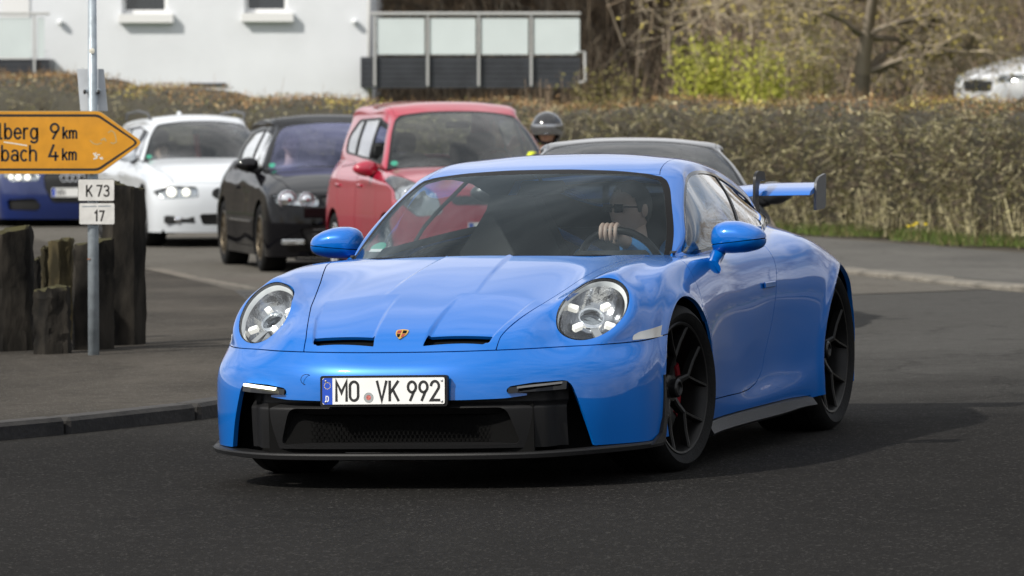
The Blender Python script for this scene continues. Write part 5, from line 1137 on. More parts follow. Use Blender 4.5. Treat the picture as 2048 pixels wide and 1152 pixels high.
    # silver car beyond the hedge
    sp2 = dict(sp); sp2.update(h=1.48, hz=1.41, rdrop=.03, peak=1.7, zc=1.0, belt=(.96, 1.0), zr=1.02, win=[(.98, .99), (1.40, 1.27), (1.9, 1.35), (2.3, 1.28), (2.6, 1.12), (2.5, 1.03), (1.8, 1.0)], plate=None)
    build_car(car_matrix(P(2040, 97), 96.5, gz(7.2, 97), -58), 'parked_car', 'silver car parked beyond the hedge under the budding tree', sp2, MAT['paint_silver'], group='cars parked beyond the hedge')
# ------------------------------------------------------------------ ground and paving
def sm(a, b, t): q = min(1, max(0, (t - a) / (b - a))); return q * q * (3 - 2 * q)
def gz(x, y):
    """ground height: the junction is banked under the sports car and levels out beyond it"""
    lon = np.interp(y, [-60, 10, 27.06, 33, 38, 44, 52, 60, 75, 90], [-.35, -.227, 0, .079, .115, .10, .02, -.06, -.03, .05])
    lat = .026077 * max(-14, min(14, x + .147)) * (1 - .75 * sm(35, 52, y)) * (1 - .5 * sm(10, -20, y) * 0)
    return float(lon) + lat + 1.12 * sm(85, 94, y) * sm(2.5, 5.5, x) + (max(0, min(y, 138) - 104) * .165 if y > 104 else 0) * min(1, .5 + .5 * sm(100, 125, y))
def lay(name, poly, mat, lift, step=1.2, kind='structure'):
    """a paved sheet draped on the ground inside a polygon"""
    P = np.array(poly); x0, y0 = P.min(0); x1, y1 = P.max(0); nx = max(2, int((x1 - x0) / step) + 1); ny = max(2, int((y1 - y0) / step) + 1)
    X, Y = np.meshgrid(np.linspace(x0, x1, nx), np.linspace(y0, y1, ny), indexing='ij'); V = np.stack([X.ravel(), Y.ravel(), np.zeros(nx * ny)], 1)
    idx = np.arange(nx * ny).reshape(nx, ny); F = np.stack([idx[:-1, :-1], idx[1:, :-1], idx[1:, 1:], idx[:-1, 1:]], -1).reshape(-1, 4)
    s = Sheet(V, np.tile([0, 0, 1.], (len(V), 1)), [tuple(f) for f in F]).cut(0) if False else Sheet(V, np.tile([0, 0, 1.], (len(V), 1)), [tuple(f) for f in F])
    s = s.cut(sdpoly(s.V[:, :2], P))
    for v in s.V: v[2] = gz(v[0], v[1]) + lift
    return tag(sobj(name, s, mat), kind=kind)
def asphalt(name, c, c2, speck=.35, scale=1.0, far_tone=None):
    m = bpy.data.materials.new(name); m.use_nodes = True; nt = m.node_tree; b = nt.nodes['Principled BSDF']; b.inputs['Roughness'].default_value = .92; b.inputs['Specular IOR Level'].default_value = .05
    g = nt.nodes.new('ShaderNodeNewGeometry'); N = lambda s_, d=6, r=.6: nt.nodes.new('ShaderNodeTexNoise')
    def noise(sc_, det=6, rough=.6, st=None):
        n = nt.nodes.new('ShaderNodeTexNoise'); n.inputs['Scale'].default_value = sc_; n.inputs['Detail'].default_value = det; n.inputs['Roughness'].default_value = rough
        if st: mp_ = nt.nodes.new('ShaderNodeMapping'); mp_.inputs['Scale'].default_value = st; nt.links.new(g.outputs['Position'], mp_.inputs[0]); nt.links.new(mp_.outputs[0], n.inputs['Vector'])
        else: nt.links.new(g.outputs['Position'], n.inputs['Vector'])
        return n
    big = noise(.35 * scale, 5, .6, (1, .45, 1)); r1 = nt.nodes.new('ShaderNodeValToRGB'); r1.color_ramp.elements[0].position = .32; r1.color_ramp.elements[1].position = .68; r1.color_ramp.elements[0].color = (*c, 1); r1.color_ramp.elements[1].color = (*c2, 1); nt.links.new(big.outputs[0], r1.inputs[0])
    if far_tone:    # colour blends to a paler tone further along y, edge broken by noise
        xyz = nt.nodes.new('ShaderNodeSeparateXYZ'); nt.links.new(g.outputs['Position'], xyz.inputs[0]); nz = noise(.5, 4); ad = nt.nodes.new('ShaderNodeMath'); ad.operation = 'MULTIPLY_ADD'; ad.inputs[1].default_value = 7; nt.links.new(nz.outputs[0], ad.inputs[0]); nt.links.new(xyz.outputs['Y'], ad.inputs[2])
        om = nt.nodes.new('ShaderNodeMapRange'); om.interpolation_type = 'SMOOTHSTEP'; om.inputs['From Min'].default_value = 31.5; om.inputs['From Max'].default_value = 41; nt.links.new(ad.outputs[0], om.inputs[0]); o2 = nt.nodes.new('ShaderNodeMixRGB'); o2.inputs[2].default_value = (*far_tone, 1); nt.links.new(om.outputs[0], o2.inputs[0]); nt.links.new(r1.outputs[0], o2.inputs[1]); r1 = o2
    mid = noise(9, 5, .65); ov = nt.nodes.new('ShaderNodeMixRGB'); ov.blend_type = 'OVERLAY'; ov.inputs[0].default_value = .35; nt.links.new(r1.outputs[0], ov.inputs[1]); nt.links.new(mid.outputs[0], ov.inputs[2])
    v = nt.nodes.new('ShaderNodeTexVoronoi'); v.inputs['Scale'].default_value = 105; nt.links.new(g.outputs['Position'], v.inputs['Vector'])
    st = nt.nodes.new('ShaderNodeMapRange'); st.inputs['From Min'].default_value = .93; st.inputs['From Max'].default_value = .99; sx = nt.nodes.new('ShaderNodeSeparateColor'); nt.links.new(v.outputs['Color'], sx.inputs[0]); nt.links.new(sx.outputs[0], st.inputs[0])
    mu = nt.nodes.new('ShaderNodeMath'); mu.operation = 'MULTIPLY'; mu.inputs[1].default_value = speck; nt.links.new(st.outputs[0], mu.inputs[0])
    wn = noise(1.3, 4); wm = nt.nodes.new('ShaderNodeMixRGB'); wm.blend_type = 'ADD'; wm.inputs[0].default_value = .9; nt.links.new(g.outputs['Position'], wm.inputs[1]); nt.links.new(wn.outputs['Color'], wm.inputs[2])
    ve = nt.nodes.new('ShaderNodeTexVoronoi'); ve.feature = 'DISTANCE_TO_EDGE'; ve.inputs['Scale'].default_value = .42; nt.links.new(wm.outputs[0], ve.inputs['Vector']); cm = nt.nodes.new('ShaderNodeMapRange'); cm.inputs['From Min'].default_value = .002; cm.inputs['From Max'].default_value = .010; cm.inputs['To Min'].default_value = .32; cm.inputs['To Max'].default_value = 0; nt.links.new(ve.outputs['Distance'], cm.inputs[0])
    ck = nt.nodes.new('ShaderNodeMixRGB'); ck.inputs[2].default_value = (.004, .004, .004, 1); nt.links.new(cm.outputs[0], ck.inputs[0])
    lt = nt.nodes.new('ShaderNodeMixRGB'); lt.inputs[2].default_value = (.30, .29, .27, 1); nt.links.new(mu.outputs[0], lt.inputs[0]); nt.links.new(ov.outputs[0], lt.inputs[1]); nt.links.new(lt.outputs[0], ck.inputs[1]); nt.links.new(ck.outputs[0], b.inputs['Base Color'])
    bp = nt.nodes.new('ShaderNodeBump'); bp.inputs['Strength'].default_value = .6; bp.inputs['Distance'].default_value = .006; nt.links.new(v.outputs['Distance'], bp.inputs['Height']); nt.links.new(bp.outputs[0], b.inputs['Normal'])
    MAT[name] = m; return m
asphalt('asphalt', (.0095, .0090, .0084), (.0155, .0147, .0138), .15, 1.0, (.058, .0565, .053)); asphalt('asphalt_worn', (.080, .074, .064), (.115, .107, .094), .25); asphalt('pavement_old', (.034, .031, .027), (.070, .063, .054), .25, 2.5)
asphalt('path_grey', (.075, .073, .068), (.12, .115, .105), .3); pbr('kerb_dark', (.022, .020, .018), .85, noise=.5, nscale=9, bump=.5, bscale=40); pbr('edge_worn', (.095, .082, .062), .9, noise=.5, nscale=4); pbr('kerb_pale', (.125, .113, .092), .9, noise=.35, nscale=3, bump=.4, bscale=30)
pbr('soil', (.055, .046, .032), .95, noise=.45, nscale=1.5, bump=.8, bscale=6); pbr('leaf_litter', (.13, .095, .058), .95, noise=.55, nscale=1.2, bump=.8, bscale=5)
def build_ground():
    xs = sorted(set([-600, -300, -150, -80, -50] + list(np.arange(-36, 37, 1.5)) + [50, 80, 150, 300, 600])); ys = sorted(set([-500, -250, -120, -60, -30] + list(np.arange(-10, 140, 1.5)) + [150, 165, 190, 240, 400, 900]))
    V = []; 
    for x in xs:
        for y in ys:
            z = gz(x, min(y, 190)); V.append((x, y, z))
    n = len(ys); F = [(i * n + j, (i + 1) * n + j, (i + 1) * n + j + 1, i * n + j + 1) for i in range(len(xs) - 1) for j in range(n - 1)]
    tag(mesh_obj('ground', V, F, MAT['soil']), kind='structure')
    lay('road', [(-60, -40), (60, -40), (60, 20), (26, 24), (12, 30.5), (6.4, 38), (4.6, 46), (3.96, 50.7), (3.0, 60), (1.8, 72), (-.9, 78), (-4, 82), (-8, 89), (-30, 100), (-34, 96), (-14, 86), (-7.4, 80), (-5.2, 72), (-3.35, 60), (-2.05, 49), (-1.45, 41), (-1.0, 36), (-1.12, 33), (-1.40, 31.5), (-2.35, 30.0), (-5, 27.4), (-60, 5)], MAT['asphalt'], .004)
    lay('parking_road', [(-2.2, 50.5), (-1.2, 47), (.6, 46.5), (3.9, 51.2), (2.95, 60), (1.7, 72), (-1, 77.8), (-4, 81.6), (-8, 88.6), (-30, 99), (-34, 96.2), (-14, 86.2), (-7.3, 80), (-5.1, 72), (-3.3, 60)], MAT['asphalt_worn'], .008)
    lay('pavement', [(-2.35, 30.0), (-1.40, 31.5), (-1.12, 33), (-1.0, 36), (-1.45, 41), (-2.05, 49), (-3.35, 60), (-5.2, 72), (-7.4, 80), (-14, 86), (-34, 96), (-60, 60), (-60, 5.2), (-5, 27.4)], MAT['pavement_old'], .074, .7)
    lay('footpath', [(3.05, 60.2), (4.02, 50.9), (4.66, 46.2), (6.5, 38.3), (12.2, 30.9), (26, 24.5), (60, 20.5), (60, 30), (24, 33), (15, 39), (9.5, 47), (6.6, 56.5), (5.05, 64.5), (3.2, 72.5), (1.9, 75)], MAT['path_grey'], .045, .7)
    lay('lawn', [(-30, 103), (-7, 95), (0, 84), (5, 78), (7.5, 69), (11, 58), (17, 48), (40, 36), (90, 34), (90, 104), (-30, 104)], MAT['verge'], .03, 2.5)
    # kerbs, stone by stone where they show near, longer ones beyond
    def kerb(path, w, hgt, mat, name, label, L=.8, lift=0, gap=.006):
        P = curve([(x, y, 0) for x, y in path], 400); d = np.concatenate([[0], np.cumsum(np.linalg.norm(np.diff(P, axis=0), axis=1))]); root = thing(name, label, 'kerb', (0, 0, 0)); k = 0; rnd = random.Random(3)
        while (k + 1) * L < d[-1]:
            a = np.array([np.interp(k * L + gap, d, P[:, i]) for i in (0, 1)]); b = np.array([np.interp((k + 1) * L - gap, d, P[:, i]) for i in (0, 1)]); c = (a + b) / 2; ang = math.atan2(b[1] - a[1], b[0] - a[0])
            if k < 300:
                m = MB(); m.box((0, 0, 0), (np.linalg.norm(b - a), w, .25), b=.018); o = m.build('kerb_stone', mat, root); h = hgt + rnd.uniform(-.008, .008)
                o.location = (c[0], c[1], gz(c[0], c[1]) + h - .125 + lift); o.rotation_euler = (0, -math.atan2(gz(*b) - gz(*a), L), ang + rnd.uniform(-.006, .006))
            k += 1
    kerb([(-7.5, 25.9), (-5, 27.36), (-2.35, 29.95), (-1.36, 31.5), (-1.02, 33.2), (-.95, 36), (-1.4, 41), (-2.0, 49)], .15, .080, MAT['kerb_dark'], 'kerb', 'dark stone kerb round the corner of the old pavement by the sign', 1.0)
    kerb([(2.98, 60.3), (3.93, 50.7), (4.58, 46), (6.4, 38), (12.0, 30.4), (20, 26.5)], .30, .050, MAT['kerb_pale'], 'kerb', 'pale dusty kerb along the footpath below the hedge', 2.0, gap=.002)
    lay('gutter', [(2.75, 60.3), (3.66, 50.7), (4.30, 45.9), (4.47, 46), (3.82, 50.7), (2.87, 60.3)], MAT['kerb_pale'], .012, .4)
    lay('crumbled_edge', [(-2.02, 49.6), (-1.86, 49.0), (-2.0, 50.5), (-2.62, 55), (-3.2, 60), (-3.37, 59.8), (-2.78, 55)], MAT['edge_worn'], .080, .12)
pbr('verge', (.045, .065, .018), .9, noise=.4, nscale=2)
# ------------------------------------------------------------------ plants
class Twigs:
    """thin three-sided sticks and leaf faces, collected with numpy and linked as one mesh"""
    def __init__(s): s.V = []; s.F = []; s.M = []; s.n = 0
    def sticks(s, A, B, r0, r1, mi=0):
        A, B = np.asarray(A, float), np.asarray(B, float); n = len(A); d = B - A; d /= np.linalg.norm(d, axis=1, keepdims=True) + 1e-9
        u = np.cross(d, np.random.normal(size=(n, 3))); u /= np.linalg.norm(u, axis=1, keepdims=True) + 1e-9; v = np.cross(d, u); r0 = np.broadcast_to(r0, n)[:, None]; r1 = np.broadcast_to(r1, n)[:, None]; V = []
        for P, r in ((A, r0), (B, r1)):
            for q in (0, 2.094, 4.189): V.append(P + (u * math.cos(q) + v * math.sin(q)) * r)
        V = np.stack(V, 1).reshape(-1, 3); b = np.arange(n)[:, None] * 6 + s.n; F = np.stack([np.concatenate([b, b + 1, b + 4, b + 3], 1), np.concatenate([b + 1, b + 2, b + 5, b + 4], 1), np.concatenate([b + 2, b, b + 3, b + 5], 1)], 1).reshape(-1, 4)
        s.V.append(V); s.F.append(F); s.M.append(np.full(len(F), mi)); s.n += len(V); return s
    def leaves(s, C, size, mi=1, flat=0.0):
        C = np.asarray(C, float); n = len(C); a = np.random.normal(size=(n, 3)); a /= np.linalg.norm(a, axis=1, keepdims=True); b = np.cross(a, np.random.normal(size=(n, 3))); b /= np.linalg.norm(b, axis=1, keepdims=True) + 1e-9
        sz = (np.broadcast_to(size, n) * np.random.uniform(.6, 1.3, n))[:, None]; V = np.stack([C - a * sz, C - b * sz * .5, C + a * sz, C + b * sz * .5], 1).reshape(-1, 3); k = np.arange(n)[:, None] * 4 + s.n; F = np.concatenate([k, k + 1, k + 2, k + 3], 1)
        s.V.append(V); s.F.append(F); s.M.append(np.full(n, mi) if np.isscalar(mi) else np.asarray(mi)); s.n += len(V); return s
    def build(s, name, mats, parent=None):
        V = np.concatenate(s.V); F = np.concatenate(s.F); M_ = np.concatenate(s.M); me = bpy.data.meshes.new(name); me.vertices.add(len(V)); me.vertices.foreach_set('co', V.ravel()); me.loops.add(F.size); me.loops.foreach_set('vertex_index', F.ravel().astype(np.int32))
        me.polygons.add(len(F)); me.polygons.foreach_set('loop_start', np.arange(0, F.size, 4, dtype=np.int32)); me.polygons.foreach_set('loop_total', np.full(len(F), 4, np.int32)); 
        for m in mats: me.materials.append(m)
        me.polygons.foreach_set('material_index', M_.astype(np.int32)); me.update(); me.validate(); o = bpy.data.objects.new(name, me); SC.collection.objects.link(o)
        if parent: o.parent = parent
        return o
def grow(base, dirn, length, r, depth, rnd, out, tips, up=.15, spread=.6, kids=(2, 4), wob=.12):
    """branches: out gets (a, b, r0, r1)"""
    p = Vector(base); d = Vector(dirn).normalized(); n = 5 if depth > 1 else 3; rr = r
    for i in range(n):
        d = (d + Vector((rnd.gauss(0, wob), rnd.gauss(0, wob), rnd.gauss(0, wob) + up * .12))).normalized(); q = p + d * length / n; r2 = rr * (.88 if depth > 0 else .75); out.append((tuple(p), tuple(q), rr, r2)); p, rr = q, r2
        if depth > 0 and i >= (1 if depth < 3 else 2):
            for _ in range(rnd.randint(*kids) if i < n - 1 else kids[1]):
                e = (d * rnd.uniform(.3, .9) + Vector((rnd.gauss(0, spread), rnd.gauss(0, spread), rnd.gauss(up, spread * .7)))).normalized(); grow(p, e, length * rnd.uniform(.42, .62), rr * .58, depth - 1, rnd, out, tips, up, spread, (1, 3) if depth > 1 else (1, 2), wob)
    tips.append(tuple(p))
def leafmat(name, c, var=.4, trans=.0):
    m = pbr(name, c, .7, noise=0); nt = m.node_tree; b = nt.nodes['Principled BSDF']; oi = nt.nodes.new('ShaderNodeNewGeometry'); r = nt.nodes.new('ShaderNodeMapRange'); r.inputs['To Min'].default_value = 1 - var; r.inputs['To Max'].default_value = 1 + var; nt.links.new(oi.outputs['Random Per Island'], r.inputs[0]); h = nt.nodes.new('ShaderNodeHueSaturation'); h.inputs['Color'].default_value = (*c, 1); nt.links.new(r.outputs[0], h.inputs['Value']); nt.links.new(h.outputs[0], b.inputs['Base Color']); return m
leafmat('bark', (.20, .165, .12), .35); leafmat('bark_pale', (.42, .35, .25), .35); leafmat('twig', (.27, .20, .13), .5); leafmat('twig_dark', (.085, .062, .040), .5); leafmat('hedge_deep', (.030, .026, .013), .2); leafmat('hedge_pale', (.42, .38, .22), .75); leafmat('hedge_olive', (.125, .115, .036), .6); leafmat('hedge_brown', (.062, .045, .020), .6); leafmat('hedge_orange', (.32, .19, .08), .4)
leafmat('leaf_lime', (.33, .34, .04), .4); leafmat('leaf_yellow', (.46, .38, .08), .35); leafmat('leaf_olive', (.17, .15, .04), .4); leafmat('grass', (.085, .125, .018), .5); leafmat('grass_dry', (.20, .17, .07), .4); leafmat('dandelion', (.75, .58, .02), .1)
HEDGE = [(-13, 101), (-9, 95.5), (-6.6, 91.5), (-2.7, 85), (.44, 81), (3.5, 75.8), (5.6, 68), (8.6, 57.5), (13, 48), (21, 40), (34, 34)]
def build_hedge():
    P = curve([(x, y, 0) for x, y in HEDGE], 300)[:, :2]; d = np.concatenate([[0], np.cumsum(np.linalg.norm(np.diff(P, axis=0), axis=1))]); L = d[-1]; T = np.gradient(P, axis=0); T /= np.linalg.norm(T, axis=1, keepdims=True); Nn = np.stack([T[:, 1], -T[:, 0]], 1); Nn *= np.sign(-Nn[:, 1:2] + 1e-9) ; Nn[Nn[:, 1] > 0] *= -1
    hgt = lambda x: np.interp(x, [-13, -8, -6.2, -4.2, -1.5, 1.2, 2.2, 4.5, 6, 12, 34], [2.05, 1.98, 1.85, 1.62, 1.50, 1.52, 1.56, 1.54, 1.50, 1.52, 1.6])
    root = thing('hedge', 'long clipped hornbeam hedge with bare olive twigs and orange-brown top, along the footpath', 'hedge')
    def pos(s, t, h):   # s along, t depth 0 front..1 back, h height fraction
        x = np.interp(s, d, P[:, 0]); y = np.interp(s, d, P[:, 1]); nx = np.interp(s, d, Nn[:, 0]); ny = np.interp(s, d, Nn[:, 1]); H = hgt(x); round_ = np.clip((h - .80) / .2, 0, 1) ** 1.6 * .42 * (1 - t)
        q = .35 - 1.25 * t - round_ + .07 * np.sin(s * 2.1) * (1 - t) + .05 * np.sin(s * 5.3 + h * 4)
        g = np.array([gz(a, b) for a, b in zip(x, y)]); return np.stack([x + nx * q, y + ny * q, g + h * H + .05 * np.sin(s * 1.7 + 1) * h], 1)
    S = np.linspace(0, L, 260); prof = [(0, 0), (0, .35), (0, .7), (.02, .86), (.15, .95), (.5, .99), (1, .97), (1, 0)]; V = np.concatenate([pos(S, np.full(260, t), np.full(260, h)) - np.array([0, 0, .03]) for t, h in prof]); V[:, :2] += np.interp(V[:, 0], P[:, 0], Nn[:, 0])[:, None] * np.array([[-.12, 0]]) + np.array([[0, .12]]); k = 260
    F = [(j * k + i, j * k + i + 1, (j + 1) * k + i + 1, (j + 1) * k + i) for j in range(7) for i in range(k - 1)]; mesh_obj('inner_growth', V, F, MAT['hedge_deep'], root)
    tw = Twigs(); rs = np.random.RandomState(5)
    n = 40000; s = rs.uniform(0, L, n) ; s = np.where(rs.rand(n) < .55, rs.uniform(d[90], d[215], n), s); h = rs.uniform(.04, .98, n); t = rs.uniform(-.05, .10, n); A = pos(s, t, h); D = rs.normal(size=(n, 3)) * [.07, .05, .055]; tw.sticks(A, A + D, .0058, .0025, 0)
    mats = np.array([0, 1, 2, 3]); tw.M[-1] = np.repeat(rs.choice([0, 1, 2, 4], n, p=[.20, .27, .17, .36]), 3)
    n = 9000; s = rs.uniform(d[60], L, n); A = pos(s, rs.uniform(-.02, .1, n), rs.uniform(0, .1, n)); B_ = A + rs.normal(size=(n, 3)) * [.06, .06, .0] + np.array([0, 0, 1]) * rs.uniform(.15, .5, n)[:, None]; tw.sticks(A[:1500], B_[:1500], .010, .006, 0)
    n = 30000; s = np.where(rs.rand(n) < .6, rs.uniform(d[70], d[215], n), rs.uniform(0, L, n)); h = rs.uniform(.05, .9, n); C = pos(s, rs.uniform(-.06, .06, n), h); tw.leaves(C, .018, rs.choice([0, 1, 2, 4], n, p=[.14, .42, .20, .24]))
    n = 36000; s = rs.uniform(0, L, n); t = rs.uniform(-.02, 1, n); C = pos(s, t, .95 + rs.uniform(-.05, .05, n) + .015 * np.sin(s * 9)); pt = np.sin(s * .9 + 2) + np.sin(s * 2.3); mi = np.where((pt > 1.1) & (rs.rand(n) < .7), 5, rs.choice([3, 1, 0, 2], n, p=[.50, .16, .16, .18])); tw.leaves(C, .022, mi)
    n = 12000; s = rs.uniform(0, L, n); A = pos(s, rs.uniform(0, 1, n), np.full(n, .97)); tw.sticks(A, A + rs.normal(size=(n, 3)) * [.03, .03, .02] + np.array([0, 0, 1]) * rs.exponential(.035, n)[:, None], .003, .0015, 3)
    tag(tw.build('twigs', [MAT['hedge_pale'], MAT['hedge_olive'], MAT['hedge_brown'], MAT['hedge_orange'], MAT['twig_dark'], MAT['leaf_yellow']], root), kind='stuff')
    # verge
    g = Twigs(); n = 26000; s = rs.uniform(d[110], L, n); x = np.interp(s, d, P[:, 0]); y = np.interp(s, d, P[:, 1]); nx = np.interp(s, d, Nn[:, 0]); ny = np.interp(s, d, Nn[:, 1]); q = rs.uniform(.15, .95, n) * (.75 + .35 * np.sin(s * 1.9) * np.sin(s * .7)); A = np.stack([x + nx * q, y + ny * q, np.zeros(n)], 1); A[:, 2] = [gz(a, b) + .03 for a, b in A[:, :2]]
    hh = rs.uniform(.03, .13, n) * (1.2 - .5 * (q - .25) / 1.25); g.sticks(A, A + np.stack([rs.normal(0, .03, n), rs.normal(0, .03, n), hh], 1), .007, .001, 0); g.M[-1] = np.repeat(rs.choice([0, 1], n, p=[.8, .2]), 3)
    tag(g.build('verge_grass', [MAT['grass'], MAT['grass_dry']]), 'rough green grass strip between the hedge foot and the path', 'grass', kind='stuff')
    for i, (px, py) in enumerate(((1818, 478), (1828, 474), (1852, 486), (1834, 480))):
        dd = 70.5; x = (px - 1024) / 13116 * dd; z = gz(x, dd) + .12; m = MB(); r_ = .022
        f = thing('dandelion', 'yellow dandelion in the verge below the hedge', 'flower', (x, dd, gz(x, dd) + .03), group='dandelions in the verge')
        q = MB(); q.ball((0, 0, .16 + .01 * i), (r_, r_, r_ * .6), 10, 6); q.build('bloom', MAT['dandelion'], f, smooth='all'); q = MB(); q.tube([(0, 0, 0), (0, 0, .16)], .004, 5); q.build('stem', MAT['grass'], f)
def build_woods():
    # budding tree by the parked car
    rnd = random.Random(11)
    def tree(name, label, x, y, h, r, depth, seed, bark, leaf=None, lsz=.03, lean=(0, 0, 1), group=None, n_leaf=3, clear=.3, up=.12, spread=.62, cat='tree', jit=.12, blen=(.3, .5)):
        rnd = random.Random(seed); np.random.seed(seed); root = thing(name, label, cat, (x, y, gz(x, y)), group=group); out = []; tips = []
        p = Vector((0, 0, -.1)); d = Vector(lean).normalized(); nseg = 8; rr = r; segs = []
        for i in range(nseg):
            d = (d + Vector((rnd.gauss(0, .06), rnd.gauss(0, .06), .05))).normalized(); q = p + d * h / nseg; r2 = rr * .84; segs.append((tuple(p), tuple(q), rr, r2)); p, rr = q, r2
            if i / nseg > clear:
                for _ in range(3): a = rnd.uniform(0, 6.28); grow(p, (math.cos(a), math.sin(a), rnd.uniform(-.05, .6)), h * rnd.uniform(*blen), rr * .5, depth, rnd, out, tips, up, spread)
        t = Twigs(); S_ = segs; t.sticks([s[0] for s in S_], [s[1] for s in S_], np.array([s[2] for s in S_]), np.array([s[3] for s in S_])); t.build('trunk', [MAT[bark]], root)
        if out:
            t = Twigs(); t.sticks([s[0] for s in out], [s[1] for s in out], np.maximum(.004, np.array([s[2] for s in out])), np.maximum(.003, np.array([s[3] for s in out])))
            t.M[-1] = np.repeat((np.array([s[2] for s in out]) < .02).astype(int), 3)
            if leaf and tips:
                T_ = np.array(tips); C = np.repeat(T_, n_leaf, axis=0) + np.random.normal(0, jit, (len(T_) * n_leaf, 3)); t.leaves(C, lsz, 2)
            tag(t.build('crown', [MAT[bark], MAT['bark_pale' if leaf else 'twig'], MAT[leaf] if leaf else MAT['twig']], root), kind='stuff')
        return root
    tree('budding_tree', 'wide spreading tree with pale bark and yellow-green buds above the silver parked car', 4.80, 92, 4.3, .20, 3, 27, 'bark', 'leaf_yellow', .028, n_leaf=1, clear=.12, jit=.05, spread=.80, blen=(.28, .50), lean=(.12, 0, 1))
    tree('budding_tree', 'slimmer yellow-budding tree at the far end of the hedge, past the silver car', 8.6, 92, 4.6, .09, 3, 22, 'bark_pale', 'leaf_yellow', .028, n_leaf=1, clear=.3, jit=.05)
    protos = [tree('bare_tree', 'bare brown woodland tree on the slope behind the house', -2 + 5 * i, 124 + 4 * i, 7.5, .13, 3, 30 + i, 'bark', None, group='bare trees on the wooded slope', clear=.12, spread=.55, up=.3) for i in range(4)]
    rnd = random.Random(4)
    for i in range(46):
        pr = protos[i % 4]; c = copy_of(pr); y = rnd.uniform(112, 150); x = rnd.uniform(-6, 17) * y / 120; c.location = (x, y, gz(x, y)); c.rotation_euler = (0, 0, rnd.uniform(0, 6.28)); s_ = rnd.uniform(.7, 1.15); c.scale = (s_, s_, s_)
    for i in range(6):
        c = copy_of(protos[i % 4]); x = [14, 19, 24, 30, 37, 44, 50, 16, 22, 28, 36, 60, 55, 42][i]; y = [70, 62, 58, 52, 50, 47, 40, 88, 80, 72, 66, 30, 60, 75][i]; c.location = (x, y, gz(14, y)); c.scale = (1.1, 1.1, 1.1)
        c['label'] = 'bare brown tree standing in the garden beyond the hedge'; c['group'] = 'bare trees in the gardens beyond the hedge'
    def bush(label, px, d, w, h, leaf, n, seed, lsz=.035):
        rs = np.random.RandomState(seed); x = (px - 1024) / 13116 * d; root = thing('shrub', label, 'shrub', (x, d, gz(x, d))); m = 46; t = Twigs(); A = rs.normal(size=(m, 3)) * [w * .12, .2, 0]; B_ = A + np.stack([rs.normal(0, w * .28, m), rs.normal(0, .4, m), rs.uniform(.55, 1.05, m) * h], 1); t.sticks(A, B_, .009, .003); t.build('stems', [MAT['twig']], root)
        k = rs.randint(0, m, n); q = rs.uniform(.25, 1.0, n)[:, None]; C = A[k] * (1 - q) + B_[k] * q + rs.normal(0, .07, (n, 3)); t = Twigs(); t.leaves(C, lsz, 0); tag(t.build('foliage', [MAT[leaf]], root), kind='stuff')
    bush('bright lime-green shrub with upright shoots behind the middle of the hedge', 1415, 98, .85, 2.30, 'leaf_lime', 8500, 1); bush('lower lime-green shrub just right of the taller one', 1520, 97, .65, 1.92, 'leaf_lime', 4500, 2)
    bush('olive yellow shrub behind the hedge beside the balcony end', 1232, 97, .9, 1.95, 'leaf_olive', 2400, 3); bush('thin olive shoots behind the hedge close to the balcony', 1150, 97, .5, 1.9, 'leaf_olive', 700, 4); bush('dull green shrub behind the hedge between the lime shrub and the big tree', 1620, 100, 1.0, 1.95, 'leaf_olive', 1800, 5)
    bush('small tuft of reddish new leaves growing out of the hedge top by the rider', 1088, 80.4, .22, 1.72, 'hedge_orange', 260, 6, .022)
    # thicket that fills the slope
    rs = np.random.RandomState(9); t = Twigs(); n = 90000; y = rs.uniform(106, 150, n); x = rs.uniform(-7, 12.5, n) * y / 120; z = np.array([gz(a, b) for a, b in zip(x, y)]); A = np.stack([x, y, z + rs.exponential(.5, n)], 1)
    D = rs.normal(size=(n, 3)) * [.34, .34, .25] + [0, 0, .42]; D[: n // 3] *= [.6, .6, 2.0]; t.sticks(A, A + D, .012, .005, 0); t.M[-1] = np.repeat(rs.choice([0, 1, 2, 3], n, p=[.44, .30, .17, .09]), 3)
    tag(t.build('thicket', [MAT['twig'], MAT['twig_dark'], MAT['bark'], MAT['bark_pale']]), 'tangle of bare brown undergrowth covering the slope', 'undergrowth', kind='stuff')
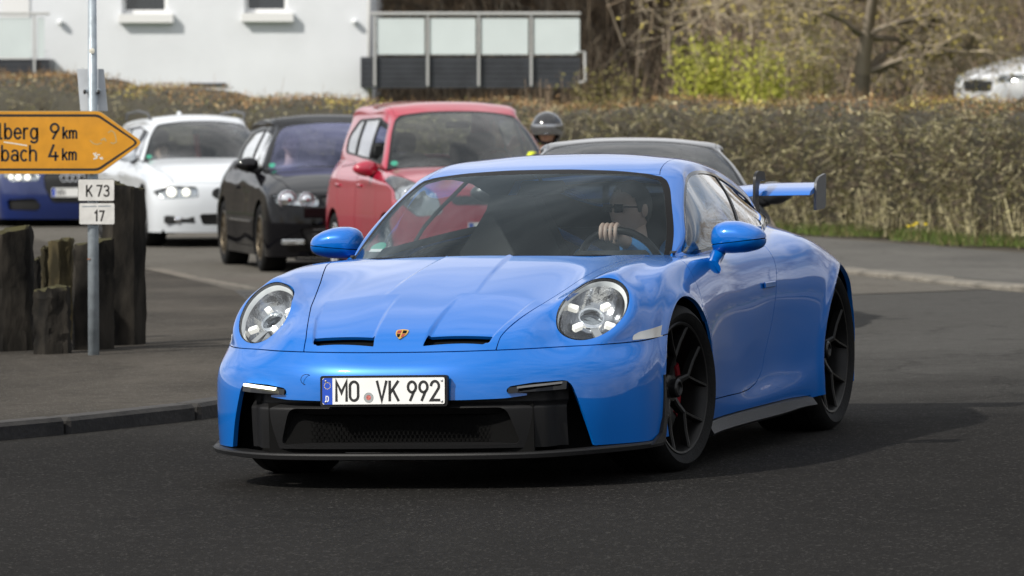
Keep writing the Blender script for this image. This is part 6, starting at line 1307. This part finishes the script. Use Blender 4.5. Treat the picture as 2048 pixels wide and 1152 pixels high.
# ------------------------------------------------------------------ the white house
pbr('render_white', (.69, .71, .735), .85, noise=.05, nscale=1.2, bump=.25, bscale=14); pbr('frame_white', (.74, .74, .73), .4); pbr('window_glass', (.02, .024, .026), .08, coat=1.0); pbr('curtain', (.22, .25, .27), .9, noise=.4, nscale=14)
pbr('slab_dark', (.035, .038, .045), .5, noise=.2, nscale=4); pbr('steel_bright', (.50, .50, .49), .4, .2); pbr('frosted', (.60, .66, .66), .25, coat=.6, noise=.04, nscale=2); pbr('roof_tile', (.05, .045, .045), .7, noise=.3)
def build_house():
    D = 104.0; k = D / 13116; X = lambda px: (px - 1024) * k; Z = lambda py: 1.537 + (200 - py) * k
    h = thing('house', 'white rendered house with two windows and glass-railed balconies behind the hedge', 'house', (X(400), D, gz(X(400), D)))
    o = Vector(h.location); zb = gz(X(400), D) - .4
    def bx(name, x0, x1, z0, z1, y0, y1, mat, par=h, b=0.0): m = MB(); m.box(((x0 + x1) / 2 - o.x, (y0 + y1) / 2 - o.y, (z0 + z1) / 2 - o.z), (x1 - x0, y1 - y0, z1 - z0), b=b); return m.build(name, mat, par)
    # front wall with two openings
    wins = [(X(244), X(336), Z(28), Z(-105)), (X(489), X(576), Z(26), Z(-105))]; xs0, xs1 = X(-420), X(743); z1 = 5.6
    m = MB(); cur = xs0
    def pan(a, b, c, d): m.box(((a + b) / 2 - o.x, .15, (c + d) / 2 - o.z), (b - a, .30, d - c))
    for (a, b, c, d) in wins: pan(cur, a, zb, z1); pan(a, b, zb, c); pan(a, b, d, z1); cur = b
    pan(cur, xs1, zb, z1)
    m.build('wall', MAT['render_white'], h)
    bx('side_wall', X(735), X(743) - .003, zb, z1, D + .31, D + 9, MAT['render_white']); bx('side_wall', xs0, xs0 + .3, zb, z1, D + .31, D + 9, MAT['render_white']); bx('rear_wall', xs0, xs1, zb, z1, D + 9.01, D + 9.3, MAT['render_white'])
    m = MB(); x0, x1 = xs0 - .4 - o.x, xs1 + .4 - o.x; zt = z1 - o.z
    m.add([(x0, -.5, zt), (x1, -.5, zt), (x1, 9.8, zt), (x0, 9.8, zt), (x0, 4.6, zt + 2.6), (x1, 4.6, zt + 2.6)], [(0, 1, 5, 4), (2, 3, 4, 5), (0, 4, 3), (1, 2, 5), (0, 3, 2, 1)]); m.build('roof', MAT['roof_tile'], h)
    for (a, b, c, d) in wins:
        w_ = bx('window', a + .05, b - .05, c + .06, d - .05, D + .16, D + .18, MAT['window_glass'])
        for (p, q, r, s) in ((a, a + .055, c, d), (b - .055, b, c, d), (a + .056, b - .056, c, c + .065), (a + .056, b - .056, d - .06, d)): bx('frame', p, q, r, s, D + .12, D + .19, MAT['frame_white'], w_)
        bx('curtain', a + .06, b - .06, c + .14, d - .06, D + .21, D + .23, MAT['curtain'], w_)
        bx('sill', a - .04, b + .09, c - .14, c - .003, D - .12, D + .12, MAT['frame_white'], w_)
    m = MB(); m.ball((X(122) - o.x, -.06, Z(45) - o.z), (.055, .06, .05), 12, 8); m.build('wall_lamp', MAT['lamp_white'], h, smooth='all'); m = MB(); m.ball((X(710) - o.x, -.06, Z(44) - o.z), (.055, .06, .05), 12, 8); m.build('wall_lamp', MAT['lamp_white'], h, smooth='all')
    m = MB(); m.tube([(X(739) - o.x, -.05, zb - o.z), (X(739) - o.x, -.05, z1 - o.z)], .035, 10); m.build('downpipe', MAT['steel_bright'], h, smooth='all')
    bx('cellar_vent', X(378), X(452), Z(172), Z(166), D - .03, D - .003, MAT['slab_dark'])
    # balconies
    def balcony(x0, x1, zt, zb_, posts, ra, rb, yy):
        b = bx('balcony', x0, x1, zb_, zt, yy, yy + 1.4, MAT['slab_dark'])
        for p in posts: bx('post', X(p) - .018, X(p) + .018, zb_ + .03, Z(33), yy - .055, yy - .005, MAT['steel_bright'], b)
        bx('handrail', ra, rb, Z(32), Z(26), yy - .07, yy + .01, MAT['steel_bright'], b, .008)
        for i in range(5): bx('groove', x0 + .02, x1 - .02, zb_ + .06 + .08 * i, zb_ + .066 + .08 * i, yy - .003, yy, MAT['void'], b)
        return b
    b = balcony(X(724), X(1160), Z(115), Z(176), (752, 857, 958, 1062), X(745), X(1160), D - .9)
    for a, c in ((757, 851), (861, 952), (963, 1056), (1067, 1158)): bx('glass_panel', X(a), X(c), Z(110), Z(38), D - .93, D - .915, MAT['frosted'], b)
    m = MB(); m.tube([(X(1150) - o.x, -.95, Z(105) - o.z), (X(1168) - o.x, -.95, Z(105) - o.z), (X(1169) - o.x, -.95, Z(163) - o.z), (X(1156) - o.x, -.95, Z(166) - o.z)], .022, 8); m.build('rail_bracket', MAT['steel_bright'], b, smooth=40)
    b2 = balcony(X(-400), X(108), Z(119), Z(152), (78, -60, -200), X(-400), X(108), D - .9)
    for a, c in ((-195, -66), (-55, 73), (84, 98)): bx('glass_panel', X(a), X(c), Z(116), Z(37), D - .93, D - .915, MAT['frosted'], b2)
    bx('balcony_door', X(5), X(60), Z(119), Z(-60), D - .02, D - .003, MAT['frame_white'])
# ------------------------------------------------------------------ sign post, stones, rider
pbr('sign_yellow', (.56, .245, .008), .45, noise=.10, nscale=14, coat=.3); pbr('sign_black', (.018, .015, .012), .5); pbr('sign_edge', (.42, .30, .12), .5); pbr('sign_white', (.60, .59, .56), .5, noise=.10, nscale=20); pbr('galvanised', (.30, .34, .37), .5, .55, noise=.22, nscale=14, bump=.2, bscale=30); pbr('sign_back', (.50, .53, .56), .5, .1, noise=.15, nscale=8)
pbr('scratch', (.62, .60, .52), .6); pbr('rust', (.25, .09, .03), .9)
def build_sign():
    D = 36.4; k = D / 13116; X = lambda px: (px - 1024) * k; Z = lambda py: 1.537 + (200 - py) * k; x0 = X(187); zg = gz(x0, D) + .10
    s = thing('direction_sign', 'yellow arrow signpost with two small white number plates on a galvanised pole', 'signpost', (x0, D, zg)); o = Vector((x0, D, zg))
    m = MB(); m.tube([(0, 0, -.3), (X(186) - x0, 0, Z(400) - zg), (X(185) - x0, 0, Z(-60) - zg)], [.0315, .030, .0225], 20); m.build('pole', MAT['galvanised'], s, smooth='all')
    f = lambda u, v, w: (X(u) - o.x, -.045 - w, Z(v) - o.z)
    def pr(poly, w0, w1, name, mat, par): m_ = MB(); m_.prism(poly, w0, w1, f); return m_.build(name, mat, par, smooth=False)
    arrow = lambda e: rpoly([(-330, 222 + e, 3), (201 - e * .4, 222 + e, 8), (288 - e * 1.25, 285, 14 - e * .4), (201 - e * .4, 348 - e, 8), (-330, 348 - e, 3)], n=6)
    a = pr(arrow(0), 0, .006, 'arrow_board', MAT['sign_edge'], s); pr(arrow(1.2), .006, .0066, 'board_face', MAT['sign_yellow'], a)
    A, B_ = arrow(6.5), arrow(11.5); n = len(A); m = MB(); V = [f(p[0], p[1], .0072) for p in A] + [f(p[0], p[1], .0072) for p in B_]; m.add(V, [(i, (i + 1) % n, n + (i + 1) % n, n + i) for i in range(n)]); m.build('border_line', MAT['sign_black'], a)
    def words(items, th, mat, name, par, w0, w1):
        for t, x, yb, hh, spc, sx in items:
            for ch in t:
                m_ = MB(); st, _ = text_strokes(ch, x, 0, hh, spc, sx); x += (GL[ch][0] + spc) * hh * sx
                for q in st: ribbon(m_, [(p[0], -p[1] + yb) for p in q], th * (hh / 30 if hh > 24 else .9), f, w0, w1)
                m_.build(name, mat, par, fix=False)
    words([('lberg', 1.5, 277, 28.5, .21, 1.02), ('9', 103, 277, 30, .2, 1.08), ('km', 128, 276, 20.5, .24, .98), ('bach', 5.5, 321, 28.5, .22, 1.02), ('4', 100, 320, 30, .2, 1.10), ('km', 127, 319, 20.5, .24, .98)], 4.5, MAT['sign_black'], 'letter', a, .0066, .0076)
    m = MB()
    for pts, w_ in (([(182, 281), (188, 287), (196, 289), (204, 286)], 2.2), ([(204, 280), (210, 277), (213, 281)], 3.4), ([(218, 265), (224, 261), (230, 265), (233, 275), (234, 284), (228, 287), (223, 285)], 2.4)): ribbon(m, pts, w_, f, .0066, .0072)
    m.build('scrape', MAT['sign_edge'], a, fix=False)
    m = MB(); ribbon(m, [(10, 284), (30, 287), (55, 291)], 2.6, f, .0066, .0071); m.build('sticker_strip', MAT['scratch'], a, fix=False)
    m = MB(); rs = random.Random(2)
    for _ in range(9): px, py = rs.uniform(181, 204), rs.uniform(305, 318); ribbon(m, [(px, py), (px + rs.uniform(2, 6), py + rs.uniform(-3, 3))], rs.uniform(1.5, 3.4), f, .0066, .0071 + rs.uniform(0, .0003))
    m.build('flaked_patch', MAT['scratch'], a, fix=False)
    for (xa, xb, ya, yb, tx) in ((157, 230, 358, 402, [('K', 174.5, 392, 21, .2, .95), ('73', 195, 392, 21, .26, .95)]), (159, 230.5, 405.5, 449, [('1', 191, 441, 19, .2, .9), ('7', 200.5, 441, 19, .26, .9)])):
        p = pr(rpoly([(xa, ya), (xb, ya), (xb, yb), (xa, yb)], 3.5, 4), -.004, 0, 'number_board', MAT['sign_black'], s); pr(rpoly([(xa + .8, ya + .8), (xb - .8, ya + .8), (xb - .8, yb - .8), (xa + .8, yb - .8)], 3, 4), 0, .0006, 'board_face', MAT['sign_white'], p)
        words(tx, 3.6, MAT['sign_black'], 'letter', p, .0006, .0014)
        if ya > 404:
            m = MB(); ribbon(m, [(166, 413), (193, 412.4)], 2.2, f, .0006, .001); ribbon(m, [(198, 412.3), (222, 412)], 2.2, f, .0006, .001); m.build('faded_line', MAT['galvanised'], p, fix=False)
        m = MB(); 
        for yy in ((ya + yb) / 2,): m.box((X(187) - o.x, -.012, Z(yy) - o.z), (.075, .055, .022), b=.004)
        m.build('clamp', MAT['galvanised'], p, smooth=True)
    m = MB(); m.prism(rpoly([(153, 138, 2), (207, 138, 2), (215, 222, 2), (160, 222, 2)], n=3), -.10, -.096, f); bs = m.build('rear_board', MAT['sign_back'], s)
    for yy in (182,):
        m = MB(); m.box((X(186) - o.x, .02, Z(yy) - o.z), (.085, .075, .022), b=.004); m.build('clamp', MAT['galvanised'], bs, smooth=True)
        for xx in (170, 198): m = MB(); m.ball((X(xx) - o.x, -.02 , Z(yy + 2) - o.z), (.008, .012, .014), 8, 6); m.build('clamp_bolt', MAT['sign_black'], bs)
    m = MB(); m.lathe([(.016, -.001), (.001, -.0035)], 16, 'y', (X(185) - o.x, -.028, Z(102) - o.z)); m.build('sticker', MAT['scratch'], s)
    m = MB(); m.box((X(178) - o.x, -.028, Z(518) - o.z), (.016, .006, .006)); m.build('rust_mark', MAT['rust'], s)
    # arrow board clamps behind
    for yy in (243, 327): m = MB(); m.box((X(187) - o.x, -.018, Z(yy) - o.z), (.085, .05, .02), b=.004); m.build('clamp', MAT['galvanised'], a, smooth=True)
def stone_mat():
    m = pbr('basalt', (.030, .027, .024), .85); nt = m.node_tree; b = nt.nodes['Principled BSDF']; b.inputs['Specular IOR Level'].default_value = .12; tc = nt.nodes.new('ShaderNodeTexCoord'); mp = nt.nodes.new('ShaderNodeMapping'); mp.inputs['Scale'].default_value = (1, 1, .35); nt.links.new(tc.outputs['Object'], mp.inputs[0])
    n = nt.nodes.new('ShaderNodeTexNoise'); n.inputs['Scale'].default_value = 9; n.inputs['Detail'].default_value = 9; nt.links.new(mp.outputs[0], n.inputs['Vector']); r = nt.nodes.new('ShaderNodeValToRGB'); e = r.color_ramp.elements; e[0].position = .38; e[0].color = (.008, .0074, .0066, 1); e[1].position = .64; e[1].color = (.032, .028, .023, 1); x = e.new(.80); x.color = (.07, .062, .045, 1); nt.links.new(n.outputs[0], r.inputs[0])
    # moss and dust on faces that look up
    g = nt.nodes.new('ShaderNodeNewGeometry'); sp = nt.nodes.new('ShaderNodeSeparateXYZ'); nt.links.new(g.outputs['Normal'], sp.inputs[0]); mr = nt.nodes.new('ShaderNodeMapRange'); mr.inputs['From Min'].default_value = .35; mr.inputs['From Max'].default_value = .8; nt.links.new(sp.outputs['Z'], mr.inputs[0]); mx = nt.nodes.new('ShaderNodeMixRGB'); mx.inputs[2].default_value = (.050, .046, .022, 1); nt.links.new(mr.outputs[0], mx.inputs[0]); nt.links.new(r.outputs[0], mx.inputs[1]); nt.links.new(mx.outputs[0], b.inputs['Base Color'])
    n2 = nt.nodes.new('ShaderNodeTexNoise'); n2.inputs['Scale'].default_value = 22; n2.inputs['Detail'].default_value = 8; nt.links.new(mp.outputs[0], n2.inputs['Vector']); bp = nt.nodes.new('ShaderNodeBump'); bp.inputs['Strength'].default_value = .8; bp.inputs['Distance'].default_value = .012; nt.links.new(n2.outputs[0], bp.inputs['Height']); nt.links.new(bp.outputs[0], b.inputs['Normal'])
stone_mat(); m_ = MAT['basalt'].copy(); m_.name = 'basalt_ochre'; MAT['basalt_ochre'] = m_
for e_ in [n for n in m_.node_tree.nodes if n.type == 'VALTORGB'][0].color_ramp.elements: e_.color = (e_.color[0] * 2.6, e_.color[1] * 2.4, e_.color[2] * 1.5, 1)
def build_stones():
    L = [(-45, 66, 459, 719, 37.2, 'broad dark basalt post at the left edge, left of the signpole', .28, 'basalt'), (66, 141, 573, 720, 36.7, 'short rounded basalt post in front, next to the broad left one', .20, 'basalt'), (143, 229, 481, 719, 37.1, 'mid-height flat-topped basalt post right behind the signpole', .22, 'basalt'), (204, 291, 368, 714, 37.6, 'tallest basalt post, right of the signpole, with a mossy slanted top', .24, 'basalt'),
         (97, 148, 478, 700, 38.4, 'basalt post with a stepped top set back between the others', .20, 'basalt_ochre'), (82, 101, 492, 700, 38.8, 'narrow ochre stone post showing in the gap', .12, 'basalt_ochre'), (62, 84, 515, 700, 39.2, 'low grey stone post far back in the gap beside the broad one', .14, 'basalt'), (131, 150, 525, 700, 39.0, 'narrow low stone post behind the flat-topped one', .12, 'basalt'), (-150, -50, 430, 719, 37.3, 'tall basalt post just outside the broad one', .26, 'basalt')]
    for i, (a, b, t, bt, D, label, dep, mat) in enumerate(L):
        k = D / 13116; rs = random.Random(40 + i); xc = ((a + b) / 2 - 1024) * k; w = (b - a) * k / 2; zg = gz(xc, D) + .10; H = 1.537 + (200 - t) * k - zg; n = 6; ang0 = rs.uniform(0, 1); lev = 12; V = []
        prof = [(math.cos(ang0 + 2 * math.pi * j / n), math.sin(ang0 + 2 * math.pi * j / n)) for j in range(n)]; ring = []
        for j in range(n):
            p, q = prof[j], prof[(j + 1) % n]
            for s_ in (0, .18, .5, .82): ring.append((p[0] + (q[0] - p[0]) * s_, p[1] + (q[1] - p[1]) * s_))
        mxx = max(abs(r[0]) for r in ring); m = len(ring); jit = [rs.uniform(.96, 1.04) for _ in ring]
        for l in range(lev + 3):
            f_ = min(1, l / lev); zz = f_ * H; sc_ = 1.0 - .03 * f_ + .008 * math.sin(l * 1.7 + i)
            if l == lev: sc_ *= .985; zz -= .004
            if l == lev + 1: sc_ *= .93; zz += .008
            if l == lev + 2: sc_ *= .3; zz += .010
            for j, (x, y) in enumerate(ring):
                sl = (x * (.05 if i != 3 else -.06)) * w * 8 * .35 * (f_ ** 6); V.append((x / mxx * w * sc_ * jit[j] + .004 * rs.gauss(0, 1), y * dep / 2 * sc_ * jit[j] + .004 * rs.gauss(0, 1), -.2 * (l == 0) + zz + sl - .015 * (l >= lev) + .006 * rs.gauss(0, 1)))
        F = [(l * m + j, l * m + (j + 1) % m, (l + 1) * m + (j + 1) % m, (l + 1) * m + j) for l in range(lev + 2) for j in range(m)] + [tuple((lev + 2) * m + j for j in range(m))]
        o = MB().add(V, F).build('stone_post', MAT[mat], None, smooth=22); o.location = (xc, D, zg); tag(o, label, 'stone post', 'basalt posts beside the pavement')
def build_rider():
    D = 53.5; k = D / 13116; x = (1094 - 1024) * k; zh = 1.537 + (200 - 262) * k; zg = gz(x, D)
    M = Matrix.Translation((x, D, zh)) @ Matrix.Rotation(math.radians(-6), 4, 'Z')
    p, sh = bust('rider', 'motorcyclist in a black helmet with raised mirrored visor, waiting between the cars', 'person', (0, 0, 0), M, MAT['cloth_dark'], MAT['skin_warm'], MAT['hair_brown'], bald=True)
    h = MB(); h.ball((0, .015, .012), (.132, .148, .148), 32, 22, lambda d: (d[0] * (1 - .08 * max(0, -d[2])), d[1] * (1.0 - .1 * (d[1] < 0) * max(0, -d[2])), d[2])); S_ = Sheet(np.array(h.V), np.zeros((len(h.V), 3)), h.F).weld(); S_.renorm()
    f = np.maximum(S_.V[:, 2] - (-.012), np.maximum(S_.V[:, 1] - .015, -1)); opening = sdpoly(S_.V[:, [0, 2]], rpoly([(-.085, -.098), (.085, -.098), (.112, -.03), (.118, .04), (-.118, .04), (-.112, -.03)], .03)); opening = np.where(S_.V[:, 1] < .03, opening, -1)
    S_ = S_.cut(-opening); S_ = S_.cut(S_.V[:, 2] + .128); hel = sobj('helmet', S_.rim(.02), MAT['helmet_black'], p)
    v = MB(); v.ball((0, .005, .035), (.137, .158, .150), 32, 22); V_ = Sheet(np.array(v.V), np.zeros((len(v.V), 3)), v.F).weld(); V_.renorm(); ff = np.where(V_.V[:, 1] < .02, sdpoly(V_.V[:, [0, 2]], rpoly([(-.14, -.030), (.14, -.030), (.142, .055), (-.142, .055)], .02)), -1); sobj('visor', V_.cut(ff).rim(.003), MAT['visor'], hel)
    m = MB()
    for s in (1, -1): m.tube([(s * .185, .06, -.25), (s * .27, -.02, -.40), (s * .30, -.20, -.52), (s * .30, -.42, -.50)], [.062, .055, .045, .035], 12)
    m.build('sleeve', MAT['cloth_dark'], p, smooth='all')
    m = MB()
    for s in (1, -1): m.tube([(s * .125, .06, -.19), (s * .15, -.08, -.30), (s * .14, -.10, -.48)], [.032, .030, .026], 8, sx=1.4)
    m.tube([(-.15, -.075, -.42), (.15, -.075, -.42)], .028, 8); m.build('reflective_straps', MAT['hivis'], p, smooth='all')
    for s in (1, -1):
        q = MB(); q.tube([(s * .11, .06, -.62), (s * .20, -.30, -.66), (s * .22, -.22, -1.02), (s * .24, -.25, zg - zh + .05)], [.085, .075, .055, .045], 12); q.box((s * .24, -.31, zg - zh + .045), (.09, .26, .08), b=.02); q.build('leg', MAT['cloth_dark'], p, smooth=50)
        g = hand_on(None, (s * .30, -.49, -.50), (-1, 0, 0), (0, -.4, 1), None, s); g.build('glove', MAT['satin_black'], p, smooth='all')
    b = thing('motorcycle', 'dark motorcycle under the waiting rider, mostly hidden by the cars', 'motorcycle', M=Matrix.Translation((x, D, zg)) @ Matrix.Rotation(math.radians(-6), 4, 'Z'))
    for yy in (-.62, .80):
        w_ = thing_part('wheel', b); w_.location = (0, yy, .31); q = MB().lathe([(.25, -.05), (.30, -.055), (.315, 0), (.30, .055), (.25, .05)], 36, closed=True); q.build('tyre', MAT['tyre'], w_, smooth='all'); q = MB().lathe([(.25, -.04), (.235, 0), (.25, .04)], 36)
        for j in range(5): a = 2 * math.pi * j / 5; q.tube([(0, 0, 0), (0, .24 * math.cos(a), .24 * math.sin(a))], .018, 6)
        q.build('rim', MAT['wheel_dark'], w_, smooth=50)
    q = MB(); q.ball((0, -.12, .80), (.15, .28, .14), 18, 12); q.build('tank', MAT['paint_grey'], b, smooth='all'); q = MB(); q.box((0, .38, .76), (.26, .62, .09), b=.03); q.build('seat', MAT['seat'], b, smooth=40); q = MB(); q.box((0, .05, .45), (.32, .50, .38), b=.05); q.build('engine', MAT['satin_grey'], b, smooth=40)
    q = MB()
    for s in (1, -1): q.tube([(s * .10, -.62, .31), (s * .10, -.38, .95)], .026, 8)
    q.build('fork', MAT['chrome'], b, smooth='all'); q = MB(); q.tube([(-.36, -.38, .80), (-.2, -.36, .86), (0, -.38, .90), (.2, -.36, .86), (.36, -.38, .80)], .014, 8); q.build('handlebar', MAT['satin_black'], b, smooth='all'); q = MB(); q.ball((0, -.50, .83), (.10, .08, .10), 14, 10); q.build('headlight', MAT['reflector2'], b, smooth='all'); q = MB(); q.box((0, -.52, .70), (.34, .12, .30), b=.05); q.build('fairing', MAT['paint_grey'], b, smooth=40); q = MB(); q.box((0, .55, .52), (.10, .5, .1), b=.02, rx=.35); q.build('swingarm', MAT['satin_black'], b)
# ------------------------------------------------------------------ assemble
build_ground()
build_house()
build_hedge()
build_woods()
build_sports_car(CAR_M)
build_driver()
build_queue()
build_sign()
build_stones()
build_rider()
